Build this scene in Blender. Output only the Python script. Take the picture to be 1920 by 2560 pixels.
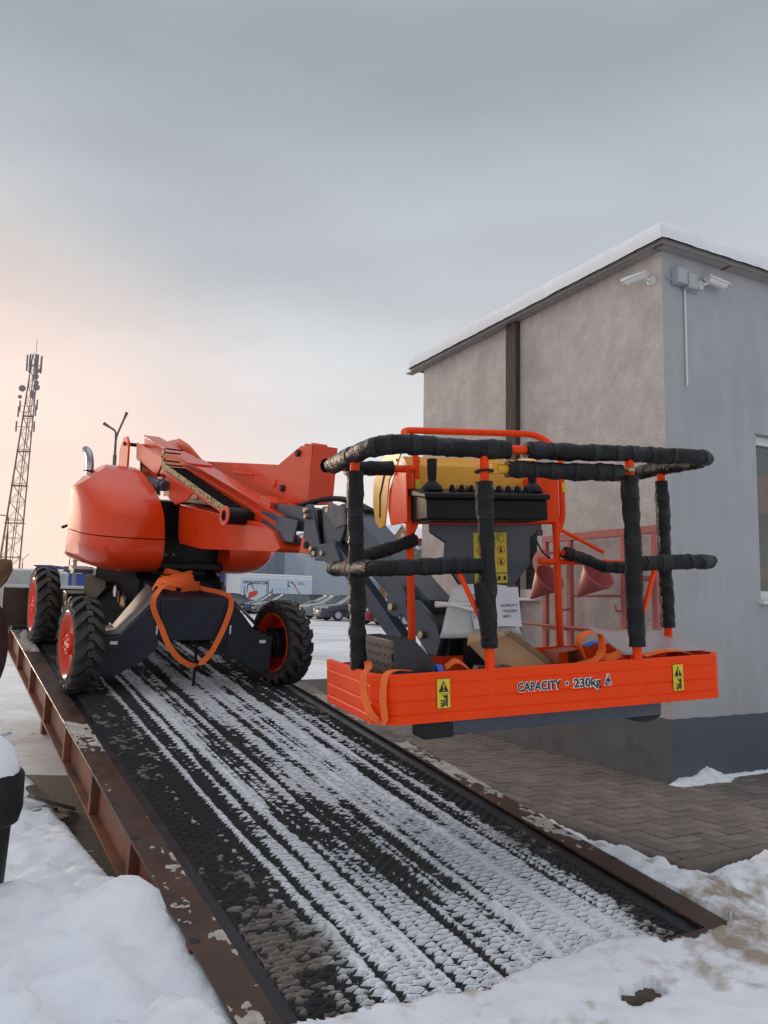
import bpy, bmesh, math, random
import numpy as np
from math import sin, cos, radians, pi, hypot, atan, atan2
from mathutils import Matrix, Vector

for o in list(bpy.data.objects):
    bpy.data.objects.remove(o)
SC = bpy.context.scene
COL = SC.collection
random.seed(7)

# ---------------------------------------------------------------- camera
PITCH, ROLL, CAM_H = radians(6.43), radians(-1.03), 1.40
_r0 = Vector((1, 0, 0)); _fw = Vector((0, cos(PITCH), sin(PITCH))); _dn = _fw.cross(_r0)
_right = cos(ROLL) * _r0 + sin(ROLL) * _dn
_down = -sin(ROLL) * _r0 + cos(ROLL) * _dn
cam_d = bpy.data.cameras.new('camera'); cam = bpy.data.objects.new('camera', cam_d); COL.objects.link(cam)
cam_d.sensor_fit = 'VERTICAL'; cam_d.sensor_height = 24.0; cam_d.lens = 24.0 * 2030.0 / 2560.0
cam_d.clip_start = 0.05; cam_d.clip_end = 4000
mm = Matrix.Identity(4)
for i in range(3):
    mm[i][0] = _right[i]; mm[i][1] = -_down[i]; mm[i][2] = -_fw[i]
mm[2][3] = CAM_H
cam.matrix_world = mm
SC.camera = cam
SC.render.resolution_x, SC.render.resolution_y = 768, 1024

# ---------------------------------------------------------------- light
SUN_AZ = radians(-38)      # left of the view direction
SUN_EL = radians(9)
world = bpy.data.worlds.new('World'); SC.world = world; world.use_nodes = True
nt = world.node_tree; nt.nodes.clear()
N = nt.nodes.new; L = nt.links.new
out = N('ShaderNodeOutputWorld'); bg = N('ShaderNodeBackground'); L(bg.outputs[0], out.inputs[0])
sky = N('ShaderNodeTexSky'); sky.sky_type = 'NISHITA'; sky.sun_disc = False
sky.sun_elevation = SUN_EL; sky.sun_rotation = SUN_AZ; sky.air_density = 1.2; sky.dust_density = 2.5; sky.altitude = 150
tc = N('ShaderNodeTexCoord'); sep = N('ShaderNodeSeparateXYZ'); L(tc.outputs['Generated'], sep.inputs[0])
# overcast layer: grey cloud deck, paler towards the horizon
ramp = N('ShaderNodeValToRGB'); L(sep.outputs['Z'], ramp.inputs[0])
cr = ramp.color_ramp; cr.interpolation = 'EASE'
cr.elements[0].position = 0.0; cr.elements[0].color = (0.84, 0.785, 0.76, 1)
cr.elements[1].position = 1.0; cr.elements[1].color = (1.0, 1.04, 1.11, 1)  # zenith above the view, brightened to lift the snow
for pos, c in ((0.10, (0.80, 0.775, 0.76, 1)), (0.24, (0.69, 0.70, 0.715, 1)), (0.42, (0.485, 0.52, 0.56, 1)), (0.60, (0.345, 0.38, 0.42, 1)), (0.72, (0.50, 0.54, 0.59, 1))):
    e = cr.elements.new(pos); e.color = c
# warm glow of the low sun behind the cloud
vm = N('ShaderNodeVectorMath'); vm.operation = 'DOT_PRODUCT'
sq = N('ShaderNodeVectorMath'); sq.operation = 'MULTIPLY'; sq.inputs[1].default_value = (1, 1, 1.7); L(tc.outputs['Generated'], sq.inputs[0])
sn = N('ShaderNodeVectorMath'); sn.operation = 'NORMALIZE'; L(sq.outputs[0], sn.inputs[0]); L(sn.outputs[0], vm.inputs[0])
vm.inputs[1].default_value = (sin(SUN_AZ) * cos(radians(4)), cos(SUN_AZ) * cos(radians(4)), sin(radians(4)))
mr = N('ShaderNodeMapRange'); L(vm.outputs['Value'], mr.inputs[0]); mr.interpolation_type = 'SMOOTHERSTEP'
mr.inputs[1].default_value = 0.74; mr.inputs[2].default_value = 1.0; mr.inputs[3].default_value = 0.0; mr.inputs[4].default_value = 1.0
warm = N('ShaderNodeMix'); warm.data_type = 'RGBA'; L(mr.outputs[0], warm.inputs[0]); L(ramp.outputs[0], warm.inputs[6])
warm.inputs[7].default_value = (0.92, 0.71, 0.635, 1)
# soft streaky cloud
mp = N('ShaderNodeMapping'); L(tc.outputs['Generated'], mp.inputs[0]); mp.inputs['Scale'].default_value = (1.4, 1.4, 4.5); mp.inputs['Rotation'].default_value = (0.0, 0.25, 0.3)
nz = N('ShaderNodeTexNoise'); nz.inputs['Scale'].default_value = 2.1; nz.inputs['Detail'].default_value = 5; nz.inputs['Roughness'].default_value = 0.45; L(mp.outputs[0], nz.inputs['Vector'])
mr2 = N('ShaderNodeMapRange'); L(nz.outputs[0], mr2.inputs[0]); mr2.inputs[1].default_value = 0.3; mr2.inputs[2].default_value = 0.7; mr2.inputs[3].default_value = 0.92; mr2.inputs[4].default_value = 1.08
mul = N('ShaderNodeVectorMath'); mul.operation = 'SCALE'; L(warm.outputs[2], mul.inputs[0]); L(mr2.outputs[0], mul.inputs['Scale'])
skm = N('ShaderNodeVectorMath'); skm.operation = 'SCALE'; L(sky.outputs[0], skm.inputs[0]); skm.inputs['Scale'].default_value = 0.10
mixs = N('ShaderNodeMix'); mixs.data_type = 'RGBA'; mixs.inputs[0].default_value = 0.965
L(skm.outputs[0], mixs.inputs[6]); L(mul.outputs[0], mixs.inputs[7])
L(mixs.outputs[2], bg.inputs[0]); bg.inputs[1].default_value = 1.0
sun_d = bpy.data.lights.new('sun', 'SUN'); sun = bpy.data.objects.new('sun', sun_d); COL.objects.link(sun)
sun_d.energy = 1.5; sun_d.angle = radians(14); sun_d.color = (1.0, 0.78, 0.58)
sd = Vector((sin(SUN_AZ) * cos(SUN_EL), cos(SUN_AZ) * cos(SUN_EL), sin(SUN_EL)))
sun.rotation_euler = sd.to_track_quat('Z', 'Y').to_euler()
SC.view_settings.view_transform = 'Standard'; SC.view_settings.look = 'None'
SC.view_settings.exposure = 0.11; SC.view_settings.gamma = 1.0; SC.view_settings.use_curve_mapping = False
SC.render.engine = 'CYCLES'
cy = SC.cycles; cy.max_bounces = 6; cy.diffuse_bounces = 3; cy.glossy_bounces = 3; cy.transmission_bounces = 4; cy.caustics_reflective = False; cy.caustics_refractive = False
# ---------------------------------------------------------------- helpers
def lin(r, g, b):
    f = lambda c: c / 12.92 if c <= 0.04045 else ((c + 0.055) / 1.055) ** 2.4
    return (f(r / 255), f(g / 255), f(b / 255))

def mat(name, col, rough=0.6, metal=0.0, var=0.12, scale=8.0, bump=0.0, bscale=60.0, col2=None, thr=(0.45, 0.62), scale2=3.0, coat=0.0, stretch=(1, 1, 1), rvar=0.0, trans=0.0, spec=0.5, detail=6, space='Object'):
    m = bpy.data.materials.new(name); m.use_nodes = True
    t = m.node_tree; b = t.nodes['Principled BSDF']; n = t.nodes.new; l = t.links.new
    b.inputs['Roughness'].default_value = rough; b.inputs['Metallic'].default_value = metal
    b.inputs['Specular IOR Level'].default_value = spec
    if coat: b.inputs['Coat Weight'].default_value = coat; b.inputs['Coat Roughness'].default_value = 0.08
    if trans: b.inputs['Transmission Weight'].default_value = trans
    co = n('ShaderNodeTexCoord'); ma = n('ShaderNodeMapping'); l(co.outputs[space], ma.inputs[0]); ma.inputs['Scale'].default_value = stretch
    src = None
    no = n('ShaderNodeTexNoise'); no.inputs['Scale'].default_value = scale; no.inputs['Detail'].default_value = detail; no.inputs['Roughness'].default_value = 0.6
    l(ma.outputs[0], no.inputs['Vector'])
    rp = n('ShaderNodeValToRGB'); l(no.outputs[0], rp.inputs[0])
    lo = tuple(max(0, c * (1 - var)) for c in col); hi = tuple(min(1, c * (1 + var)) for c in col)
    rp.color_ramp.elements[0].position = 0.3; rp.color_ramp.elements[1].position = 0.7
    rp.color_ramp.elements[0].color = (*lo, 1); rp.color_ramp.elements[1].color = (*hi, 1)
    src = rp.outputs[0]
    if col2 is not None:
        n2 = n('ShaderNodeTexNoise'); n2.inputs['Scale'].default_value = scale2; n2.inputs['Detail'].default_value = 8; n2.inputs['Roughness'].default_value = 0.65
        l(ma.outputs[0], n2.inputs['Vector'])
        r2 = n('ShaderNodeMapRange'); l(n2.outputs[0], r2.inputs[0]); r2.inputs[1].default_value = thr[0]; r2.inputs[2].default_value = thr[1]
        mx = n('ShaderNodeMix'); mx.data_type = 'RGBA'; l(r2.outputs[0], mx.inputs[0]); l(src, mx.inputs[6]); mx.inputs[7].default_value = (*col2, 1)
        src = mx.outputs[2]
    l(src, b.inputs['Base Color'])
    if rvar:
        r3 = n('ShaderNodeMapRange'); l(no.outputs[0], r3.inputs[0]); r3.inputs[1].default_value = 0.3; r3.inputs[2].default_value = 0.7
        r3.inputs[3].default_value = max(0.02, rough - rvar); r3.inputs[4].default_value = min(1, rough + rvar); l(r3.outputs[0], b.inputs['Roughness'])
    if bump:
        n3 = n('ShaderNodeTexNoise'); n3.inputs['Scale'].default_value = bscale; n3.inputs['Detail'].default_value = 9; n3.inputs['Roughness'].default_value = 0.62
        l(ma.outputs[0], n3.inputs['Vector'])
        bp = n('ShaderNodeBump'); bp.inputs['Strength'].default_value = bump; bp.inputs['Distance'].default_value = 0.01
        l(n3.outputs[0], bp.inputs['Height']); l(bp.outputs[0], b.inputs['Normal'])
    return m

M = {}
M['orange'] = mat('orange_paint', (0.78, 0.054, 0.006), 0.32, var=0.07, scale=3, coat=0.4, rvar=0.05, col2=(0.62, 0.07, 0.025), thr=(0.60, 0.84), scale2=5, spec=0.3)
M['orange_matte'] = mat('orange_powder_coat', (0.93, 0.064, 0.006), 0.45, var=0.05, scale=5, coat=0.0, rvar=0.08, spec=0.16, col2=(0.74, 0.065, 0.022), thr=(0.56, 0.80), scale2=9, bump=0.06, bscale=6)
M['navy'] = mat('navy_paint', (0.047, 0.058, 0.084), 0.36, var=0.18, scale=4, coat=0.2, rvar=0.08)
M['navy_dark'] = mat('dark_navy_frame_paint', (0.026, 0.031, 0.045), 0.45, var=0.18, scale=4, spec=0.3, rvar=0.08)
M['black'] = mat('black_paint', (0.013, 0.013, 0.015), 0.5, var=0.2, spec=0.3)
M['matte_black'] = mat('matte_black_frame', (0.016, 0.016, 0.018), 0.85, var=0.3, spec=0.08)
M['black_plastic'] = mat('black_plastic', (0.010, 0.010, 0.011), 0.42, var=0.2, spec=0.22)
M['rubber'] = mat('tyre_rubber', (0.036, 0.034, 0.032), 0.66, var=0.35, scale=14, bump=0.25, bscale=90, col2=(0.075, 0.066, 0.056), thr=(0.52, 0.75), scale2=9)
M['foam'] = mat('black_foam', (0.010, 0.0105, 0.012), 0.40, var=0.3, scale=14, bump=1.4, bscale=30, spec=0.24, rvar=0.2)
M['tape'] = mat('shiny_black_tape', (0.008, 0.009, 0.011), 0.20, var=0.3, scale=30, bump=1.6, bscale=45, spec=0.36)
M['yellow'] = mat('yellow_paint', (0.72, 0.33, 0.012), 0.4, var=0.08)
M['decal'] = mat('decal_yellow', (0.72, 0.56, 0.02), 0.45, var=0.05)
M['ink'] = mat('black_ink', (0.008, 0.008, 0.01), 0.5, var=0.1)
M['red_ink'] = mat('red_ink', (0.5, 0.03, 0.02), 0.5, var=0.1)
M['white_ink'] = mat('white_ink', (0.8, 0.8, 0.8), 0.5, var=0.03)
M['chrome'] = mat('chrome', (0.36, 0.36, 0.38), 0.10, metal=1.0, var=0.05)
M['zinc'] = mat('zinc_bolt', (0.55, 0.45, 0.28), 0.35, metal=1.0, var=0.2)
M['strap'] = mat('orange_webbing', (1.0, 0.17, 0.03), 0.75, var=0.12, scale=60, bump=0.3, bscale=220)
M['blue'] = mat('blue_webbing', (0.03, 0.12, 0.55), 0.7)
M['snow'] = mat('snow', (0.84, 0.86, 0.91), 0.75, var=0.05, scale=3.5, bump=0.7, bscale=55, space='Object')
M['snow_dirty'] = mat('trodden_snow', (0.82, 0.84, 0.88), 0.75, var=0.06, scale=2, bump=0.45, bscale=42, col2=(0.30, 0.24, 0.19), thr=(0.56, 0.72), scale2=1.3)
M['rust'] = mat('rusty_beam_paint', (0.22, 0.068, 0.036), 0.6, var=0.25, scale=5, bump=0.15, bscale=30, col2=(0.07, 0.038, 0.026), thr=(0.48, 0.7), scale2=3)
M['rust_top'] = mat('worn_flange_steel', (0.062, 0.040, 0.031), 0.42, metal=0.35, var=0.3, scale=6, bump=0.2, bscale=40, col2=(0.12, 0.055, 0.035), thr=(0.45, 0.7), scale2=2.2, rvar=0.12)
M['grate'] = mat('dark_grating_steel', (0.022, 0.022, 0.025), 0.45, metal=0.3, var=0.4, scale=5, col2=(0.085, 0.062, 0.045), thr=(0.56, 0.75), scale2=4, rvar=0.12)
M['under'] = mat('dark_red_underdeck', (0.024, 0.012, 0.010), 0.7, var=0.4, scale=6)
M['strip'] = mat('dark_edge_strip', (0.024, 0.025, 0.030), 0.40, metal=0.3, var=0.3, scale=7, rvar=0.12)
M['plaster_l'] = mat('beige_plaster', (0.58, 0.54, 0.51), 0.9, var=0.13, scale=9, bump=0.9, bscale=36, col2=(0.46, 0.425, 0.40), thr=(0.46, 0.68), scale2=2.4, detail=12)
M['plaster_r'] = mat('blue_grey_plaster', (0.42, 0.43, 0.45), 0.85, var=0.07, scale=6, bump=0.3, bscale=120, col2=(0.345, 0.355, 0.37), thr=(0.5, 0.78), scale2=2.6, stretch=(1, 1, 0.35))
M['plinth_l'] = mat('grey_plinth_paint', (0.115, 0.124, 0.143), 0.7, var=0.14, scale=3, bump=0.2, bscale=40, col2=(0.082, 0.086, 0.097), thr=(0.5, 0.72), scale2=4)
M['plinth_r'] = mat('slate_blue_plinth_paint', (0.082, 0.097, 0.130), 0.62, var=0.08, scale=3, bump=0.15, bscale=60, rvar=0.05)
M['soffit'] = mat('soffit_metal', (0.36, 0.34, 0.33), 0.55, var=0.08)
M['fascia'] = mat('fascia_metal', (0.24, 0.225, 0.22), 0.5, var=0.1)
M['timber'] = mat('old_timber', (0.055, 0.038, 0.033), 0.8, var=0.4, scale=6, stretch=(6, 6, 0.7), bump=0.4, bscale=20, col2=(0.13, 0.095, 0.08), thr=(0.55, 0.7), scale2=8)
M['white_plastic'] = mat('white_plastic', (0.74, 0.74, 0.73), 0.4, var=0.03)
M['grey_plastic'] = mat('grey_plastic', (0.42, 0.44, 0.47), 0.5, var=0.05)
M['glass'] = mat('window_glass', (0.035, 0.05, 0.05), 0.06, var=0.6, scale=3.5, spec=0.8, col2=(0.11, 0.065, 0.04), thr=(0.5, 0.55), scale2=2.5, stretch=(1, 1, 2.2))
M['firered'] = mat('faded_red_paint', (0.42, 0.105, 0.10), 0.5, var=0.12, scale=6)
M['paver'] = [mat('paver_%d' % i, tuple(c * k for c in (0.175, 0.150, 0.132)), 0.75, var=0.22, scale=9, bump=0.35, bscale=110, col2=(0.21, 0.19, 0.175), thr=(0.6, 0.78), scale2=6) for i, k in enumerate((0.85, 1.0, 1.13))]
M['kerb'] = mat('kerb_concrete', (0.155, 0.13, 0.112), 0.8, var=0.2, scale=6, bump=0.4, bscale=70, col2=(0.17, 0.15, 0.135), thr=(0.58, 0.75), scale2=4)
M['mortar'] = mat('sand_joint', (0.022, 0.018, 0.015), 0.9, var=0.3)
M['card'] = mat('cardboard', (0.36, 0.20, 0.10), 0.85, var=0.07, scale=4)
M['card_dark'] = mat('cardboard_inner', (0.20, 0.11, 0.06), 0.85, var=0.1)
M['paper'] = mat('white_paper', (0.74, 0.75, 0.84), 0.8, var=0.02)
M['whitefoam'] = mat('white_foam_sheet', (0.72, 0.72, 0.73), 0.45, var=0.04, bump=0.2, bscale=30)
M['film'] = mat('clear_stretch_film', (0.85, 0.83, 0.82), 0.15, var=0.05, scale=25, bump=0.8, bscale=40)
M['bubble'] = mat('milky_plastic_sheet', (0.86, 0.76, 0.77), 0.3, var=0.04, trans=0.55)
M['checker'] = mat('checker_plate', (0.030, 0.033, 0.040), 0.42, var=0.3, metal=0.2, scale=8)
M['brown_tool'] = mat('brown_tool_case', (0.06, 0.033, 0.026), 0.5, var=0.2)
M['tray'] = mat('worn_red_box', (0.30, 0.065, 0.035), 0.6, var=0.1)
M['hazard'] = None
M['grey_wall'] = mat('grey_metal_siding', (0.36, 0.41, 0.47), 0.6, var=0.03, scale=2)
M['warehouse'] = mat('blue_grey_cladding', (0.235, 0.285, 0.35), 0.6, var=0.03, scale=2)
M['steel_tower'] = mat('tower_steel', (0.20, 0.165, 0.16), 0.6, var=0.15)
M['antenna'] = mat('antenna_grey', (0.22, 0.20, 0.22), 0.6, var=0.1)
M['lamp'] = mat('lamp_post_steel', (0.12, 0.085, 0.075), 0.5, var=0.1)
M['brass'] = mat('worn_brown_steel', (0.11, 0.058, 0.028), 0.32, metal=0.7, var=0.35, scale=4, rvar=0.1)
M['grey_steel'] = mat('grey_steel', (0.16, 0.15, 0.15), 0.5, metal=0.3, var=0.2)
M['plank'] = mat('old_plank', (0.20, 0.15, 0.11), 0.8, var=0.3, stretch=(1, 8, 8))
M['brick'] = mat('house_brick', (0.33, 0.20, 0.12), 0.8, var=0.15, scale=20)
M['brown_trim'] = mat('house_brown_trim', (0.19, 0.05, 0.025), 0.7)
M['bark'] = mat('bare_branches', (0.13, 0.11, 0.11), 0.8)
M['bluebin'] = mat('blue_container_paint', (0.02, 0.06, 0.30), 0.45, var=0.12)
M['soil_shade'] = mat('dark_soil_ramp_shade', (0.035, 0.028, 0.024), 0.8, var=0.4, scale=5, bump=0.5, bscale=12, col2=(0.10, 0.085, 0.075), thr=(0.55, 0.7), scale2=4)
M['asphalt'] = mat('dark_slush', (0.075, 0.066, 0.060), 0.6, var=0.3)

# hazard edge of the cable carrier: yellow and black dashes
def hazard():
    m = bpy.data.materials.new('yellow_black_flecked_edge'); m.use_nodes = True
    t = m.node_tree; b = t.nodes['Principled BSDF']
    co = t.nodes.new('ShaderNodeTexCoord'); ck = t.nodes.new('ShaderNodeTexNoise'); ck.inputs['Scale'].default_value = 75; ck.inputs['Detail'].default_value = 1
    t.links.new(co.outputs['Object'], ck.inputs['Vector'])
    r = t.nodes.new('ShaderNodeValToRGB'); r.color_ramp.interpolation = 'CONSTANT'; t.links.new(ck.outputs[0], r.inputs[0])
    r.color_ramp.elements[0].color = (0.03, 0.02, 0.01, 1); r.color_ramp.elements[1].position = 0.46; r.color_ramp.elements[1].color = (0.62, 0.44, 0.20, 1)
    t.links.new(r.outputs[0], b.inputs['Base Color']); b.inputs['Roughness'].default_value = 0.5
    return m
M['hazard'] = hazard()

WM = {}     # world matrix of every object
class MB:
    def __init__(s): s.v = []; s.f = []
    def add(s, vs, fs):
        b = len(s.v); s.v.extend([tuple(map(float, q)) for q in vs]); s.f.extend([tuple(i + b for i in q) for q in fs]); return s
    def box(s, x0, x1, y0, y1, z0, z1):
        return s.add([(x0, y0, z0), (x1, y0, z0), (x1, y1, z0), (x0, y1, z0), (x0, y0, z1), (x1, y0, z1), (x1, y1, z1), (x0, y1, z1)],
                     [(0, 3, 2, 1), (4, 5, 6, 7), (0, 1, 5, 4), (1, 2, 6, 5), (2, 3, 7, 6), (3, 0, 4, 7)])
    def obox(s, c, ex, ey, ez):
        c, ex, ey, ez = map(Vector, (c, ex, ey, ez)); vs = []
        for z in (-1, 1):
            for x, y in ((-1, -1), (1, -1), (1, 1), (-1, 1)): vs.append(c + ex * x + ey * y + ez * z)
        return s.add(vs, [(0, 3, 2, 1), (4, 5, 6, 7), (0, 1, 5, 4), (1, 2, 6, 5), (2, 3, 7, 6), (3, 0, 4, 7)])
    def prism(s, poly, a0, a1, axis='y'):
        # poly: 2-D points; axis 'y' -> poly in (x,z); 'x' -> (y,z); 'z' -> (x,y)
        ar = sum(poly[i][0] * poly[(i + 1) % len(poly)][1] - poly[(i + 1) % len(poly)][0] * poly[i][1] for i in range(len(poly)))
        if (ar < 0) != (axis == 'y'): poly = poly[::-1]
        if axis == 'y': g = lambda p, a: (p[0], a, p[1])
        elif axis == 'x': g = lambda p, a: (a, p[0], p[1])
        else: g = lambda p, a: (p[0], p[1], a)
        n = len(poly); vs = [g(p, a0) for p in poly] + [g(p, a1) for p in poly]
        fs = [tuple(range(n - 1, -1, -1)), tuple(range(n, 2 * n))] + [(i, (i + 1) % n, n + (i + 1) % n, n + i) for i in range(n)]
        return s.add(vs, fs)
    def tube(s, path, r, n=12, caps=True):
        path = [Vector(p) for p in path]; m = len(path); rs = r if isinstance(r, (list, tuple, np.ndarray)) else [r] * m
        tang = []
        for i in range(m):
            t = (path[min(i + 1, m - 1)] - path[max(i - 1, 0)]).normalized(); tang.append(t)
        up = Vector((0, 0, 1)) if abs(tang[0].z) < 0.9 else Vector((1, 0, 0))
        a = tang[0].cross(up).normalized(); vs = []; fs = []
        for i in range(m):
            a = (a - tang[i] * a.dot(tang[i])).normalized(); b = tang[i].cross(a)
            for k in range(n):
                th = 2 * pi * k / n; rr = rs[i] if not isinstance(rs[i], (list, np.ndarray)) else rs[i][k]
                vs.append(path[i] + (a * cos(th) + b * sin(th)) * rr)
        for i in range(m - 1):
            for k in range(n):
                fs.append((i * n + k, i * n + (k + 1) % n, (i + 1) * n + (k + 1) % n, (i + 1) * n + k))
        if caps: fs += [tuple(range(n - 1, -1, -1)), tuple(range((m - 1) * n, m * n))]
        return s.add(vs, fs)
    def lathe(s, prof, n=32, axis='z', c=(0, 0, 0), closed=False):
        vs = []; fs = []; m = len(prof)
        for i in range(n):
            th = 2 * pi * i / n
            for r, h in prof:
                x, y = r * cos(th), r * sin(th)
                q = {'z': (x, y, h), 'y': (y, h, x), 'x': (h, x, y)}[axis]
                vs.append((q[0] + c[0], q[1] + c[1], q[2] + c[2]))
        for i in range(n):
            j = (i + 1) % n
            for k in range(m if closed else m - 1):
                k2 = (k + 1) % m
                fs.append((i * m + k, j * m + k, j * m + k2, i * m + k2))
        return s.add(vs, fs)
    def cyl(s, a, b, r, n=16, r2=None):
        return s.tube([a, b], [r, r if r2 is None else r2], n)
    def ribbon(s, path, wdirs, w, t=0.003):
        path = [Vector(p) for p in path]; m = len(path); vs = []; fs = []
        for i in range(m):
            wd = Vector(wdirs[i] if isinstance(wdirs, list) else wdirs).normalized()
            tg = (path[min(i + 1, m - 1)] - path[max(i - 1, 0)]).normalized()
            wd = (wd - tg * wd.dot(tg)).normalized(); nn = tg.cross(wd)
            for sw, sn in ((-1, -1), (1, -1), (1, 1), (-1, 1)): vs.append(path[i] + wd * sw * w / 2 + nn * sn * t / 2)
        for i in range(m - 1):
            for k in range(4): fs.append((i * 4 + k, i * 4 + (k + 1) % 4, i * 4 + 4 + (k + 1) % 4, i * 4 + 4 + k))
        fs += [(3, 2, 1, 0), (m * 4 - 4, m * 4 - 3, m * 4 - 2, m * 4 - 1)]
        return s.add(vs, fs)
    def build(s, name, m, parent=None, Mx=None, bevel=0, smooth=35, segs=2):
        me = bpy.data.meshes.new(name); me.from_pydata(s.v, [], s.f); me.update()
        bm = bmesh.new(); bm.from_mesh(me); bmesh.ops.recalc_face_normals(bm, faces=bm.faces); bm.to_mesh(me); bm.free()
        return link(name, me, m, parent, Mx, bevel, smooth, segs)

def link(name, me, m, parent=None, Mx=None, bevel=0, smooth=35, segs=2):
    o = bpy.data.objects.new(name, me); COL.objects.link(o)
    if m is not None and not me.materials:
        me.materials.append(M[m] if isinstance(m, str) else m)
    if smooth:
        for p in me.polygons: p.use_smooth = True
        me.set_sharp_from_angle(angle=radians(smooth))
    Mx = Mx.copy() if Mx is not None else Matrix.Identity(4)
    WM[o.name] = Mx
    if parent is not None:
        o.parent = parent; o.matrix_parent_inverse = Matrix.Identity(4)
        o.matrix_basis = WM[parent.name].inverted() @ Mx
    else: o.matrix_basis = Mx
    if bevel:
        b = o.modifiers.new('bevel', 'BEVEL'); b.width = bevel; b.segments = segs; b.limit_method = 'ANGLE'; b.angle_limit = radians(40); b.harden_normals = False
    return o

def empty(name, Mx, label=None, cat=None, group=None, kind=None):
    o = bpy.data.objects.new(name, None); COL.objects.link(o); o.empty_display_size = 0.2
    o.matrix_basis = Mx; WM[o.name] = Mx.copy(); return tag(o, label, cat, group, kind)
def tag(o, label=None, cat=None, group=None, kind=None):
    if label: o['label'] = label
    if cat: o['category'] = cat
    if group: o['group'] = group
    if kind: o['kind'] = kind
    return o
def copy_tree(o, Mx, parent=None):
    c = o.copy(); COL.objects.link(c)
    if parent is None: c.matrix_basis = Mx; WM[c.name] = Mx.copy()
    else: c.parent = parent; WM[c.name] = WM[parent.name] @ c.matrix_basis
    for ch in o.children: copy_tree(ch, None, c)
    return c
def frame(o, x, y, z):
    m = Matrix.Identity(4)
    for i in range(3): m[i][0], m[i][1], m[i][2], m[i][3] = x[i], y[i], z[i], o[i]
    return m
def place(x, y, z, rz=0):
    return Matrix.Translation((x, y, z)) @ Matrix.Rotation(rz, 4, 'Z')

def text_mb(txt, size, offset=0.0, bold=0.0, ex=0.0):
    cu = bpy.data.curves.new('txt', 'FONT'); cu.body = txt; cu.size = size; cu.offset = offset + bold; cu.fill_mode = 'FRONT' if not ex else 'BOTH'; cu.extrude = ex
    cu.resolution_u = 3
    o = bpy.data.objects.new('txt', cu); COL.objects.link(o)
    dg = bpy.context.evaluated_depsgraph_get(); me = bpy.data.meshes.new_from_object(o.evaluated_get(dg))
    bpy.data.objects.remove(o); bpy.data.curves.remove(cu)
    return me
def text_obj(name, txt, size, m, parent, Mx, width=None, bold=0.0, offset=0.0):
    me = text_mb(txt, size, offset, bold)
    co = np.zeros(len(me.vertices) * 3); me.vertices.foreach_get('co', co); co = co.reshape(-1, 3)
    if width:
        k = width / (co[:, 0].max() - co[:, 0].min()); co[:, 0] *= k
        me.vertices.foreach_set('co', co.ravel())
    me.materials.clear()
    return link(name, me, m, parent, Mx, 0, 0)

# value noise
def _hash(ix, iy, seed):
    h = (ix.astype(np.int64) * 374761393 + iy.astype(np.int64) * 668265263 + seed * 1442695041) & 0x7fffffff
    h = (h ^ (h >> 13)) * 1274126177 & 0x7fffffff
    h = h ^ (h >> 16)
    return (h & 0xffff) / 65535.0
def vnoise(x, y, seed=0):
    ix, iy = np.floor(x), np.floor(y); fx, fy = x - ix, y - iy
    fx = fx * fx * fx * (fx * (fx * 6 - 15) + 10); fy = fy * fy * fy * (fy * (fy * 6 - 15) + 10)
    a = _hash(ix, iy, seed); b = _hash(ix + 1, iy, seed); c = _hash(ix, iy + 1, seed); d = _hash(ix + 1, iy + 1, seed)
    return (a * (1 - fx) + b * fx) * (1 - fy) + (c * (1 - fx) + d * fx) * fy
def fbm(x, y, oct=4, seed=0, gain=0.5):
    t = 0; a = 1; n = 0
    for i in range(oct):
        t = t + a * vnoise(x * 2 ** i + 17.3 * i, y * 2 ** i + 9.1 * i, seed + i); n += a; a *= gain
    return t / n
def sstep(a, b, x):
    t = np.clip((x - a) / (b - a), 0, 1); return t * t * (3 - 2 * t)
def grid_mesh(name, PX, PY, PZ, keep=None, m='snow', parent=None, smooth=True):
    return grids(name, [(PX, PY, PZ, keep)], m, parent, smooth)
def grids(name, lst, m='snow', parent=None, smooth=True):
    cos, fss, base = [], [], 0
    for PX, PY, PZ, keep in lst:
        h, w = PX.shape; co = np.stack([PX, PY, PZ], -1).reshape(-1, 3)
        idx = np.arange(h * w).reshape(h, w)
        f = np.stack([idx[:-1, :-1], idx[:-1, 1:], idx[1:, 1:], idx[1:, :-1]], -1).reshape(-1, 4)
        if keep is not None: f = f[keep.reshape(-1)]
        used = np.unique(f); re = -np.ones(h * w, int); re[used] = np.arange(len(used)); f = re[f] + base; co = co[used]
        cos.append(co); fss.append(f); base += len(co)
    co = np.concatenate(cos); f = np.concatenate(fss)
    me = bpy.data.meshes.new(name); me.vertices.add(len(co)); me.vertices.foreach_set('co', co.ravel())
    me.loops.add(f.size); me.loops.foreach_set('vertex_index', f.ravel().astype(np.int32))
    me.polygons.add(len(f)); me.polygons.foreach_set('loop_start', np.arange(0, f.size, 4).astype(np.int32)); me.polygons.foreach_set('loop_total', np.full(len(f), 4, np.int32))
    me.update(calc_edges=True); me.validate()
    o = link(name, me, m, parent, None, 0, 0)
    if smooth: me.polygons.foreach_set('use_smooth', np.ones(len(me.polygons), bool))
    return o
def rpath(pts, r=0.04, n=5):
    # polyline with rounded corners
    pts = [Vector(p) for p in pts]; out = [pts[0]]
    for i in range(1, len(pts) - 1):
        a = (pts[i - 1] - pts[i]); b = (pts[i + 1] - pts[i]); k = min(r, a.length * 0.49, b.length * 0.49)
        p0 = pts[i] + a.normalized() * k; p2 = pts[i] + b.normalized() * k
        for j in range(n + 1):
            t = j / n; out.append(p0 * (1 - t) ** 2 + pts[i] * 2 * t * (1 - t) + p2 * t * t)
    out.append(pts[-1]); return out
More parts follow.
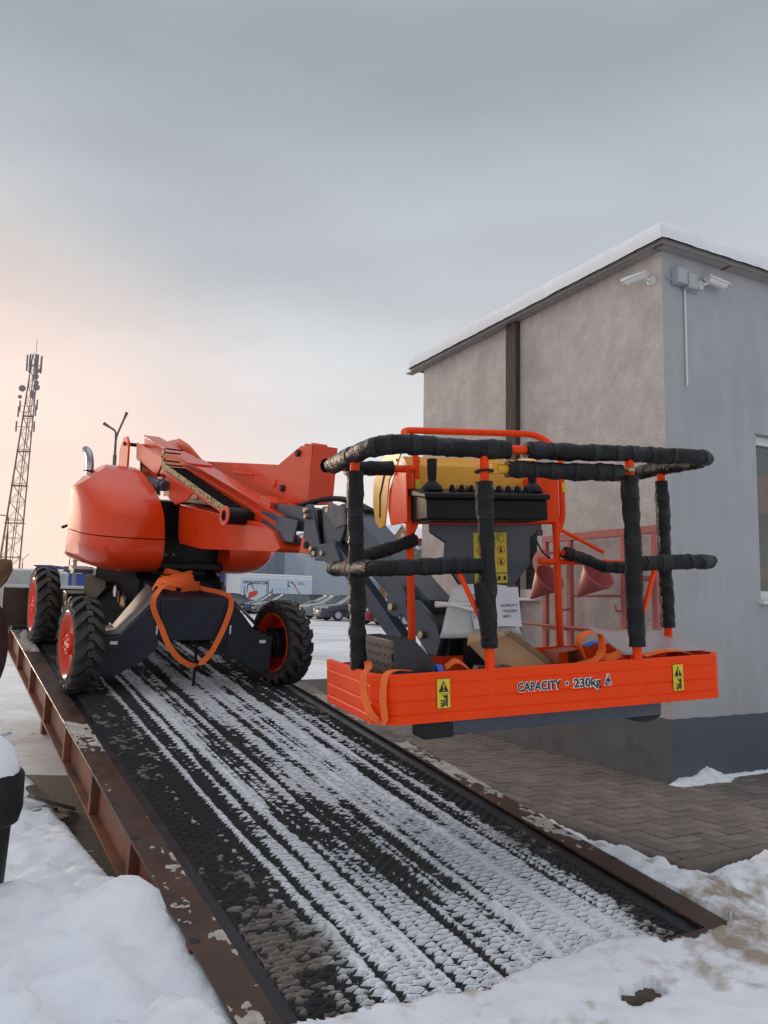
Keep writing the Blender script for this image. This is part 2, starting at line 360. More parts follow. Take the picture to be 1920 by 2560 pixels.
def resample(pts, step):
    pts = [Vector(p) for p in pts]; out = []
    for a, b in zip(pts[:-1], pts[1:]):
        k = max(1, int((b - a).length / step))
        for i in range(k): out.append(a.lerp(b, i / k))
    out.append(pts[-1]); return out

# ---------------------------------------------------------------- frames of the place
HD = radians(30.35); SL = 0.143; PHI = atan(SL); S0 = 2.353
DV = Vector((-sin(HD), cos(HD), 0)); NV = Vector((cos(HD), sin(HD), 0)); ZV = Vector((0, 0, 1))
def ramp_pt(s, n, h=0.0):
    nn = Vector((-SL * DV.x, -SL * DV.y, 1)).normalized()
    return DV * s + NV * n + ZV * (0.10 + SL * (s - S0)) + nn * h
RUP = Vector((-SL * DV.x, -SL * DV.y, 1)).normalized()
RAMP_M = frame(ramp_pt(S0, 0), (DV * cos(PHI) + ZV * sin(PHI)), -NV, RUP)      # x along the slope, y = -n, z normal
UV = -(DV * cos(PHI) + ZV * sin(PHI))
MO = ramp_pt(7.55, 2.04)
MACH = frame(MO, UV, NV, RUP)                    # x forward (downhill), y right, z up from the deck
TURR = MACH @ Matrix.Rotation(radians(7), 4, 'Z')
# platform basket frame (x along the front, y to the back, z up)
_y, _r, _p = 0.3396, 0.0479, 0.0211
bX = Vector((cos(_y), sin(_y), 0)); bB = Vector((-sin(_y), cos(_y), 0)); bU = ZV.copy()
bX, bU = cos(_r) * bX + sin(_r) * bU, -sin(_r) * bX + cos(_r) * bU
bB, bU = cos(_p) * bB + sin(_p) * bU, -sin(_p) * bB + cos(_p) * bU
BASK = frame(Vector((0.0666, 3.3107, 0.9163)), bX, bB, bU)
# building frame: corner at the pavement, x along the right face, y along the left face
YW = radians(28.8)
aV = Vector((-sin(YW), cos(YW), 0)); bV = Vector((cos(YW), sin(YW), 0))
BLD = frame(Vector((2.117, 6.033, 0.15)), bV, aV, ZV)
PAVE = frame(Vector((1.54, 4.255, 0.0)), bV, aV, ZV)
def ground_z(x, y): return 0.0095 * np.clip(y - 6, 0, 60)
# ---------------------------------------------------------------- ground
def ground_material():
    m = bpy.data.materials.new('snowy_yard'); m.use_nodes = True; t = m.node_tree; b = t.nodes['Principled BSDF']; n = t.nodes.new; l = t.links.new
    co = n('ShaderNodeTexCoord')
    def noise(scale, stretch, detail=8, rot=0.0):
        ma = n('ShaderNodeMapping'); l(co.outputs['Object'], ma.inputs[0]); ma.inputs['Scale'].default_value = stretch; ma.inputs['Rotation'].default_value = (0, 0, rot)
        q = n('ShaderNodeTexNoise'); q.inputs['Scale'].default_value = scale; q.inputs['Detail'].default_value = detail; q.inputs['Roughness'].default_value = 0.65
        l(ma.outputs[0], q.inputs['Vector']); return q.outputs[0]
    def mr(s, a, c):
        r = n('ShaderNodeMapRange'); l(s, r.inputs[0]); r.inputs[1].default_value = a; r.inputs[2].default_value = c; return r.outputs[0]
    def mix(f, A, B):
        x = n('ShaderNodeMix'); x.data_type = 'RGBA'; l(f, x.inputs[0])
        if isinstance(A, tuple): x.inputs[6].default_value = (*A, 1)
        else: l(A, x.inputs[6])
        if isinstance(B, tuple): x.inputs[7].default_value = (*B, 1)
        else: l(B, x.inputs[7])
        return x.outputs[2]
    c = mix(mr(noise(0.35, (1, 1, 1)), 0.42, 0.6), (0.78, 0.795, 0.83), (0.60, 0.60, 0.61))
    c = mix(mr(noise(1.0, (0.5, 1.5, 1), rot=0.6), 0.55, 0.70), c, (0.33, 0.315, 0.305))      # wheel tracks
    c = mix(mr(noise(2.2, (0.5, 1.2, 1), rot=-0.35), 0.56, 0.64), c, (0.75, 0.77, 0.82))
    c = mix(mr(noise(5.0, (1, 1, 1)), 0.62, 0.72), c, (0.22, 0.205, 0.195))
    l(c, b.inputs['Base Color']); b.inputs['Roughness'].default_value = 0.6
    bp = n('ShaderNodeBump'); bp.inputs['Strength'].default_value = 0.6; bp.inputs['Distance'].default_value = 0.05
    l(noise(4, (0.4, 1.5, 1), rot=0.5), bp.inputs['Height']); l(bp.outputs[0], b.inputs['Normal'])
    return m
ys = np.concatenate([np.linspace(-40, 60, 51), np.array([66, 80, 120, 200, 400, 900, 1800.])])
xs = np.concatenate([np.array([-1500, -500., -200, -100]), np.linspace(-60, 60, 31), np.array([100, 200, 500., 1500])])
gx, gy = np.meshgrid(xs, ys)
g = grid_mesh('ground', gx, gy, ground_z(gx, gy) - 0.004, m=ground_material()); tag(g, kind='structure')

# ---------------------------------------------------------------- pavement
base = MB(); base.box(-0.02, 6.0, -0.02, 9.5, 0.0, 0.138)
pav = base.build('pavement', 'mortar', None, PAVE); tag(pav, kind='structure')
bricks = []
PW = 0.100; G = 0.0046
def pav_in(i, j): return 0 <= i < 60 and 0 <= j < 95 and not (i > 13 and j > 12)
for i in range(-1, 62):
    for j in range(-1, 98):
        c = (i - j) % 4
        if c == 0: cells = [(i, j), (i + 1, j)]
        elif c == 3: cells = [(i, j), (i, j + 1)]
        else: continue
        cells = [q for q in cells if pav_in(*q)]
        if not cells: continue
        x0, y0 = min(q[0] for q in cells) * PW, min(q[1] for q in cells) * PW; x1, y1 = (max(q[0] for q in cells) + 1) * PW, (max(q[1] for q in cells) + 1) * PW
        wc = PAVE @ Vector(((x0 + x1) / 2, (y0 + y1) / 2, 0.15)); v = wc - Vector((0, 0, CAM_H))
        depth = v.dot(_fw); px = 960 + 2030 * v.dot(_right) / depth; py = 1280 + 2030 * v.dot(_down) / depth
        vis = -60 < px < 2000 and 1700 < py < 2620
        bricks.append((vis, v.length, x0 + G, x1 - G, y0 + G, y1 - G, True))
bricks.sort(key=lambda q: (not q[0], q[1]))
pm = {}
def paver_mesh(lx, ly, k):
    key = (round(lx, 3), round(ly, 3), k)
    if key not in pm:
        mb = MB(); bvl = 0.0045; z1 = 0.0
        X, Y = lx / 2, ly / 2
        lo = [(-X, -Y, -0.03), (X, -Y, -0.03), (X, Y, -0.03), (-X, Y, -0.03)]
        mi = [(x, y, z1 - bvl) for x, y, _ in lo]; hi = [(x - bvl * np.sign(x), y - bvl * np.sign(y), z1) for x, y, _ in lo]
        fs = [(8, 9, 10, 11)] + [(a, (a + 1) % 4, 4 + (a + 1) % 4, 4 + a) for a in range(4)] + [(4 + a, 4 + (a + 1) % 4, 8 + (a + 1) % 4, 8 + a) for a in range(4)]
        mb.add(lo + mi + hi, fs)
        me = bpy.data.meshes.new('paver'); me.from_pydata(mb.v, [], mb.f); me.update(); me.materials.append(M['paver'][k]); pm[key] = me
    return pm[key]
rest = MB()
for k, (vis, dist, x0, x1, y0, y1, hor) in enumerate(bricks):
    cx, cy = (x0 + x1) / 2, (y0 + y1) / 2; z = 0.15 + random.uniform(-0.0025, 0.002)
    me = paver_mesh(x1 - x0, y1 - y0, random.randrange(3))
    if k < 300:
        link('paver', me, None, pav, PAVE @ Matrix.Translation((cx, cy, z)) @ Matrix.Rotation(random.uniform(-0.012, 0.012), 4, 'X') @ Matrix.Rotation(random.uniform(-0.012, 0.012), 4, 'Y'), 0, 0)
    else:
        rest.add([(v.co.x + cx, v.co.y + cy, v.co.z + z) for v in me.vertices], [tuple(p.vertices) for p in me.polygons])
ro = rest.build('paver_field', M['paver'][1], pav, PAVE, smooth=0); ro['kind'] = 'stuff'
def kerb_stone(x0, x1, y0, y1):
    mb = MB(); mb.box(x0 + 0.003, x1 - 0.003, y0 + 0.003, y1 - 0.003, -0.1, 0.152)
    mb.build('kerb_stone', 'kerb', pav, PAVE, bevel=0.018, segs=3)
for k in range(9): kerb_stone(-0.085, 0.0, k * 1.0, k * 1.0 + 1.0)
for k in range(6): kerb_stone((k * 1.0 if k else -0.085), k * 1.0 + 1.0, -0.085, 0.0)

# ---------------------------------------------------------------- loading ramp
RE = 9.35; LEN = (RE - S0) / cos(PHI)
ramp_o = empty('loading_ramp', RAMP_M, 'long rusty steel loading ramp with snowy mesh deck under the boom lift', 'ramp')
def rb(mb, s0, s1, n0, n1, h0, h1): return mb.box(s0, s1, -n1, -n0, h0, h1)
X0, X1 = 0.0, LEN
# left and right girders: flange, web, bottom flange
def girder(n0, n1, outer, side):
    f = MB(); rb(f, -0.03 if side > 0 else -1.6, X1, n0, n1, -0.014, 0.0)
    fl = f.build('top_flange', 'rust_top', ramp_o, RAMP_M, bevel=0.003)
    wn = n0 + 0.055 if side < 0 else n1 - 0.055
    w = MB(); rb(w, 0.35 if side < 0 else 0.3, X1, wn - 0.006, wn + 0.006, -0.24, -0.014); w.build('web', 'rust', ramp_o, RAMP_M)
    b = MB(); rb(b, 0.35, X1, n0, n1, -0.254, -0.24); b.build('bottom_flange', 'rust', ramp_o, RAMP_M, bevel=0.002)
    k = 0
    for x in np.arange(0.62, X1, 0.92):
        st = MB(); rb(st, x, x + 0.05, (n0 + 0.004) if side < 0 else wn + 0.006, (wn - 0.006) if side < 0 else n1 - 0.004, -0.24, -0.014)
        st.build('stiffener', 'rust', ramp_o, RAMP_M, bevel=0.002)
        sl = MB(); rb(sl, x - 0.012, x + 0.022, n0 + 0.001 if side < 0 else n1 - 0.04, n0 + 0.04 if side < 0 else n1 - 0.001, -0.010, 0.0015); sl.build('slot', 'ink', ramp_o, RAMP_M)
girder(0.965, 1.105, 0.965, -1)
girder(2.945, 3.085, 3.085, 1)
s_ = MB(); rb(s_, 0, X1, 1.105, 1.165, -0.03, -0.018)
s_.build('edge_strip', 'strip', ramp_o, RAMP_M)
s_ = MB(); rb(s_, 0, X1, 2.86, 2.945, -0.03, -0.020); s_.build('edge_strip', 'strip', ramp_o, RAMP_M)
u_ = MB(); rb(u_, -0.02, X1, 1.105, 2.945, -0.075, -0.068); u_.build('under_plate', 'under', ramp_o, RAMP_M)
e_ = MB(); rb(e_, -0.075, -0.004, 1.105, 3.085, -0.05, -0.001); e_.build('end_bar', 'rust_top', ramp_o, RAMP_M, bevel=0.004)
l_ = MB(); l_.prism([(-0.075, -0.05), (-0.075, -0.006), (-0.85, 0.025), (-0.85, 0.01)], -3.16, -1.105, 'y'); l_.build('ramp_lip', 'rust_top', ramp_o, RAMP_M)
# expanded metal deck: zigzag strands, each a tilted ribbon
PITCH_S, LWD = 0.031, 0.086
def deck():
    na, nb = 1.165, 2.86
    rows = int((X1 - 0.01) / PITCH_S); half = LWD / 2; cols = int((nb - na) / half) + 1
    vs = []; fs = []
    for j in range(rows):
        xb = 0.012 + j * PITCH_S
        b0 = len(vs)
        for i in range(cols + 1):
            up = ((i + j) % 2) * 2 - 1
            nn = min(na + i * half, nb)
            xc = xb + up * PITCH_S * 0.33
            # strand: downhill edge low, uphill edge high (tilted ribbon)
            vs.append((xc - 0.0065, -nn, -0.030)); vs.append((xc + 0.0045, -nn, -0.012)); vs.append((xc + 0.0085, -nn, -0.0135))
        for i in range(cols):
            a = b0 + i * 3; fs += [(a, a + 1, a + 4, a + 3), (a + 1, a + 2, a + 5, a + 4)]
    me = bpy.data.meshes.new('mesh_deck'); me.from_pydata(vs, [], fs); me.update()
    o = link('mesh_deck', me, 'grate', ramp_o, RAMP_M, 0, 0); o['kind'] = 'stuff'
deck()
for x in np.arange(0.5, X1, 1.0):
    c_ = MB(); rb(c_, x, x + 0.05, 1.105, 2.945, -0.19, -0.076); c_.build('cross_member', 'rust', ramp_o, RAMP_M)
# landing leg at the top
for nn in (1.35, 2.75):
    q = MB(); z0 = 0.10 + SL * (RE - S0) - 0.25
    q.obox(DV * (RE - 0.3) + NV * nn + ZV * (z0 / 2), DV * 0.05, NV * 0.05, ZV * (z0 / 2)); q.build('support_leg', 'rust', ramp_o)
fl = MB(); fl.obox(ramp_pt(RE + 0.15, 1.45, 0.16), DV * 0.02, NV * 0.55, ZV * 0.22); fl.build('end_flap', 'rust_top', ramp_o, bevel=0.004)
lp = MB(); lp.obox(ramp_pt(RE + 0.2, 2.03, -0.05), DV * 0.45, NV * 1.06, ZV * 0.03); lp.build('landing_plate', 'grate', ramp_o, bevel=0.004)

so_ = MB(); so_.obox(DV * 6.0 + NV * 2.0 + ZV * -0.098, DV * 3.6, NV * 1.10, ZV * 0.10); tag(so_.build('bare_soil_ramp_shade', 'soil_shade', None), kind='structure')  # bare ground by the girder; its dark colour paints the shade under the ramp
def dirt_snow(name, col, noise_lo):
    m = mat(name, (0.84, 0.86, 0.91), 0.72, var=0.05, scale=3.5, bump=0.6, bscale=55)
    t = m.node_tree; b = t.nodes['Principled BSDF']; src = b.inputs['Base Color'].links[0].from_socket
    at_ = t.nodes.new('ShaderNodeAttribute'); at_.attribute_name = 'dirt'; no = t.nodes.new('ShaderNodeTexNoise'); no.inputs['Scale'].default_value = 14; no.inputs['Detail'].default_value = 6
    mu_ = t.nodes.new('ShaderNodeMath'); mu_.operation = 'MULTIPLY_ADD'; t.links.new(at_.outputs['Fac'], mu_.inputs[0]); mu_.inputs[1].default_value = 1.0 + (0.25 if noise_lo else 0)
    mr = t.nodes.new('ShaderNodeMapRange'); t.links.new(no.outputs[0], mr.inputs[0]); mr.inputs[1].default_value = 0.3; mr.inputs[2].default_value = 0.7; mr.inputs[3].default_value = noise_lo; mr.inputs[4].default_value = -noise_lo * 0.35
    t.links.new(mr.outputs[0], mu_.inputs[2]); mu_.use_clamp = True
    mx = t.nodes.new('ShaderNodeMix'); mx.data_type = 'RGBA'; t.links.new(mu_.outputs[0], mx.inputs[0]); t.links.new(src, mx.inputs[6]); mx.inputs[7].default_value = (*col, 1)
    t.links.new(mx.outputs[2], b.inputs['Base Color']); return m
# snow on the mesh deck: streaks left by tyres, thin where the strands show through
def deck_snow():
    def part(xa, xb, dx, dn):
        x = np.arange(xa, xb + dx * 0.5, dx); n = np.arange(1.17, 2.94, dn); nn, xx = np.meshgrid(n, x)
        c = (nn - 2.04)
        w = 0.07 * (vnoise(xx * 0.45, nn * 0 + 3, 5) - 0.5)
        st = (fbm((nn + w) * 8.5, xx * 0.10, 2, 12) - 0.5) * 0.62 + (fbm((nn + w) * 26, xx * 0.16, 2, 23) - 0.5) * 1.05
        lump = fbm(nn * 4, xx * 2.0, 4, 31); lump2 = fbm(nn * 26, xx * 22, 3, 41); lump3 = fbm(nn * 60, xx * 55, 2, 47)
        clod = sstep(0.66, 0.80, fbm(nn * 14, xx * 5.5, 2, 77)) * 0.020
        edge = sstep(0.80, 0.58, np.abs(c - 0.02) + 0.26 * (lump - 0.5))
        cov = st + (lump - 0.5) * 0.55 + (lump2 - 0.5) * 0.34 + (lump3 - 0.5) * 0.12 + 0.20
        cov += 0.18 * sstep(0.9, 0.0, xx) - 0.05 * sstep(3.0, 5.0, xx)
        fleck = (lump2 - 0.5) * 0.9 + (lump - 0.5) * 1.0 - 0.09 - 0.5 * (c > 0.84)
        cov = np.where(edge < 1, cov * edge + np.minimum(fleck, 0.22) * (1 - edge), cov)
        dirt = np.clip(0.85 * (1 - edge) + 0.24 * (1 - sstep(0.02, 0.34, cov)) + 0.25 * (lump - 0.5), 0, 1)
        # the openings of the mesh stay open except under the thick ridges
        half = LWD / 2
        jj = (xx - 0.012) / PITCH_S; j = np.floor(jj); v = (jj - j - 0.5) * PITCH_S
        t = (nn - 1.165) / half; par = j % 2; i = par + 2 * np.round((t - par) / 2); dn_ = (t - i) * half
        wide = 0.0105 * (1 - (dn_ / 0.035) ** 2) * (0.7 + 0.6 * lump3)
        slit = np.where((np.abs(dn_) < 0.035) & (np.abs(v - 0.002) < wide), 1.0, 0.0)
        thick = np.clip(cov, -1, 1)
        full = sstep(0.48, 0.58, thick)
        # thin snow lies level with the strands, only the ridges stand proud
        h = -0.0235 + 0.0105 * sstep(0.0, 0.22, thick) + 0.020 * np.clip(thick - 0.42, 0, 1) + clod * sstep(0.40, 0.6, thick) + 0.003 * (lump3 - 0.5)
        h = np.where((slit > 0) & (full < 0.5 + 0.5 * (lump3 - 0.5)), -0.060, h)
        h = np.where(thick < 0.0, -0.09, h)
        hm = np.maximum.reduce([h[:-1, :-1], h[1:, :-1], h[:-1, 1:], h[1:, 1:]])
        keep = hm > -0.035
        P = np.array([[RAMP_M[r][c] for c in range(4)] for r in range(3)])
        loc = np.stack([xx, -nn, h, np.ones_like(h)], -1) @ P.T
        return loc, keep, dirt
    ls, dl = [], []
    for xa, xb, dx, dn in ((0.0, 2.4, 0.0040, 0.0075), (2.4, 4.6, 0.0055, 0.011), (4.6, X1, 0.010, 0.018)):
        loc, keep, dirt = part(xa, xb, dx, dn); ls.append((loc[..., 0], loc[..., 1], loc[..., 2], keep)); dl.append((dirt, keep))
    o = grids('deck_snow', ls, dirt_snow('thin_deck_snow', (0.19, 0.16, 0.135), 0.0))
    vals = []
    for dirt, keep in dl:
        hh, ww = dirt.shape; idx = np.arange(hh * ww).reshape(hh, ww); f = np.stack([idx[:-1, :-1], idx[:-1, 1:], idx[1:, 1:], idx[1:, :-1]], -1).reshape(-1, 4)[keep.reshape(-1)]
        vals.append(dirt.reshape(-1)[np.unique(f)])
    at_ = o.data.attributes.new('dirt', 'FLOAT', 'POINT'); at_.data.foreach_set('value', np.concatenate(vals).astype(np.float32))
    tag(o, 'thin streaky snow lying on the mesh deck of the ramp', 'snow', None, 'stuff')
deck_snow()
# crusts of frozen snow on the flanges
def crusts():
    ls = []
    P = np.array([[RAMP_M[r][c] for c in range(4)] for r in range(3)])
    for n0, n1, bias in ((0.968, 1.10, 0.0), (2.95, 3.082, -0.05)):
        xx, nn = np.meshgrid(np.arange(-1.2 if n0 < 2 else 0.0, X1, 0.008), np.arange(n0, n1, 0.006), indexing='ij')
        m1 = fbm(xx * 2.2, nn * 4, 2, 501); m2 = fbm(xx * 28, nn * 30, 3, 507)
        cv = (m1 - 0.60 + bias) * 2.2 + (m2 - 0.5) * 1.1
        h = np.where(cv > 0, 0.0015 + 0.012 * np.clip(cv, 0, 0.5), -0.004)
        hm = np.maximum.reduce([h[:-1, :-1], h[1:, :-1], h[:-1, 1:], h[1:, 1:]])
        loc = np.stack([xx, -nn, h, np.ones_like(h)], -1) @ P.T; ls.append((loc[..., 0], loc[..., 1], loc[..., 2], hm > 0))
    tag(grids('flange_snow', ls, M['crust']), 'thin crusts of dirty frozen snow on the ramp flanges', 'snow', None, 'stuff')
M['crust'] = mat('dirty_crust', (0.46, 0.42, 0.38), 0.8, var=0.25, scale=20, bump=0.4, bscale=60)
crusts()

# ---------------------------------------------------------------- snow banks
def bank_left():
    x = np.arange(-7.5, 0.4, 0.03); y = np.arange(0.6, 9.5, 0.03); xx, yy = np.meshgrid(x, y)
    s = xx * DV.x + yy * DV.y; n = xx * NV.x + yy * NV.y
    big = fbm(xx * 1.1, yy * 1.1, 3, 3); mid = fbm(xx * 4.6, yy * 4.6, 4, 9, 0.55); fine = fbm(xx * 14, yy * 14, 3, 15)
    near = sstep(6.0, 3.2, s)
    h = 0.06 + near * (0.07 + 0.22 * (big - 0.40)) + 0.19 * (mid - 0.45) * (0.5 + 0.5 * near) + 0.06 * (fine - 0.5)
    h += 0.14 * np.exp(-(((xx + 1.35) / 0.5) ** 2 + ((yy - 3.2) / 0.55) ** 2))
    gn = n + 0.16 * (mid - 0.5) + 0.05 * (fine - 0.5)
    h -= 0.13 * sstep(0.88, 1.0, gn) * sstep(3.35, 3.7, s) * sstep(9, 6.0, s)          # bare strip along the girder
    h += 0.10 * np.exp(-(((n - 0.84) / 0.13) ** 2 + ((s - 3.25) / 0.22) ** 2))
    h = np.where(s < 3.3, np.maximum(h, 0.095 + 0.05 * (mid - 0.5)), h)
    h = np.where((n > 1.045) & (s > 2.2), -0.3, h); h = np.where(n > 0.93, np.minimum(h, 0.10 + SL * (s - S0) - 0.03), h)
    h -= 0.05 * sstep(6.0, 8.0, s)
    h = np.where(h < -0.02, -0.05, h)
    hm = np.maximum.reduce([h[:-1, :-1], h[1:, :-1], h[:-1, 1:], h[1:, 1:]])
    o = grid_mesh('snow_bank', xx, yy, h, hm > -0.03, 'snow'); tag(o, 'deep lumpy snow bank left of the rusty ramp girder', 'snow', None, 'stuff')
bank_left()
def bank_right():
    x = np.arange(-0.6, 4.2, 0.014); y = np.arange(1.2, 5.8, 0.014); xx, yy = np.meshgrid(x, y)
    s = xx * DV.x + yy * DV.y; n = xx * NV.x + yy * NV.y
    K = Vector((1.54, 4.255)); A = (xx - K.x) * aV.x + (yy - K.y) * aV.y; Bq = (xx - K.x) * bV.x + (yy - K.y) * bV.y
    mid = fbm(xx * 3, yy * 3, 4, 103); fine = fbm(xx * 16, yy * 16, 4, 109); big = fbm(xx * 1.3, yy * 1.3, 2, 119)
    lip = np.clip(0.012 + (s - 1.51) * 0.097, 0.0, 0.09) * sstep(3.45, 3.12, n)
    tread = fbm(n * 7, s * 1.2, 3, 131)
    h = lip + 0.030 + 0.045 * (mid - 0.38) + 0.026 * (fine - 0.5) + 0.045 * (tread - 0.45)
    # snow heaped along the kerb
    dk = np.where((A > -0.08), np.abs(Bq + 0.15), np.where(Bq > -0.1, np.hypot(np.abs(A + 0.25), 0), np.hypot(A + 0.2, Bq + 0.1)))
    h += 0.075 * np.exp(-(dk / 0.20) ** 2) * (0.3 + 0.9 * mid + 0.5 * fine) * sstep(6.2, 3.0, s)
    h += 0.11 * np.exp(-(((xx - 2.25) / 0.42) ** 2 + ((yy - 4.2) / 0.22) ** 2)) * (0.6 + 0.8 * fine)
    h = np.where((n > 0.96) & (n < 3.086) & (s > 2.285 + (2.62 - n > 0) * (0.075 + 0.10 * (mid - 0.5))), -0.3, h)
    h = np.where((A > -0.11) & (Bq > -0.11), np.minimum(h, 0.105 + 0.05 * (fine - 0.5) + 0.06 * sstep(0.5, 0.9, Bq) * (A < -0.05)), h)
    h = np.where((n < 0.98), np.minimum(h, 0.06 + 0.03 * (mid - .5)), h)
    slot = (np.abs(s - 2.085 - 0.012 * (fine - 0.5) * 4) < 0.036) & (np.abs(n - 2.28 - 0.02 * (mid - 0.5)) < 0.085)
    slot |= (np.abs(s - 1.72) < 0.008) & (np.abs(n - 2.62) < 0.06)
    h = np.where(slot, -0.3, h)
    hm = np.maximum.reduce([h[:-1, :-1], h[1:, :-1], h[:-1, 1:], h[1:, 1:]])
    o = grid_mesh('snow_bank', xx, yy, h, hm > -0.1, dirt_snow('trodden_snow_foot', (0.36, 0.29, 0.23), -0.45))
    me = o.data; co = np.zeros(len(me.vertices) * 3); me.vertices.foreach_get('co', co); co = co.reshape(-1, 3); vx, vy = co[:, 0], co[:, 1]
    nz_ = fbm(vx * 9, vy * 9, 5, 141, 0.65)
    dirt = np.clip(np.exp(-(((vx - 1.46) / 0.30) ** 2 + ((vy - 3.42) / 0.34) ** 2)) * 1.0 + 0.6 * np.exp(-(((vx - 1.9) / 0.4) ** 2 + ((vy - 3.9) / 0.22) ** 2)) + (nz_ - 0.55) * 2.6, 0, 1)
    at_ = me.attributes.new('dirt', 'FLOAT', 'POINT'); at_.data.foreach_set('value', dirt.astype(np.float32))
    tag(o, 'trodden snow at the foot of the ramp and along the kerb', 'snow', None, 'stuff')
bank_right()
sl_ = MB(); sl_.obox(ramp_pt(2.085, 2.28, -0.03), DV * 0.06, NV * 0.12, ZV * 0.01); sl_.build('drain_slot', 'ink', ramp_o)

# snow along the base of the right wall and blown on the pavement
def wall_snow():
    def strip(x0, x1, fn, y, name, lab):
        X = np.arange(x0, x1, 0.012); T = np.linspace(0, 1, 9); xx, tt = np.meshgrid(X, T)
        hh, ww = fn(xx)
        nz_ = fbm(xx * 18, tt * 4, 3, 201)
        z = 0.152 + hh * (1 - tt ** 2) * (0.65 + 0.7 * nz_) - 0.004; yy = y - ww * tt * (0.7 + 0.6 * nz_)
        loc = np.stack([xx, yy, z - 0.15, np.ones_like(z)], -1) @ np.array([[BLD[r][c] for c in range(4)] for r in range(3)]).T
        o = grid_mesh(name, loc[..., 0], loc[..., 1], loc[..., 2], None, 'snow'); tag(o, lab, 'snow', None, 'stuff')
    strip(-0.06, 0.62, lambda x: (0.055 * sstep(-0.06, 0.06, x) * sstep(0.66, 0.38, x) * (0.7 + 0.8 * np.exp(-((x - 0.36) / 0.1) ** 2)), 0.11 * sstep(0.66, 0.4, x) + 0.02), -0.014, 'snow_drift', 'small clean snow drift against the slate blue plinth corner')
    strip(0.5, 3.5, lambda x: (0.02 + 0.0 * x, 0.035 + 0.0 * x), -0.014, 'snow_drift', 'thin line of snow along the slate blue plinth foot')
wall_snow()
# ---------------------------------------------------------------- building
bld = empty('guard_house', BLD, 'plastered one storey building with snowy flat roof and slate plinth', 'building')
HR, HL, LA, LB = 4.01, 3.93, 3.50, 7.0     # wall heights at the corner and at the far left end; lengths of the faces
PH = 0.446
def ztop(a): return HR + (HL - HR) * a / LA
# right face (x) with window opening, left face (y) with window opening
def wall_face(name, m, holes, L_, right):
    xs_ = sorted({0.0, L_, *[h[0] for h in holes], *[h[1] for h in holes]})
    zs = sorted({PH, *[h[2] for h in holes], *[h[3] for h in holes]}) + [99]
    mb = MB()
    for i in range(len(xs_) - 1):
        for j in range(len(zs) - 1):
            cx, cz = (xs_[i] + xs_[i + 1]) / 2, (zs[j] + min(zs[j + 1], 3.5)) / 2
            if any(h[0] < cx < h[1] and h[2] < cz < h[3] for h in holes): continue
            q = []
            for x, z in ((xs_[i], zs[j]), (xs_[i + 1], zs[j]), (xs_[i + 1], zs[j + 1]), (xs_[i], zs[j + 1])):
                zz = z if z < 99 else (HR if right else ztop(x))
                q.append((x, 0.0, zz) if right else (0.0, x, zz))
            mb.add(q, [(0, 1, 2, 3)])
    for h in holes:                                    # reveals
        d = 0.12
        c = [(h[0], h[2]), (h[1], h[2]), (h[1], h[3]), (h[0], h[3])]
        for k in range(4):
            a, b = c[k], c[(k + 1) % 4]
            if right: mb.add([(a[0], 0, a[1]), (b[0], 0, b[1]), (b[0], d, b[1]), (a[0], d, a[1])], [(0, 1, 2, 3)])
            else: mb.add([(0, a[0], a[1]), (0, b[0], b[1]), (d, b[0], b[1]), (d, a[0], a[1])], [(0, 1, 2, 3)])
    return mb.build(name, m, bld, BLD, smooth=0)
WR = [(1.045, 2.45, 1.33, 2.69)]; WL = [(1.50, 2.45, 1.33, 2.3)]
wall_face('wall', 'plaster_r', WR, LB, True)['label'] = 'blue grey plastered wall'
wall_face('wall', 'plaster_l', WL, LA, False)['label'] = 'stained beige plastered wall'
bk_ = MB(); bk_.add([(0, LA, 0), (LB, LA, 0), (LB, LA, HL), (0, LA, HL)], [(0, 1, 2, 3)]); bk_.add([(LB, 0, 0), (LB, LA, 0), (LB, LA, HL), (LB, 0, HR)], [(0, 1, 2, 3)])
bk_.build('wall', 'plaster_l', bld, BLD, smooth=0)
def rough_edge_box(name, m, right):
    # plinth standing 1 cm proud, uneven top edge where the render ends
    n = 90; L_ = LB if right else LA; mb = MB(); vs = []; fs = []
    for i in range(n + 1):
        t = L_ * i / n - (0.012 if i == 0 else 0); zt = PH + random.uniform(-0.006, 0.006)
        for o_, z in ((-0.012, 0.0), (-0.012, zt), (0.004, zt + 0.004)):
            vs.append((t, o_, z) if right else (o_, t, z))
    for i in range(n):
        for k in range(2): fs.append((i * 3 + k, i * 3 + 3 + k, i * 3 + 4 + k, i * 3 + 1 + k))
    mb.add(vs, fs); return mb.build(name, m, bld, BLD, smooth=0)
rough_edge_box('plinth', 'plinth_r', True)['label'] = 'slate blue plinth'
rough_edge_box('plinth', 'plinth_l', False)['label'] = 'grey plinth'
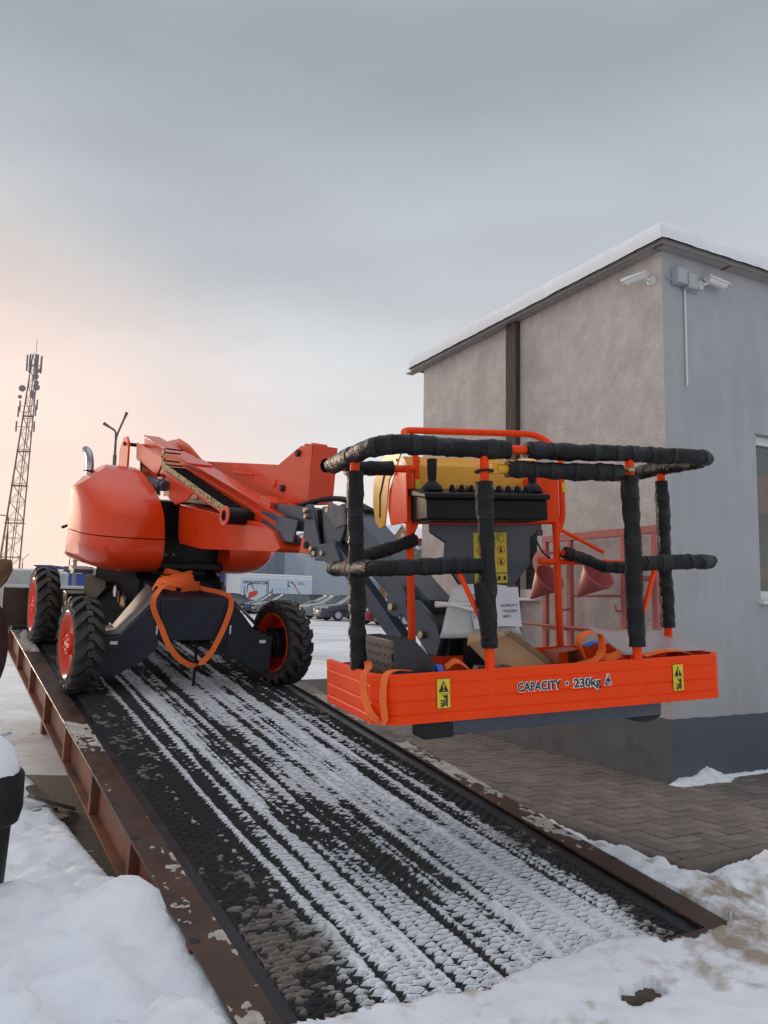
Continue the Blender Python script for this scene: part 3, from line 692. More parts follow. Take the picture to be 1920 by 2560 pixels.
# windows
def window(h, right):
    d = 0.10; t = 0.075
    def P(x0, x1, z0, z1, y0, y1):
        m_ = MB()
        if right: m_.box(x0, x1, y0, y1, z0, z1)
        else: m_.box(y0, y1, x0, x1, z0, z1)
        return m_
    w = P(h[0] + 0.01, h[1] - 0.01, h[2] + 0.01, h[3] - 0.01, 0.122, 0.128).build('window', 'ink', bld, BLD)
    fr = [(h[0], h[1], h[2], h[2] + t), (h[0], h[1], h[3] - t, h[3]), (h[0], h[0] + t * 0.9, h[2] + t, h[3] - t), (h[1] - t * 0.9, h[1], h[2] + t, h[3] - t), ((h[0] + h[1]) / 2 - 0.05, (h[0] + h[1]) / 2 + 0.05, h[2] + t, h[3] - t)]
    for f in fr: P(*f, d - 0.035, d + 0.02).build('frame', 'white_plastic', w, BLD, bevel=0.006)
    mid = (h[0] + h[1]) / 2
    P(h[0] + t * 0.9, mid - 0.05, h[2] + t, h[3] - t, d - 0.005, d).build('pane', 'glass', w, BLD)
    P(mid + 0.05, h[1] - t * 0.9, h[2] + t, h[3] - t, d - 0.005, d).build('pane', 'glass', w, BLD)
    s_ = P(h[0] - 0.03, h[1] + 0.03, h[2] - 0.035, h[2] - 0.002, -0.05, d); s_.build('sill', 'white_plastic', w, BLD, bevel=0.008)
window(WR[0], True); window(WL[0], False)
# roof
OV = 0.11
def roof_pt(x, y, dz): return (x, y, HR + (HL - HR) * y / LA + dz)
def slab(x0, x1, y0, y1, z0, z1):
    m_ = MB(); vs = [roof_pt(x, y, z) for z in (z0, z1) for x, y in ((x0, y0), (x1, y0), (x1, y1), (x0, y1))]
    return m_.add(vs, [(0, 3, 2, 1), (4, 5, 6, 7), (0, 1, 5, 4), (1, 2, 6, 5), (2, 3, 7, 6), (3, 0, 4, 7)])
rf = slab(-OV + 0.02, LB, -OV + 0.02, LA + OV - 0.02, 0.016, 0.036).build('roof', 'fascia', bld, BLD)
slab(-OV, LB, -OV - 0.0, -OV + 0.018, -0.004, 0.040).build('fascia', 'fascia', rf, BLD, bevel=0.003)
slab(-OV - 0.0, -OV + 0.018, -OV + 0.019, LA + OV, -0.004, 0.039).build('fascia', 'fascia', rf, BLD, bevel=0.003)
slab(-OV, LB, LA + OV - 0.018, LA + OV, -0.004, 0.038).build('fascia', 'fascia', rf, BLD, bevel=0.003)
for k in range(9): slab(-OV + 0.03 + k * 0.78, -OV + 0.015 + (k + 1) * 0.78, -OV + 0.02, 0.0, 0.0, 0.015).build('soffit_panel', 'soffit', rf, BLD)
for k in range(5): slab(-OV + 0.02, 0.0, 0.02 + k * 0.75, 0.005 + (k + 1) * 0.75, 0.0, 0.015).build('soffit_panel', 'soffit', rf, BLD)
for k in range(9): slab(-OV + 0.01 + k * 0.78, -OV + 0.034 + k * 0.78, -OV + 0.02, -0.002, -0.006, 0.002).build('soffit_batten', 'rust', rf, BLD)
# roof snow with rounded overhanging lip
def roof_snow():
    X = np.concatenate([-OV - 0.03 + np.array([0, 0.004, 0.015, 0.035, 0.07, 0.11]), np.arange(0.0, LB, 0.06)])
    Y = np.concatenate([-OV - 0.03 + np.array([0, 0.004, 0.015, 0.035, 0.07, 0.11]), np.arange(0.0, LA, 0.06), LA + OV + 0.03 - np.array([0.11, 0.07, 0.035, 0.015, 0.004, 0])])
    xx, yy = np.meshgrid(X, Y)
    ex = np.minimum.reduce([xx + OV + 0.03, yy + OV + 0.03, LA + OV + 0.03 - yy])
    prof = np.sqrt(np.clip(1 - (1 - np.clip(ex / 0.13, 0, 1)) ** 2, 0, 1))
    hn = fbm(xx * 6, yy * 6, 4, 301)
    h = 0.034 + prof * (0.18 + 0.04 * (hn - 0.5)) + 0.008 * (fbm(xx * 20, yy * 20, 2, 305) - 0.5)
    h = np.where(ex < 0.002, 0.026 + 0.012 * (fbm(xx * 14, yy * 14, 3, 309) - 0.5), h)
    zz = HR + (HL - HR) * yy / LA + h
    jit = 0.008 * (fbm(xx * 9 + 5, yy * 9, 3, 311) - 0.5) * (ex < 0.05)
    loc = np.stack([xx + jit, yy + jit, zz, np.ones_like(zz)], -1) @ np.array([[BLD[r][c] for c in range(4)] for r in range(3)]).T
    o = grid_mesh('roof_snow', loc[..., 0], loc[..., 1], loc[..., 2], None, 'snow'); tag(o, 'thick snow cover on the roof of the plastered building', 'snow', None, 'stuff')
roof_snow()
# timber post on the left face
tm = MB(); tm.box(-0.055, 0.0, 1.74, 1.90, 0.45, ztop(1.8) - 0.0); tm.build('timber_post', 'timber', bld, BLD, bevel=0.006)
# lamp bracket behind the far end
lb_ = MB(); lb_.prism([(LA + 0.0, 2.45), (LA + 0.10, 2.47), (LA + 0.07, 2.68), (LA, 2.72)], 0.0, 0.12, 'x'); lb_.build('wall_lamp', 'timber', bld, BLD, bevel=0.01)
# cameras, boxes, conduit on the wall
def cctv(Mx, label):
    Mx = Mx @ Matrix.Diagonal((0.70, 0.70, 0.70, 1))
    c = empty('security_camera', Mx, label, 'camera', 'security cameras under the roof')
    b = MB(); b.lathe([(0.0, 0.0), (0.05, 0.0), (0.055, 0.012), (0.04, 0.03), (0.0, 0.032)], 20, 'y'); b.build('mount', 'white_plastic', c, Mx)
    a = MB(); a.tube([(0, 0.03, 0), (0.02, 0.06, 0.0), (0.05, 0.085, 0.02)], 0.019, 10); a.build('arm', 'white_plastic', c, Mx)
    h = MB(); h.tube([(0.02, 0.09, 0.05), (0.26, 0.13, 0.0)], [0.045, 0.048], 20); h.build('housing', 'white_plastic', c, Mx, bevel=0.006)
    s_ = MB(); n = 10; vs = []; fs = []
    for k, (t, w) in enumerate(((-0.05, 1), (1.12, 1))):
        p0 = Vector((0.02, 0.09, 0.05)).lerp(Vector((0.26, 0.13, 0.0)), t); ax = (Vector((0.24, 0.04, -0.05))).normalized(); sd_ = ax.cross(ZV).normalized(); upv = sd_.cross(ax)
        for i in range(n + 1):
            th = pi * i / n; vs.append(p0 + sd_ * cos(th) * 0.056 + upv * (sin(th) * 0.056 + 0.004))
    for i in range(n): fs.append((i, i + 1, n + 2 + i, n + 1 + i))
    s_.add(vs, fs); so = s_.build('sun_shield', 'white_plastic', c, Mx); q = so.modifiers.new('t', 'SOLIDIFY'); q.thickness = 0.004
    l = MB(); l.tube([(0.261, 0.1302, 0.0), (0.265, 0.131, -0.001)], 0.043, 20); l.build('lens', 'ink', c, Mx)
    return c
# right camera: looks along +x of the right face, wall normal is -y
Mr = BLD @ Matrix.Translation((0.43, 0.0, 3.82)) @ Matrix(((1, 0, 0, 0), (0, -1, 0, 0), (0, 0, 1, 0), (0, 0, 0, 1)))
cctv(Mr, 'white bullet camera on the blue grey wall pointing right')
Ml = BLD @ Matrix.Translation((0.0, 0.10, 3.80)) @ Matrix(((-0.35, -0.937, 0, 0), (0.937, -0.35, 0, 0), (0, 0, 1, 0), (0, 0, 0, 1)))
cctv(Ml, 'white bullet camera at the wall corner pointing left towards the ramp')
for k, (x0, lab) in enumerate(((0.10, 'grey junction box nearest the wall corner below the eave'), (0.215, 'grey junction box with the conduit, right one of the pair'))):
    j = MB(); j.box(x0, x0 + 0.105, -0.075, 0.0, 3.755 - 0.02 * k, 3.88 - 0.02 * k); tag(j.build('junction_box', 'grey_plastic', None, BLD, bevel=0.008), lab, 'junction box')
cd = MB(); cd.cyl((0.235, -0.014, 3.735), (0.235, -0.014, 2.965), 0.008, 10); tag(cd.build('conduit', 'white_plastic', None, BLD), 'thin white conduit running down the blue grey wall', 'conduit')
cw = MB(); cw.tube(rpath([(0.0, 0.03, 3.80), (0.05, -0.02, 3.80), (0.10, -0.04, 3.77)], 0.03), 0.005, 6); cw.tube(rpath([(0.32, -0.02, 3.745), (0.38, -0.012, 3.73), (0.40, -0.012, 3.80), (0.45, -0.01, 3.82)], 0.03), 0.004, 6)
tag(cw.build('camera_cable', 'grey_plastic', None, BLD), 'thin grey cables joining the cameras to the boxes', 'cable')

# ---------------------------------------------------------------- red fire board in front of the left face
fb = empty('fire_board', BLD, 'faded red steel fire board frame standing against the beige wall', 'fire board')
def fbox(name, y0, y1, z0, z1, x0=-0.15, x1=-0.11, m='firered', par=None):
    q = MB(); q.box(x0, x1, y0, y1, z0, z1); return q.build(name, m, par or fb, BLD, bevel=0.003)
for y in (0.0, 0.31, 0.92, 1.23): fbox('post', y - 0.025, y + 0.025, 0.66, 1.80)
fbox('top_rail', -0.027, 1.257, 1.80, 1.86)
fbox('inner_rail', -0.02, 0.29, 1.45, 1.49, -0.148, -0.112)
fbox('inner_rail', 0.94, 1.21, 1.70, 1.72, -0.148, -0.112)
fbox('crossbar', 0.335, 0.895, 1.33, 1.35, -0.14, -0.12)
for y0, y1 in ((0.025, 0.285), (0.335, 0.895), (0.945, 1.205)): fbox('tool_bar', y0, y1, 1.055, 1.085, -0.16, -0.13)
for y in (0.31, 0.92):
    h = MB(); h.tube(rpath([(-0.15, y, 1.23), (-0.22, y, 1.22), (-0.23, y, 1.27)], 0.02), 0.008, 8); h.build('hook', 'firered', fb, BLD)
tl = MB(); tl.tube(rpath([(-0.17, 0.05, 1.06), (-0.17, 1.5, 1.10), (-0.17, 1.58, 1.14), (-0.17, 1.64, 1.22)], 0.05), 0.012, 8); tl.tube([(-0.17, 1.50, 1.10), (-0.17, 1.62, 1.03)], 0.012, 8)
tag(tl.build('fire_hook_pole', 'firered', None, BLD), 'long red fork ended fire pole lying across the fire board', 'fire pole')
dk = MB(); dk.lathe([(0.0, -0.02), (0.10, -0.02), (0.105, 0.0), (0.10, 0.02), (0.0, 0.02)], 28, 'x', (-0.18, 1.22, 1.63)); dk.box(-0.206, -0.2, 1.17, 1.27, 1.665, 1.675); dk.box(-0.206, -0.2, 1.17, 1.27, 1.60, 1.61)
tag(dk.build('red_disc', 'firered', None, BLD, bevel=0.003), 'round red metal disc on the left post of the fire board', 'disc')
def cone(yc, zc, label):
    # conical fire bucket hung on its side: rim towards the right and up, tip down left
    ax = Vector((-0.05, 0.80, -0.60)).normalized()
    e1 = ax.cross(Vector((1, 0, 0))).normalized(); e2 = ax.cross(e1)
    c = Vector((-0.30, yc, zc)); n = 28; vs = []; fs = []
    for h, r in ((0, 0.135), (0.02, 0.133), (0.29, 0.012), (0.30, 0.0)):
        for k in range(n): vs.append(c + ax * h + (e1 * cos(2 * pi * k / n) + e2 * sin(2 * pi * k / n)) * r)
    for i in range(3):
        for k in range(n): fs.append((i * n + k, i * n + (k + 1) % n, (i + 1) * n + (k + 1) % n, (i + 1) * n + k))
    m_ = MB(); m_.add(vs, fs); o = m_.build('fire_bucket', 'firered', None, BLD, smooth=50); q = o.modifiers.new('t', 'SOLIDIFY'); q.thickness = 0.003
    tag(o, label, 'fire bucket', 'conical fire buckets')
cone(0.97, 1.49, 'left red conical fire bucket tipped sideways behind the basket post')
cone(0.40, 1.51, 'right red conical fire bucket tipped sideways on the fire board')
# ---------------------------------------------------------------- boom lift
LIFT = empty('boom_lift', MACH, 'orange and navy articulated boom lift parked on the steel ramp', 'boom lift')
TR = 0.375
def tyre_mesh():
    mb = MB(); hw = 0.135
    prof = [(0.245, -hw + 0.02), (0.27, -hw - 0.005), (0.315, -hw - 0.008), (0.328, -hw + 0.01), (0.334, -0.08), (0.337, 0), (0.334, 0.08), (0.328, hw - 0.01), (0.315, hw + 0.008), (0.27, hw + 0.005), (0.245, hw - 0.02), (0.24, 0)]
    mb.lathe(prof, 56, 'y', closed=True)
    nl = 18
    for sd_ in (-1, 1):
        for k in range(nl):
            th0 = 2 * pi * (k + (0.5 if sd_ > 0 else 0)) / nl
            st = [(-0.028, 0.02, 0.125, TR), (0.02, 0.00, 0.15, TR), (0.065, 0.10, 0.165, TR), (0.115, 0.20, 0.18, TR - 0.004), (0.143, 0.24, 0.19, TR - 0.022), (0.149, 0.25, 0.19, 0.325)]
            top = []; bot = []
            for y, sh, w, r in st:
                for a in (sh - w / 2 * 1.0, sh + w / 2 * 1.0):
                    th = th0 + a * 1.0; rb_ = 0.322 if y < 0.13 else 0.310
                    top.append((r * sin(th), y * sd_, r * cos(th))); bot.append((rb_ * sin(th), min(y, 0.138) * sd_, rb_ * cos(th)))
            m = len(st); vs = top + bot; fs = []; o2 = 2 * m
            for i in range(m - 1):
                fs.append((2 * i, 2 * i + 1, 2 * i + 3, 2 * i + 2))
                fs.append((2 * i, 2 * i + 2, o2 + 2 * i + 2, o2 + 2 * i)); fs.append((2 * i + 1, o2 + 2 * i + 1, o2 + 2 * i + 3, 2 * i + 3))
            fs.append((0, o2, o2 + 1, 1)); fs.append((2 * m - 2, 2 * m - 1, o2 + 2 * m - 1, o2 + 2 * m - 2))
            mb.add(vs, fs)
        for k in range(44):        # side wall knobs
            th = 2 * pi * k / 44
            c = Vector((0.292 * sin(th), sd_ * (hw + 0.005), 0.292 * cos(th))); rad = Vector((sin(th), 0, cos(th))); tg = Vector((cos(th), 0, -sin(th)))
            mb.obox(c, rad * 0.013, tg * 0.010, Vector((0, 0.006, 0)))
    return mb
def make_wheel(u, v, w, steer, out):
    Mx = MACH @ Matrix.Translation((u, v, w)) @ Matrix.Rotation(steer, 4, 'Z')
    if out > 0: Mx = Mx @ Matrix.Rotation(pi, 4, 'Z')
    # outer side is local -y
    hubm = MB(); hubm.lathe([(0.0, -0.10), (0.075, -0.10), (0.08, -0.085), (0.08, 0.0), (0.0, 0.0)], 24, 'y')
    for k in range(6):
        a = 2 * pi * k / 6; hubm.cyl((0.055 * sin(a), -0.112, 0.055 * cos(a)), (0.055 * sin(a), -0.095, 0.055 * cos(a)), 0.009, 6)
    wh = hubm.build('wheel', 'orange', LIFT, Mx)
    Mx = Mx @ Matrix.Diagonal((0.97, 0.72, 0.97, 1))
    ty = bpy.data.objects.get('tyre')
    if ty is None: tyre_mesh().build('tyre', 'rubber', wh, Mx, smooth=32)
    else: link('tyre', ty.data, None, wh, Mx, 0, 0)
    rm = MB(); rm.lathe([(0.252, -0.135), (0.262, -0.142), (0.255, -0.148), (0.240, -0.135), (0.225, -0.10), (0.214, -0.082), (0.12, -0.088), (0.0, -0.092), (0.0, -0.07), (0.20, -0.065), (0.215, 0.0), (0.205, 0.06), (0.235, 0.125), (0.252, 0.145), (0.26, 0.14), (0.25, 0.11)], 48, 'y')
    rm.build('rim', 'orange', wh, Mx, smooth=40)
    hb = MB(); hb.cyl((0, -0.06, 0), (0, 0.16, 0), 0.13, 24); hb.cyl((0, 0.1, 0), (0, 0.2, 0), 0.09, 20); hb.build('hub_motor', 'black', wh, Mx, bevel=0.006)
FU, RU = 0.97, -1.0
make_wheel(FU, -0.86, TR - 0.024, radians(2), -1); make_wheel(FU, 0.79, TR - 0.024, radians(9), 1)
make_wheel(RU, -0.87, TR - 0.024, 0, -1); make_wheel(RU, 0.76, TR - 0.024, 0, 1)

def part(name, mb, m, fr=TURR, bevel=0.004, parent=LIFT, **k): return mb.build(name, m, parent, fr, bevel, **k)
# front cross frame: centre block and two swept arms
fx = MB(); fx.prism([(0.55, 0.35), (1.17, 0.41), (1.18, 0.74), (0.55, 0.80)], -0.325, 0.230, 'y'); blk = part('front_frame_block', fx, 'navy_dark', MACH, 0.010)
def arm(sg, name):
    mb = MB(); k = sg
    # sections from the block (inner) to the wheel (outer): (v, u_front, u_back, z_bottom, z_top)
    sec = [(0.278, 1.165, 0.62, 0.36, 0.735), (0.36, 1.15, 0.68, 0.26, 0.66), (0.56, 1.12, 0.82, 0.14, 0.44), (0.685, 1.12, 0.84, 0.13, 0.425)]
    vs = []; fs = []
    for v, uf, ub, zb, zt in sec:
        v2 = v * k - 0.047
        vs += [(uf, v2, zb), (uf, v2, zt), (ub, v2, zt), (ub, v2, zb)]
    for i in range(len(sec) - 1):
        for q in range(4): fs.append((i * 4 + q, i * 4 + (q + 1) % 4, i * 4 + 4 + (q + 1) % 4, i * 4 + 4 + q))
    fs += [(0, 1, 2, 3), (12, 15, 14, 13)]
    mb.add(vs, fs); a = part(name, mb, 'navy_dark', MACH, 0.006)
    v3 = 0.60 * k - 0.047
    s1 = MB(); s1.box(1.1203, 1.1215, v3 - 0.028, v3 + 0.028, 0.375, 0.40); part('decal', s1, 'white_ink', MACH, 0, a)
    v4 = 0.295 * k - 0.047
    s2 = MB(); s2.box(1.164, 1.1655, v4 - 0.007, v4 + 0.007, 0.46, 0.53); part('decal', s2, 'white_ink', MACH, 0, a)
    return a
arm(-1, 'front_axle_arm'); arm(1, 'front_axle_arm')
# deflector plate on the left arm
pl = MB(); pl.add([(1.10, -0.33, 0.755), (0.70, -0.33, 0.79), (0.84, -0.61, 0.475), (1.10, -0.61, 0.455), (1.10, -0.70, 0.445), (0.86, -0.70, 0.455)], [(0, 1, 2, 3), (3, 2, 5, 4)])
plo = part('arm_guard', pl, 'grey_steel', MACH, 0); q = plo.modifiers.new('t', 'SOLIDIFY'); q.thickness = 0.008
pr = MB(); pr.add([(1.09, 0.235, 0.765), (0.60, 0.235, 0.80), (0.74, 0.60, 0.52), (1.10, 0.55, 0.46)], [(0, 1, 2, 3)]); pro = part('arm_guard', pr, 'navy_dark', MACH, 0); q = pro.modifiers.new('t', 'SOLIDIFY'); q.thickness = 0.008
# rear frame and chassis centre
ch = MB(); ch.prism([(-0.95, 0.38), (0.56, 0.36), (0.56, 0.795), (0.28, 0.90), (-0.95, 0.90)], -0.36, 0.36, 'y'); part('chassis', ch, 'matte_black', MACH, 0.012)
tw_ = MB(); tw_.add([(0.56, -0.36, 0.36), (0.56, -0.36, 0.80), (0.25, -0.42, 0.905), (-0.5, -0.50, 0.90), (-0.6, -0.50, 0.36), (0.3, -0.45, 0.36)], [(0, 1, 2, 3, 4, 5)]); two = part('chassis_side_plate', tw_, 'matte_black', MACH, 0)
rx = MB(); rx.box(RU - 0.12, RU + 0.12, -0.68, 0.68, 0.26, 0.48); part('rear_axle_beam', rx, 'black', MACH, 0.01)
for sg in (-1, 1):
    a_ = MB(); a_.prism([(-0.95, 0.42), (-0.60, 0.42), (-0.2, 0.56), (0.05, 0.66), (0.02, 0.72), (-0.5, 0.70), (-0.95, 0.66)], sg * 0.44 - 0.08, sg * 0.44 + 0.08, 'y'); part('rear_axle_arm', a_, 'matte_black', MACH, 0.006)
    b_ = MB(); b_.box(-0.98, -0.70, sg * 0.58 - 0.09, sg * 0.58 + 0.09, 0.70, 0.74); part('mount_plate', b_, 'grey_steel', MACH, 0.004)
rd = MB(); rd.prism([(0.15, 0.56), (0.22, 0.56), (0.20, 0.66), (0.15, 0.66)], -0.44, -0.37, 'y'); part('red_bracket', rd, 'firered', MACH, 0.004)
pin = MB(); pin.cyl((1.05, 0.02, 0.40), (1.05, 0.02, 0.02), 0.013, 10); part('hanging_pin', pin, 'black', MACH, 0)
# emblem on the chassis side plate: orange figure with black outline and a white tag
em = MB(); E0 = Matrix.Identity(4)
def side_poly(pts, o): return [(0.35 + p[0], -0.428 + o + 0.12 * (0.35 + p[0] - 0.3), 0.55 + p[1]) for p in pts]
em.add(side_poly([(-0.02, 0.0), (0.01, 0.01), (0.05, -0.01), (0.085, 0.01), (0.13, 0.0), (0.12, 0.06), (0.14, 0.10), (0.09, 0.085), (0.06, 0.12), (0.03, 0.08), (-0.01, 0.09), (0.005, 0.05)], -0.032), [tuple(range(12))]); part('emblem_outline', em, 'ink', MACH, 0, two)
e2 = MB(); e2.add(side_poly([(0.0, 0.012), (0.03, 0.02), (0.05, 0.005), (0.08, 0.02), (0.115, 0.012), (0.105, 0.055), (0.085, 0.07), (0.06, 0.095), (0.035, 0.065), (0.01, 0.07), (0.02, 0.045)], -0.034), [tuple(range(11))]); part('emblem', e2, mat('emblem_gold', (0.62, 0.30, 0.06), 0.5), MACH, 0, two)
w2 = MB(); w2.add(side_poly([(-0.20, 0.10), (-0.18, 0.06), (-0.13, 0.06), (-0.12, 0.12), (-0.15, 0.16), (-0.19, 0.14)], -0.03), [tuple(range(6))]); part('white_mark', w2, 'white_ink', MACH, 0, two)
# slewing ring
sr = MB(); sr.lathe([(0.0, 0.88), (0.36, 0.88), (0.36, 0.93), (0.32, 0.94), (0.32, 0.97), (0.0, 0.97)], 40, 'z'); part('slewing_ring', sr, 'black', TURR @ Matrix.Translation((-0.15, 0, -0.03)), 0)
hz_ = MB(); hz_.cyl((0.42, -0.30, 0.86), (0.42, 0.18, 0.86), 0.05, 18); part('swing_motor', hz_, 'black', TURR, 0.004)

# ------------ turntable with two covers
tb = MB(); tb.box(-0.75, 0.44, -0.31, 0.33, 0.93, 1.46); part('turntable', tb, 'black', TURR, 0.008)
bar = MB(); bar.box(0.40, 0.56, -0.33, 0.42, 0.905, 0.955); part('front_bar', bar, 'black', TURR, 0.006)
fp = MB(); fp.box(0.44, 0.455, -0.30, -0.02, 0.98, 1.47); part('front_panel', fp, 'black_plastic', TURR, 0.004)
for y in (-0.27, -0.2, -0.13):
    b = MB(); b.cyl((0.455, y, 1.02), (0.47, y, 1.02), 0.012, 8); part('bolt', b, 'grey_steel', TURR, 0)
def cover(sg):
    prof = [(-0.66, 0.95), (-0.66, 1.55), (-0.60, 1.70), (-0.31, 1.748), (0.0, 1.712), (0.183, 1.64), (0.36, 1.565), (0.494, 1.48), (0.60, 1.37), (0.645, 1.27), (0.672, 1.15), (0.672, 1.03), (0.63, 0.95), (0.53, 0.885), (0.30, 0.85), (-0.5, 0.85)]
    P = []
    m = len(prof)
    for i in range(m):
        p0, p1, p2, p3 = [Vector(prof[(i + k) % m]) for k in (-1, 0, 1, 2)]
        for t in (0, 0.25, 0.5, 0.75):
            P.append(0.5 * ((2 * p1) + (p2 - p0) * t + (2 * p0 - 5 * p1 + 4 * p2 - p3) * t * t + (-p0 + 3 * p1 - 3 * p2 + p3) * t ** 3))
    n = len(P); cx, cz = -0.12, 1.25; vs = []; fs = []
    qs = [0, 0.15, 0.30, 0.42, 0.52, 0.60, 0.67, 0.73, 0.79, 0.85, 0.90, 0.94, 0.97, 0.99, 1.0]
    for t in qs:
        e = (1 - max(0, (t - 0.30) / 0.70) ** 2.8) ** (1 / 2.2)
        kp = 0.50 + 0.50 * e; kz = 0.72 + 0.28 * e
        for v in P:
            z = cz + (v[1] - cz) * kz; x = cx + (v[0] - cx) * (kp if v[0] > cx else (0.55 + 0.45 * e))
            # lower half tucks in towards the belly
            tuck = 0.10 * max(0, (1.05 - z) / 0.2) * t
            # facet: upper rear of the flank is planed back
            vs.append((x, sg * (0.30 + t * (0.575) - tuck), z))
    for i in range(len(qs) - 1):
        for k in range(n): fs.append((i * n + k, i * n + (k + 1) % n, (i + 1) * n + (k + 1) % n, (i + 1) * n + k))
    fs += [tuple(range(n)), tuple(range((len(qs) - 1) * n, len(qs) * n))]
    me = bpy.data.meshes.new('cover'); me.from_pydata(vs, [], fs); me.update()
    bm = bmesh.new(); bm.from_mesh(me)
    for co_, no_ in (((0.05, 0.715, 1.655), (-0.13, 0.60, 0.79)), ((-0.22, 0.815, 1.3), (-0.40, 0.915, 0.06))):
        r = bmesh.ops.bisect_plane(bm, geom=bm.verts[:] + bm.edges[:] + bm.faces[:], plane_co=(co_[0], sg * co_[1], co_[2]), plane_no=(no_[0], sg * no_[1], no_[2]), clear_outer=True)
        fr_ = bmesh.ops.holes_fill(bm, edges=[e for e in r['geom_cut'] if isinstance(e, bmesh.types.BMEdge)], sides=0)
        if no_[1] > 0.9 and fr_['faces']: bmesh.ops.recalc_face_normals(bm, faces=bm.faces); bmesh.ops.inset_individual(bm, faces=fr_['faces'], thickness=0.045, depth=-0.02, use_even_offset=True)
    bm.to_mesh(me); bm.free()
    outs = []
    for nm, zc, keep_up in (('upper_cover', 1.163, True), ('lower_cover', 1.155, False)):
        bm = bmesh.new(); bm.from_mesh(me); bmesh.ops.recalc_face_normals(bm, faces=bm.faces)
        r = bmesh.ops.bisect_plane(bm, geom=bm.verts[:] + bm.edges[:] + bm.faces[:], plane_co=(0, 0, zc), plane_no=(0, 0, 1), clear_outer=not keep_up, clear_inner=keep_up)
        ed = [e for e in r['geom_cut'] if isinstance(e, bmesh.types.BMEdge)]
        bmesh.ops.holes_fill(bm, edges=ed, sides=0)
        m2 = bpy.data.meshes.new(nm); bm.to_mesh(m2); bm.free()
        outs.append(link(nm, m2, 'orange', LIFT, TURR, 0.010, 22, 3))
    return outs
cl = cover(-1); cover(1)
# vent panel on the rear flank of the left cover
vp = MB(); None
lt = MB(); lt.obox((-0.36, -0.76, 1.185), (0.03, 0, 0), (0, 0.025, 0), (0, 0, 0.02)); lt.cyl((-0.36, -0.77, 1.18), (-0.42, -0.82, 1.15), 0.014, 8); part('latch', lt, 'black_plastic', TURR, 0.004, cl[0])
ex = MB(); ex.tube(rpath([(-0.47, -0.60, 1.50), (-0.49, -0.60, 1.755), (-0.55, -0.60, 1.845), (-0.64, -0.605, 1.872)], 0.08, 9), 0.034, 20); part('exhaust_pipe', ex, 'chrome', TURR, 0)
ef = MB(); ef.lathe([(0.037, 0), (0.062, 0.0), (0.062, 0.008), (0.037, 0.012)], 24, 'z', (-0.47, -0.60, 1.672)); part('exhaust_flange', ef, 'black', TURR, 0)

# ------------ booms, side profiles in (forward, up), extruded sideways
def bp(name, poly, y0, y1, m='orange', bevel=0.005, parent=LIFT): 
    q = MB(); q.prism(poly, y0, y1, 'y'); return part(name, q, m, TURR, bevel, parent)
def pins(lst, y0, y1, m='black', r=0.018):
    for (x, z) in lst:
        q = MB(); q.cyl((x, y0, z), (x, y1, z), r, 14); part('pivot_pin', q, m, TURR, 0.003)
SLB = (1.466 - 2.055) / (2.17 + 0.55)
def mbz(p, off=0): return 2.055 + SLB * (p + 0.55) + off
mbm = bp('main_boom', [(-0.55, mbz(-0.55)), (2.17, mbz(2.17)), (2.17, mbz(2.17, -0.115)), (0.9, mbz(0.9, -0.19)), (-0.50, mbz(-0.5, -0.20))], -0.095, 0.045)
bp('boom_top_plate', [(-0.56, mbz(-0.56, 0.012)), (2.19, mbz(2.19, 0.012)), (2.19, mbz(2.19, 0.001)), (-0.56, mbz(-0.56, 0.001))], -0.112, 0.062, parent=mbm, bevel=0.003)
bp('boom_side_rail', [(0.42, mbz(0.42, -0.045)), (2.15, mbz(2.15, -0.045)), (2.15, mbz(2.15, -0.075)), (0.42, mbz(0.42, -0.075))], -0.118, -0.096, parent=mbm, bevel=0.003)
bp('cover_bracket', [(0.45, mbz(0.45, 0.016)), (0.70, mbz(0.70, 0.016)), (0.70, mbz(0.70, 0.026)), (0.45, mbz(0.45, 0.026))], -0.16, 0.062, bevel=0.002, parent=mbm)
bp('end_bracket', [(1.82, mbz(1.82, 0.013)), (2.10, mbz(2.10, 0.013)), (2.10, mbz(2.10, 0.045)), (1.82, mbz(1.82, 0.045))], 0.0, 0.16, bevel=0.003, parent=mbm)
# left guard plate near the top pivot
bp('guard_plate', [(-0.36, 1.98), (0.34, 1.845), (0.22, 1.70), (-0.33, 1.82)], -0.235, -0.215)
bp('guard_plate_inner', [(-0.33, 1.80), (0.10, 1.70), (0.10, 1.52), (-0.33, 1.55)], -0.20, -0.185)
# top pivot plates
for y in (-0.26, 0.10): bp('pivot_plate', [(-0.72, 1.62), (-0.74, 1.90), (-0.66, 2.02), (-0.56, 2.035), (-0.50, 1.98), (-0.48, 1.62)], y, y + 0.02)
pins([(-0.60, 1.965), (-0.60, 1.70)], -0.275, 0.15)
cyl_ = MB(); cyl_.cyl((-0.35, -0.22, 1.66), (0.40, -0.22, 1.60), 0.045, 20); cyl_.cyl((0.28, -0.22, 1.609), (0.33, -0.22, 1.605), 0.052, 20); part('lift_cylinder', cyl_, 'navy', TURR, 0.003)
hs = MB()
for k in range(4): hs.tube(rpath([(-0.3 + 0.02 * k, -0.16 - 0.012 * k, 1.92), (-0.28 + 0.03 * k, -0.22 - 0.01 * k, 1.75), (-0.1 + 0.02 * k, -0.2, 1.58), (0.2, -0.19, 1.52 + 0.02 * k)], 0.1), 0.009, 8)
part('hydraulic_hoses', hs, 'black_plastic', TURR, 0)
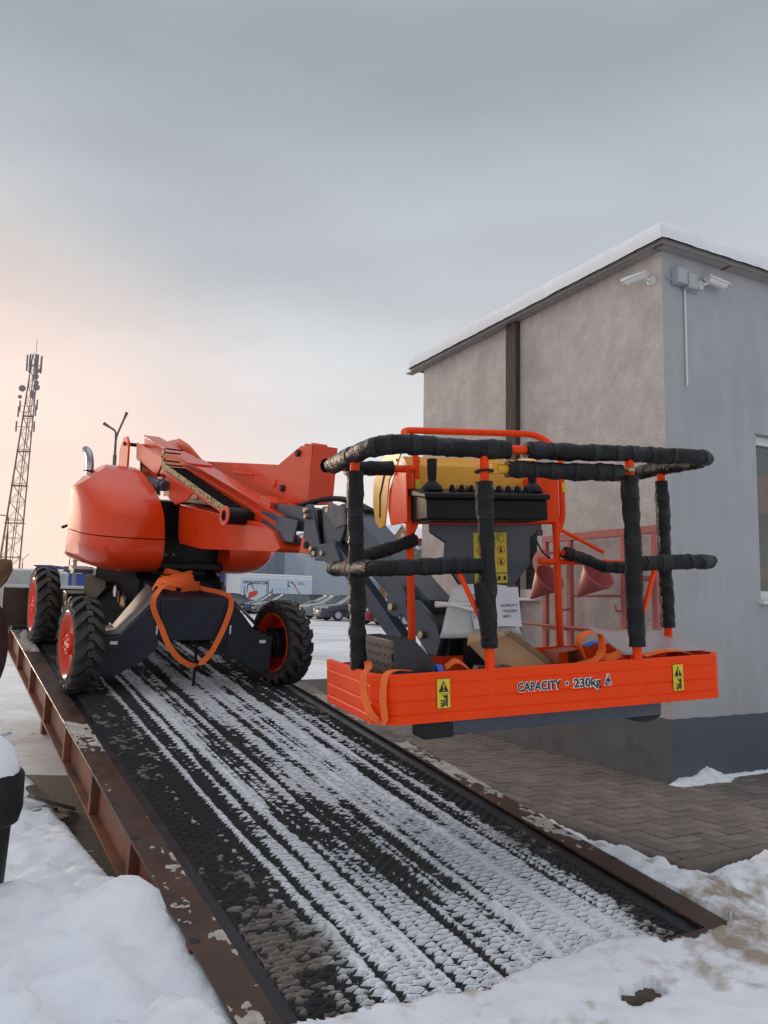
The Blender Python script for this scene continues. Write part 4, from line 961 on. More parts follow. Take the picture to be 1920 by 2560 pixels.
# cable carrier tray
bp('carrier_tray', [(0.50, 1.735), (1.74, 1.452), (1.74, 1.432), (0.50, 1.70)], -0.30, -0.118, bevel=0.003)
bp('tray_gusset', [(0.46, 1.735), (1.0, 1.61), (0.85, 1.50), (0.62, 1.45), (0.46, 1.50)], -0.215, -0.20)
ca = MB(); n = 26
hzm = MB(); hz2 = MB()
path = [(0.50, 1.90), (0.455, 1.87), (0.45, 1.80), (0.52, 1.765)] + [(0.52 + (1.70 - 0.52) * t, 1.765 + (1.475 - 1.765) * t) for t in np.linspace(0.08, 1, 10)]
hzm.add([(x, -0.302, z - 0.022) for x, z in path] + [(x, -0.302, z + 0.022) for x, z in path] + [(x, -0.292, z - 0.022) for x, z in path] + [(x, -0.292, z + 0.022) for x, z in path],
        [f for i in range(len(path) - 1) for k_ in (len(path),) for f in ((i, i + 1, k_ + i + 1, k_ + i), (2 * k_ + i, 2 * k_ + i + 1, 3 * k_ + i + 1, 3 * k_ + i), (k_ + i, k_ + i + 1, 3 * k_ + i + 1, 3 * k_ + i), (i, i + 1, 2 * k_ + i + 1, 2 * k_ + i))])
cc = part('cable_carrier', hzm, 'hazard', TURR, 0)
rs_ = resample([(x, 0, z) for x, z in path], 0.055)
for p in rs_:
    b = MB(); b.obox((p.x, -0.215, p.z + 0.015), (0.012, 0, 0), (0, 0.075, 0), (0, 0, 0.006)); part('carrier_link', b, 'black_plastic', TURR, 0, cc)
bk2 = MB(); bk2.prism([(x, z) for x, z in path[3:]] + [(x, z - 0.03) for x, z in path[3:][::-1]], -0.29, -0.12, 'y'); part('carrier_base', bk2, 'ink', TURR, 0, cc)
rl = MB(); rl.cyl((1.745, -0.30, 1.43), (1.745, -0.10, 1.43), 0.062, 24); part('carrier_roller', rl, 'black_plastic', TURR, 0.006)
r2 = MB(); r2.lathe([(0.04, -0.012), (0.072, -0.012), (0.072, 0.0), (0.04, 0.0)], 24, 'y', (1.745, -0.302, 1.43)); part('roller_ring', r2, 'orange', TURR, 0)
# riser: right hand beam with tall head
bp('riser_beam', [(-0.55, 1.86), (1.70, 1.842), (1.70, 1.56), (-0.55, 1.50)], 0.16, 0.34)
bp('riser_rib', [(0.9, 1.78), (1.25, 1.77), (1.25, 1.745), (0.9, 1.755)], 0.150, 0.162, bevel=0.006)
bp('riser_tail_plate', [(-0.55, 1.5), (-0.55, 2.04), (-0.28, 2.06), (-0.05, 2.0), (0.25, 1.87), (0.25, 1.5)], 0.142, 0.159)
for y0, y1 in ((0.145, 0.158), (0.342, 0.355)): bp('riser_head_plate', [(1.45, 1.60), (1.66, 1.845), (1.96, 1.985), (2.12, 1.99), (2.13, 1.575), (1.6, 1.54)], y0, y1, bevel=0.003)
hp = MB(); cy_, cz_, R_ = 0.27, 1.855, 0.052; k = 24
ring = [(cy_ + R_ * cos(2 * pi * i / k), cz_ + R_ * sin(2 * pi * i / k)) for i in range(k)]
def sqp(th):
    c_, s2 = cos(th), sin(th); y0, y1, z0, z1 = 0.145, 0.355, 1.575, 1.992
    t = min(((y1 - cy_) / c_) if c_ > 1e-6 else ((y0 - cy_) / c_ if c_ < -1e-6 else 9), ((z1 - cz_) / s2) if s2 > 1e-6 else ((z0 - cz_) / s2 if s2 < -1e-6 else 9)); return (cy_ + c_ * t, cz_ + s2 * t)
angs = sorted([2 * pi * i / k for i in range(k)] + [atan2(z - cz_, y - cy_) % (2 * pi) for y, z in ((0.145, 1.575), (0.355, 1.575), (0.355, 1.992), (0.145, 1.992))])
inn = [(2.132, cy_ + R_ * cos(a), cz_ + R_ * sin(a)) for a in angs]; ou = [(2.132, *sqp(a)) for a in angs]; na_ = len(angs)
hp.add(inn + ou + [(2.118, y, z) for _, y, z in inn] + [(2.118, y, z) for _, y, z in ou], [f for i in range(na_) for j in ((i + 1) % na_,) for f in ((i, j, na_ + j, na_ + i), (2 * na_ + i, 2 * na_ + j, 3 * na_ + j, 3 * na_ + i), (i, j, 2 * na_ + j, 2 * na_ + i))])
part('riser_head_front', hp, 'orange', TURR, 0)
hd_ = MB(); hd_.box(1.80, 2.06, 0.17, 0.33, 1.62, 1.93); part('riser_head_dark_filler', hd_, 'matte_black', TURR, 0.004)  # black box added inside the head so the hole shows dark
pins([(1.94, 1.93), (1.76, 1.665)], 0.125, 0.15, r=0.026); pins([(1.62, 1.70)], 0.135, 0.15, 'orange', 0.03)
for x, z in ((1.97, 1.995), (2.06, 2.0)):
    q = MB(); q.cyl((x, 0.18, z - 0.01), (x, 0.30, z - 0.01), 0.022, 14); part('pivot_boss', q, 'orange', TURR, 0)
# lower beam
bp('lower_boom', [(0.55, 1.46), (0.96, 1.442), (2.00, 1.402), (2.18, 1.36), (2.30, 1.255), (2.24, 1.222), (1.05, 1.125), (0.62, 1.13), (0.57, 1.2)], -0.15, 0.04)
bp('lower_boom_side', [(0.60, 1.42), (0.93, 1.40), (0.95, 1.28), (0.9, 1.20), (0.85, 1.155), (0.62, 1.16)], -0.156, -0.151, bevel=0.002)
bp('boom_saddle', [(1.86, 1.60), (2.02, 1.56), (2.0, 1.40), (1.86, 1.40)], -0.10, 0.04)
bp('end_lug', [(2.52, 1.36), (2.60, 1.36), (2.70, 1.30), (2.72, 1.25), (2.50, 1.245)], -0.12, 0.0); pins([(2.60, 1.305)], -0.14, 0.02, r=0.024)
# navy extension, cradle and knuckle
bp('extension_boom', [(1.95, 1.55), (2.75, 1.55), (2.80, 1.40), (1.95, 1.36)], -0.06, 0.07, 'navy')
bp('cradle_plate', [(1.92, 1.49), (2.44, 1.455), (2.40, 1.302), (2.28, 1.30), (1.96, 1.395)], -0.115, -0.10, 'navy')
bp('cradle_floor', [(1.96, 1.395), (2.28, 1.30), (2.28, 1.29), (1.96, 1.385)], -0.10, 0.08, 'navy')
bp('knuckle_plate', [(2.55, 1.565), (2.62, 1.575), (2.80, 1.24), (2.66, 1.235), (2.55, 1.36)], -0.13, -0.11, 'navy')
bp('knuckle_plate', [(2.70, 1.565), (2.88, 1.575), (2.98, 1.45), (2.90, 1.27), (2.78, 1.24)], -0.10, -0.08, 'navy')
bp('knuckle_plate', [(2.62, 1.56), (3.0, 1.585), (3.02, 1.40), (2.85, 1.2), (2.68, 1.24)], 0.10, 0.12, 'navy')
bp('knuckle_core', [(2.60, 1.54), (2.95, 1.56), (2.97, 1.40), (2.83, 1.25), (2.68, 1.27)], -0.075, 0.095, 'black')
bp('knuckle_wing', [(2.86, 1.60), (3.02, 1.57), (3.06, 1.47), (2.96, 1.44), (2.84, 1.52)], -0.16, -0.14, 'grey_steel')
bp('knuckle_foot', [(2.78, 1.33), (2.95, 1.35), (3.04, 1.24), (2.98, 1.19), (2.85, 1.23), (2.74, 1.22)], -0.15, -0.12, 'navy')
pins([(2.585, 1.53), (2.60, 1.49), (2.85, 1.545), (2.70, 1.29), (2.83, 1.275), (2.74, 1.265)], -0.165, -0.10, 'zinc', 0.017)
hs2 = MB()
for k in range(3): hs2.tube(rpath([(2.2, -0.01 + 0.03 * k, 1.53), (2.45, 0.0 + 0.03 * k, 1.60 + 0.01 * k), (2.75, 0.02 + 0.03 * k, 1.63), (3.02, 0.03 + 0.03 * k, 1.56)], 0.12), 0.016, 8)
part('hydraulic_hoses', hs2, 'black_plastic', TURR, 0)
# jib
bp('jib_beam', [(2.86, 1.585), (2.92, 1.60), (3.80, 1.125), (3.80, 0.99), (3.66, 0.985), (2.86, 1.42)], -0.08, 0.10, 'navy')
bp('jib_link', [(2.84, 1.36), (2.92, 1.36), (3.66, 0.91), (3.62, 0.865), (3.53, 0.885), (2.84, 1.29)], -0.13, -0.06, 'navy')
jc = MB(); jc.cyl((2.95, -0.02, 1.36), (3.52, -0.02, 1.07), 0.038, 18); part('jib_cylinder', jc, 'navy', TURR, 0.003)
jr = MB(); jr.cyl((3.50, -0.02, 1.08), (3.68, -0.02, 0.985), 0.02, 14); part('cylinder_rod', jr, 'chrome', TURR, 0)
bp('jib_plate', [(3.50, 1.165), (3.64, 1.18), (3.68, 1.13), (3.685, 1.035), (3.60, 1.0), (3.52, 1.02)], -0.14, -0.122, 'navy'); pins([(3.575, 1.055)], -0.165, -0.13, 'zinc', 0.020)
bp('jib_foot', [(3.70, 1.12), (3.78, 1.12), (3.95, 1.02), (3.99, 0.94), (3.97, 0.86), (3.90, 0.86), (3.66, 1.02)], -0.14, -0.11, 'navy'); pins([(3.85, 0.95)], -0.165, -0.12, 'zinc', 0.020)
bp('jib_foot', [(3.70, 1.12), (3.78, 1.12), (3.95, 1.02), (3.99, 0.94), (3.97, 0.86), (3.90, 0.86), (3.66, 1.02)], 0.11, 0.14, 'navy')
bp('jib_head', [(3.74, 1.08), (3.92, 1.02), (4.02, 0.95), (4.02, 0.80), (3.90, 0.80), (3.74, 0.94)], -0.10, 0.10, 'black')
rt = MB(); rt.cyl((4.06, 0.05, 0.70), (4.06, 0.05, 1.10), 0.085, 24); part('platform_rotator', rt, 'black', TURR, 0.008)
# ---------------------------------------------------------------- platform basket
def bpart(name, mb, m, parent=LIFT, bevel=0.003, **k): return mb.build(name, m, parent, BASK, bevel, **k)
fl_ = MB(); fl_.prism([(-0.075, 0.08), (0.003, 0.004), (1.587, 0.004), (1.665, 0.08), (1.665, 0.735), (-0.075, 0.735)], 0.012, 0.022, 'z'); bpart('basket_floor', fl_, 'checker')
def sweep(path, prof, closed=False):
    # prof: (outward offset, z); path in plan, outward = right hand side of travel
    mb = MB(); n = len(path); vs = []; fs = []; m = len(prof)
    for i in range(n):
        p = Vector(path[i]); a = Vector(path[i - 1]) if i > 0 else None; b = Vector(path[i + 1]) if i < n - 1 else None
        d1 = (p - a).normalized() if a is not None else (b - p).normalized(); d2 = (b - p).normalized() if b is not None else d1
        n1 = Vector((d1.y, -d1.x)); n2 = Vector((d2.y, -d2.x)); bis = (n1 + n2).normalized(); k = 1 / max(0.3, bis.dot(n1))
        for o_, z in prof: vs.append((p.x + bis.x * o_ * k, p.y + bis.y * o_ * k, z))
    for i in range(n - 1):
        for j in range(m): fs.append((i * m + j, (i + 1) * m + j, (i + 1) * m + (j + 1) % m, i * m + (j + 1) % m))
    fs += [tuple(range(m)), tuple(range((n - 1) * m, n * m))]
    return mb.add(vs, fs)
kp = [(-0.02, 0.0), (0.0, 0.0), (0.0, 0.028), (-0.005, 0.034), (-0.005, 0.036), (0.0, 0.042), (0.0, 0.082), (-0.005, 0.088), (-0.005, 0.090), (0.0, 0.096), (0.0, 0.150), (-0.003, 0.154), (0.0, 0.158), (0.0, 0.196), (-0.004, 0.20), (-0.024, 0.20), (-0.024, 0.197), (-0.006, 0.196), (-0.008, 0.006), (-0.02, 0.006)]
kick = bpart('kick_plate', sweep([(-0.08, 0.742), (-0.08, 0.08), (0.0, 0.0), (1.59, 0.0), (1.67, 0.08), (1.67, 0.742)], kp), 'orange_matte', bevel=0, smooth=20)
kb = [(0.0, 0.0), (0.006, 0.0), (0.006, 0.19), (0.02, 0.195), (0.02, 0.2), (0.0, 0.2)]
bpart('rear_kick_plate', sweep([(1.66, 0.735), (0.93, 0.735)], kb), 'orange_matte', bevel=0, smooth=20)
bpart('rear_kick_plate', sweep([(0.64, 0.735), (-0.07, 0.735)], [(a, b * 0.9) for a, b in kb]), 'orange_matte', bevel=0, smooth=20)
# lettering and stickers on the kick plate
FR = BASK @ Matrix.Rotation(radians(90), 4, 'X')        # text plane: x along the front, y up, z towards the viewer
def onfront(x, z, o): return FR @ Matrix.Translation((x, z, o))
text_obj('capacity_text_outline', 'CAPACITY', 0.052, 'white_ink', kick, onfront(0.5440, 0.0985, 0.0030), 0.215, offset=0.0042)
text_obj('capacity_text', 'CAPACITY', 0.052, 'ink', kick, onfront(0.5440, 0.0985, 0.0042), 0.210, bold=0.0012)
text_obj('capacity_text_outline', '230kg', 0.052, 'white_ink', kick, onfront(0.8170, 0.0985, 0.0030), 0.142, offset=0.0042)
text_obj('capacity_text', '230kg', 0.052, 'ink', kick, onfront(0.8185, 0.0985, 0.0042), 0.138, bold=0.0012)
def disc(x, z, r, o, m, name, par):
    q = MB(); k = 20; q.add([(x + r * cos(2 * pi * i / k), -o, z + r * sin(2 * pi * i / k)) for i in range(k)], [tuple(range(k))]); return bpart(name, q, m, par, 0, smooth=0)
def flat(pts, o, m, name, par, o0=0.0):
    q = MB(); q.add([(x, -o + o0, z) for x, z in pts], [tuple(range(len(pts)))]); return bpart(name, q, m, par, 0, smooth=0)
disc(0.786, 0.118, 0.010, 0.003, 'white_ink', 'bullet_outline', kick); disc(0.786, 0.118, 0.0065, 0.0042, 'ink', 'bullet', kick)
flat([(0.974, 0.096), (1.016, 0.096), (1.008, 0.128), (1.004, 0.131), (1.004, 0.146), (0.986, 0.146), (0.986, 0.131), (0.982, 0.128)], 0.003, 'white_ink', 'weight_symbol_outline', kick)
flat([(0.978, 0.0985), (1.012, 0.0985), (1.005, 0.126), (0.985, 0.126)], 0.0042, 'ink', 'weight_symbol', kick)
flat([(0.989, 0.128), (1.001, 0.128), (1.001, 0.131), (0.998, 0.131), (1.001, 0.136), (1.000, 0.142), (0.992, 0.142), (0.990, 0.138), (0.993, 0.138), (0.997, 0.139), (0.997, 0.136), (0.993, 0.131), (0.989, 0.131)], 0.0042, 'ink', 'weight_symbol_ring', kick)
text_obj('weight_symbol_text', 'kg', 0.020, 'white_ink', kick, onfront(0.985, 0.1035, 0.0054), 0.020)
def warn(x0, x1, z0, z1):
    st = flat([(x0 - 0.0015, z0 - 0.0015), (x1 + 0.0015, z0 - 0.0015), (x1 + 0.0015, z1 + 0.0015), (x0 - 0.0015, z1 + 0.0015)], 0.0022, 'ink', 'warning_sticker_border', kick)
    flat([(x0, z0), (x1, z0), (x1, z1), (x0, z1)], 0.0034, 'decal', 'warning_sticker', kick)
    xm = (x0 + x1) / 2; zm = (z0 + z1) / 2; w = (x1 - x0)
    flat([(x0 + 0.12 * w, zm + 0.006), (x1 - 0.12 * w, zm + 0.006), (xm, z1 - 0.008)], 0.0046, 'ink', 'warning_triangle', kick)
    flat([(xm - 0.002, zm + 0.019), (xm + 0.002, zm + 0.019), (xm + 0.0035, zm + 0.039), (xm - 0.0035, zm + 0.039)], 0.0058, 'decal', 'exclamation_mark', kick); disc(xm, zm + 0.0125, 0.0032, 0.0058, 'decal', 'exclamation_mark', kick)
    flat([(x0 + 0.01, zm - 0.0012), (x1 - 0.0, zm - 0.0012), (x1, zm), (x0 + 0.01, zm)], 0.0046, 'ink', 'divider', kick)
    flat([(x1 - 0.020, z0 + 0.006), (x1 - 0.012, z0 + 0.006), (x1 - 0.012, zm - 0.005), (x1 - 0.020, zm - 0.005)], 0.0046, 'ink', 'crush_symbol', kick)
    for a, b in (((0.25, 0.30), (0.60, 0.42)), ((0.22, 0.12), (0.62, 0.34)), ((0.35, 0.06), (0.60, 0.28)), ((0.42, 0.92), (0.62, 0.66)), ((0.5, 0.55), (0.62, 0.5)), ((0.22, 0.5), (0.55, 0.5))):
        pa = (x0 + a[0] * w, z0 + a[1] * (zm - z0)); pb = (x0 + b[0] * w, z0 + b[1] * (zm - z0)); dx, dz = pb[0] - pa[0], pb[1] - pa[1]; ln = hypot(dx, dz); ox, oz = -dz / ln * 0.0022, dx / ln * 0.0022
        flat([(pa[0] - ox, pa[1] - oz), (pb[0] - ox, pb[1] - oz), (pb[0] + ox, pb[1] + oz), (pa[0] + ox, pa[1] + oz)], 0.0046, 'ink', 'crush_symbol', kick)
    disc(x0 + 0.60 * w, z0 + 0.78 * (zm - z0), 0.0045, 0.0046, 'ink', 'crush_symbol', kick)
warn(0.176, 0.234, 0.056, 0.173); warn(1.343, 1.399, 0.049, 0.166)
# rails and posts
RRad = 0.019
def rail(name, pts, r=RRad, cr_=0.06): 
    q = MB(); q.tube(rpath(pts, cr_), r, 14); return bpart(name, q, 'orange_matte', LIFT, 0)
def pad(parent, pts, r=0.043, seed=1, bands=True, step=0.02, flat_end=True):
    rng = random.Random(seed); path = resample(rpath(pts, 0.07, 4), step); n = len(path); k = 16
    rs = []; ph = rng.uniform(0, 9)
    for i in range(n):
        b = 1 + 0.035 * sin(i * 0.9 + ph) + 0.05 * sin(i * 0.31 + 2 * ph) + rng.uniform(-0.045, 0.045)
        rs.append([r * b * (1 + 0.06 * sin(3 * 2 * pi * j / k + ph + i * 0.3) + rng.uniform(-0.05, 0.05)) for j in range(k)])
    q = MB(); q.tube(path, rs, k); bpart('foam_pad', q, 'foam', parent, 0, smooth=70)
    if bands:
        i = rng.randrange(1, 3)
        while i < n - 2:
            w = rng.choice((1, 2, 3)); seg = path[i:i + w + 1]
            if len(seg) > 1:
                rr = [[rs[min(i + m_, n - 1)][j] * 1.012 + 0.0010 + rng.uniform(0, 0.0012) for j in range(k)] for m_ in range(len(seg))]
                tb_ = MB(); tb_.tube(seg, rr, k, caps=False); bpart('tape_band', tb_, 'tape', parent, 0, smooth=40)
            i += w + rng.choice((2, 3, 5, 8))
tr = rail('top_rail', [(-0.06, 0.70, 1.13), (-0.06, 0.10, 1.13), (0.02, 0.02, 1.135), (1.57, 0.02, 1.13), (1.65, 0.10, 1.13), (1.65, 0.72, 1.13)])
pad(tr, [(-0.06, 0.66, 1.13), (-0.06, 0.12, 1.135), (0.02, 0.025, 1.14), (0.16, 0.02, 1.135), (0.55, 0.02, 1.13)], 0.040, 3)
pad(tr, [(0.635, 0.02, 1.132), (1.0, 0.02, 1.132), (1.57, 0.022, 1.13), (1.645, 0.06, 1.13)], 0.037, 5)
pad(tr, [(1.65, 0.10, 1.125), (1.65, 0.66, 1.125)], 0.035, 6)
trb = rail('rear_top_rail', [(-0.06, 0.70, 1.13), (0.40, 0.735, 1.135)]); pad(trb, [(0.02, 0.705, 1.13), (0.27, 0.725, 1.133)], 0.036, 8, False)
trc = rail('rear_top_rail', [(1.65, 0.72, 1.13), (1.26, 0.735, 1.13)]); pad(trc, [(1.62, 0.722, 1.13), (1.34, 0.733, 1.13)], 0.034, 9)
gb = rail('gate_bar', [(0.50, 0.015, 1.045), (1.17, 0.015, 1.045)], 0.016); pad(gb, [(0.535, 0.012, 1.045), (1.12, 0.012, 1.042)], 0.037, 12)
ge = MB(); ge.cyl((0.485, 0.012, 1.045), (0.56, 0.012, 1.045), 0.021, 14); ge.obox((0.475, 0.012, 1.045), (0.015, 0, 0), (0, 0.012, 0), (0, 0, 0.022)); bpart('gate_bar_end', ge, 'yellow', gb)
gl = MB(); gl.tube([(0.43 + 0.035 * cos(t) - 0.0, 0.02 + 0.045 * sin(t), 1.035) for t in np.linspace(0, 2 * pi, 25)], 0.006, 8, False); bpart('gate_ring', gl, 'black', gb, 0)
gc = MB(); gc.cyl((1.135, -0.012, 1.055), (1.17, -0.012, 1.055), 0.012, 10); bpart('gate_pin', gc, 'zinc', gb, 0)
mr_ = rail('mid_rail', [(-0.06, 0.70, 0.63), (-0.06, 0.10, 0.63), (0.02, 0.02, 0.63), (0.43, 0.02, 0.63)]); pad(mr_, [(-0.06, 0.66, 0.635), (-0.06, 0.12, 0.63), (0.02, 0.022, 0.63), (0.40, 0.02, 0.632)], 0.034, 14)
mr2_ = rail('mid_rail', [(1.17, 0.02, 0.63), (1.57, 0.02, 0.63), (1.65, 0.10, 0.63), (1.65, 0.70, 0.63)]); pad(mr2_, [(1.19, 0.02, 0.63), (1.56, 0.02, 0.632), (1.64, 0.06, 0.632)], 0.034, 15)
def post(x, y, za, zb, seed, r=0.042, lean=0.0):
    p_ = rail('post', [(x, y, 0.02), (x + lean, y, 1.13)], 0.021); pad(p_, [(x + lean * 0.2, y, za), (x + lean * 0.6, y, (za + zb) / 2), (x + lean, y, zb)], r, seed); return p_
post(-0.055, 0.32, 0.195, 1.06, 21, 0.036); post(0.43, 0.02, 0.285, 0.99, 22, 0.036); post(1.172, 0.02, 0.255, 1.03, 23, 0.038); post(1.65, 0.40, 0.30, 1.06, 24, 0.034)
fp1 = MB(); fp1.tube([(0.385, 0.0, 0.56), (0.40, -0.01, 0.45), (0.415, 0.0, 0.33)], [0.028, 0.036, 0.028], 12); bpart('loose_foam', fp1, 'foam', LIFT, 0)
rail('brace', [(0.30, 0.02, 0.60), (0.42, 0.012, 0.345)], 0.011); rail('brace', [(1.29, 0.02, 0.61), (1.185, 0.012, 0.35)], 0.011)
rail('brace', [(1.21, 0.735, 0.84), (1.50, 0.72, 0.70)], 0.010)
# console frame
def cpost(x, sg):
    rail('console_post', [(x, 0.735, 0.02), (x, 0.735, 1.15)], 0.020)
    rail('console_side_tube', [(x, 0.735, 0.72), (x, 0.735, 0.79), (x + 0.045, 0.735, 0.88), (x + 0.045, 0.735, 1.20)], 0.017, 0.05)
cpost(0.362, -1); cpost(1.213, 1)
rail('head_guard', [(0.41, 0.735, 1.17), (0.415, 0.83, 1.29), (0.405, 0.95, 1.375), (1.24, 0.95, 1.385), (1.29, 0.83, 1.29), (1.265, 0.735, 1.15)], 0.0185, 0.09)
rail('console_cross_tube', [(1.10, 0.735, 0.655), (1.65, 0.71, 0.64)], 0.016)
db1 = rail('drop_bar', [(0.0, 0.69, 0.655), (0.40, 0.73, 0.785)], 0.015); pad(db1, [(0.06, 0.69, 0.675), (0.385, 0.72, 0.775)], 0.033, 31, False)
db2 = rail('drop_bar', [(1.65, 0.70, 0.61), (1.45, 0.69, 0.62), (1.22, 0.69, 0.70)], 0.015); pad(db2, [(1.66, 0.70, 0.61), (1.47, 0.69, 0.62), (1.40, 0.69, 0.65), (1.23, 0.69, 0.70)], 0.031, 32)
# control console
cb = MB(); cb.prism([(0.50, 0.86), (0.50, 0.955), (0.52, 0.975), (0.74, 1.02), (0.76, 0.86)], 0.365, 1.03, 'x'); con = bpart('control_console', cb, 'black_plastic', LIFT, 0.012)
cs = MB(); cs.prism([(0.492, 0.962), (0.492, 0.99), (0.75, 1.04), (0.76, 1.0)], 0.352, 1.042, 'x'); bpart('console_lid', cs, 'black_plastic', con, 0.008)
for i in range(9):
    x = 0.52 + i * 0.052; t_ = MB(); t_.prism([(0.52, 0.99), (0.54, 1.030), (0.56, 1.042), (0.58, 1.035), (0.60, 1.01)], x, x + 0.012, 'x'); bpart('switch_guard', t_, 'black_plastic', con, 0.004)
    if i < 8:
        s_ = MB(); s_.cyl((x + 0.03, 0.56, 1.0), (x + 0.03, 0.55, 1.035), 0.006, 8); bpart('toggle_switch', s_, 'chrome', con, 0)
for x in (0.435, 1.0):
    j = MB(); j.lathe([(0.055, 0.0), (0.05, 0.02), (0.03, 0.04), (0.02, 0.05)], 20, 'z', (x, 0.60, 1.01)); j.tube([(x, 0.60, 1.05), (x, 0.60, 1.08), (x + 0.002, 0.60, 1.17)], [0.018, 0.023, 0.026], 12); bpart('joystick', j, 'black_plastic', con, 0.003)
# yellow cover, lifted open behind the console, and its side plates
yc = MB(); yc.prism([(0.80, 1.00), (0.83, 1.17), (0.90, 1.225), (0.94, 1.225), (0.95, 1.21), (0.85, 1.15), (0.82, 1.0)], 0.40, 1.12, 'x'); bpart('console_cover', yc, 'yellow', LIFT, 0.004)
for x, nm in ((0.328, 'cover_side_plate'), (1.125, 'cover_side_plate')):
    yp = MB(); yp.prism([(0.74, 1.215), (0.95, 1.24), (1.07, 1.21), (1.17, 1.11), (1.19, 0.99), (1.15, 0.89), (1.08, 0.85), (1.0, 0.865), (0.97, 0.95), (0.92, 1.1), (0.80, 1.16)], x - 0.004, x + 0.004, 'x'); o = bpart(nm, yp, 'yellow', LIFT, 0.002)
    sl2 = MB(); sl2.tube([(x - 0.0045, 0.86, 1.19), (x - 0.0045, 0.98, 1.14), (x - 0.0045, 1.06, 1.03), (x - 0.0045, 1.07, 0.91)], 0.006, 8); bpart('slot', sl2, 'ink', o, 0)
    rp_ = MB(); rp_.prism([(0.70, 0.86), (0.70, 1.15), (0.84, 1.15), (0.95, 1.05), (0.98, 0.95), (0.94, 0.86)], x + 0.008, x + 0.018, 'x'); bpart('console_bracket', rp_, 'orange_matte', LIFT, 0.003)
    k_ = MB()
    for y, z in ((0.80, 1.19), (0.875, 1.13)): k_.cyl((x - 0.012, y, z), (x - 0.004, y, z), 0.008, 10)
    bpart('bolt', k_, 'zinc', o, 0)
br = MB(); br.box(1.03, 1.20, 0.70, 0.76, 0.86, 1.10); bpart('console_bracket', br, 'orange_matte', LIFT, 0.006)
br = MB(); br.box(0.345, 1.22, 0.74, 0.765, 0.855, 0.885); bpart('console_shelf', br, 'orange_matte', LIFT, 0.004)
for x in (0.40, 1.255):
    flat([(x - 0.008, 1.03), (x + 0.016, 1.03), (x + 0.016, 1.08), (x - 0.008, 1.08)], 0.0, 'decal', 'tube_sticker', LIFT, 0.712)
# navy shield plate with decals
sp = MB(); sp.add([], []); sp.prism([(0.492, 0.86), (0.492, 0.815), (0.57, 0.765), (0.578, 0.76), (0.568, 0.66), (0.655, 0.535), (0.972, 0.535), (1.072, 0.64), (1.075, 0.785), (1.13, 0.815), (1.152, 0.83), (1.152, 0.86)], 0.775, 0.80, 'y'); shield = bpart('shield_plate', sp, 'navy', LIFT, 0.005)
YF = 0.775
def dflat(pts, o, m, nm): return flat(pts, o, m, nm, shield, YF)
dflat([(0.737, 0.60), (0.930, 0.60), (0.932, 0.812), (0.737, 0.812)], 0.0014, 'decal', 'warning_decal')
dflat([(0.738, 0.545), (0.930, 0.545), (0.930, 0.594), (0.738, 0.594)], 0.0014, 'decal', 'warning_decal')
def tri_sign(xc, zc, s):
    dflat([(xc - s, zc - s * 0.8), (xc + s, zc - s * 0.8), (xc, zc + s)], 0.0026, 'ink', 'warning_triangle'); dflat([(xc - 0.003, zc - s * 0.3), (xc + 0.003, zc - s * 0.3), (xc + 0.004, zc + s * 0.4), (xc - 0.004, zc + s * 0.4)], 0.0038, 'decal', 'exclamation_mark'); dflat([(xc - 0.003, zc - s * 0.62), (xc + 0.003, zc - s * 0.62), (xc + 0.003, zc - s * 0.45), (xc - 0.003, zc - s * 0.45)], 0.0038, 'decal', 'exclamation_mark')
tri_sign(0.785, 0.783, 0.026)
dflat([(0.738, 0.757), (0.931, 0.757), (0.931, 0.7585), (0.738, 0.7585)], 0.0026, 'ink', 'divider')
for k in range(3):
    x, z = 0.872 + 0.007 * k, 0.765 + 0.006 * (2 - k)
    dflat([(x, z), (x + 0.026, z), (x + 0.026, z + 0.032), (x, z + 0.032)], 0.0026 + 0.0012 * (2 * k), 'ink', 'manual_symbol'); dflat([(x + 0.002, z + 0.002), (x + 0.024, z + 0.002), (x + 0.024, z + 0.030), (x + 0.002, z + 0.030)], 0.0032 + 0.0012 * (2 * k), 'decal', 'manual_symbol')
for xc, zc in ((0.774, 0.716), (0.896, 0.722), (0.896, 0.658), (0.774, 0.652)):
    q = MB(); k = 24; r0_, r1_ = 0.0235, 0.0205
    q.add([(xc + r * cos(2 * pi * i / k), YF - 0.0026, zc + r * sin(2 * pi * i / k)) for r in (r0_, r1_) for i in range(k)], [(i, (i + 1) % k, k + (i + 1) % k, k + i) for i in range(k)]); bpart('prohibition_ring', q, 'red_ink', shield, 0, smooth=0)
    a = 0.0155; dflat([(xc - a, zc + a - 0.003), (xc - a + 0.003, zc + a), (xc + a, zc - a + 0.003), (xc + a - 0.003, zc - a)], 0.0038, 'red_ink', 'prohibition_bar')
    dflat([(xc - 0.006, zc - 0.015), (xc + 0.008, zc - 0.015), (xc + 0.004, zc + 0.001), (xc + 0.008, zc + 0.013), (xc + 0.002, zc + 0.016), (xc - 0.004, zc + 0.004), (xc - 0.011, zc - 0.004)], 0.0026, 'ink', 'hazard_symbol')
dflat([(0.745, 0.549), (0.783, 0.549), (0.764, 0.588)], 0.0026, 'ink', 'hazard_triangle'); dflat([(0.750, 0.552), (0.778, 0.552), (0.764, 0.582)], 0.0038, 'decal', 'hazard_triangle'); dflat([(0.762, 0.556), (0.766, 0.556), (0.766, 0.574), (0.762, 0.574)], 0.005, 'ink', 'hazard_triangle')
for x in (0.872, 0.905): dflat([(x, 0.560), (x + 0.015, 0.560), (x + 0.018, 0.575), (x + 0.012, 0.585), (x + 0.002, 0.578)], 0.0026, 'ink', 'hand_symbol')
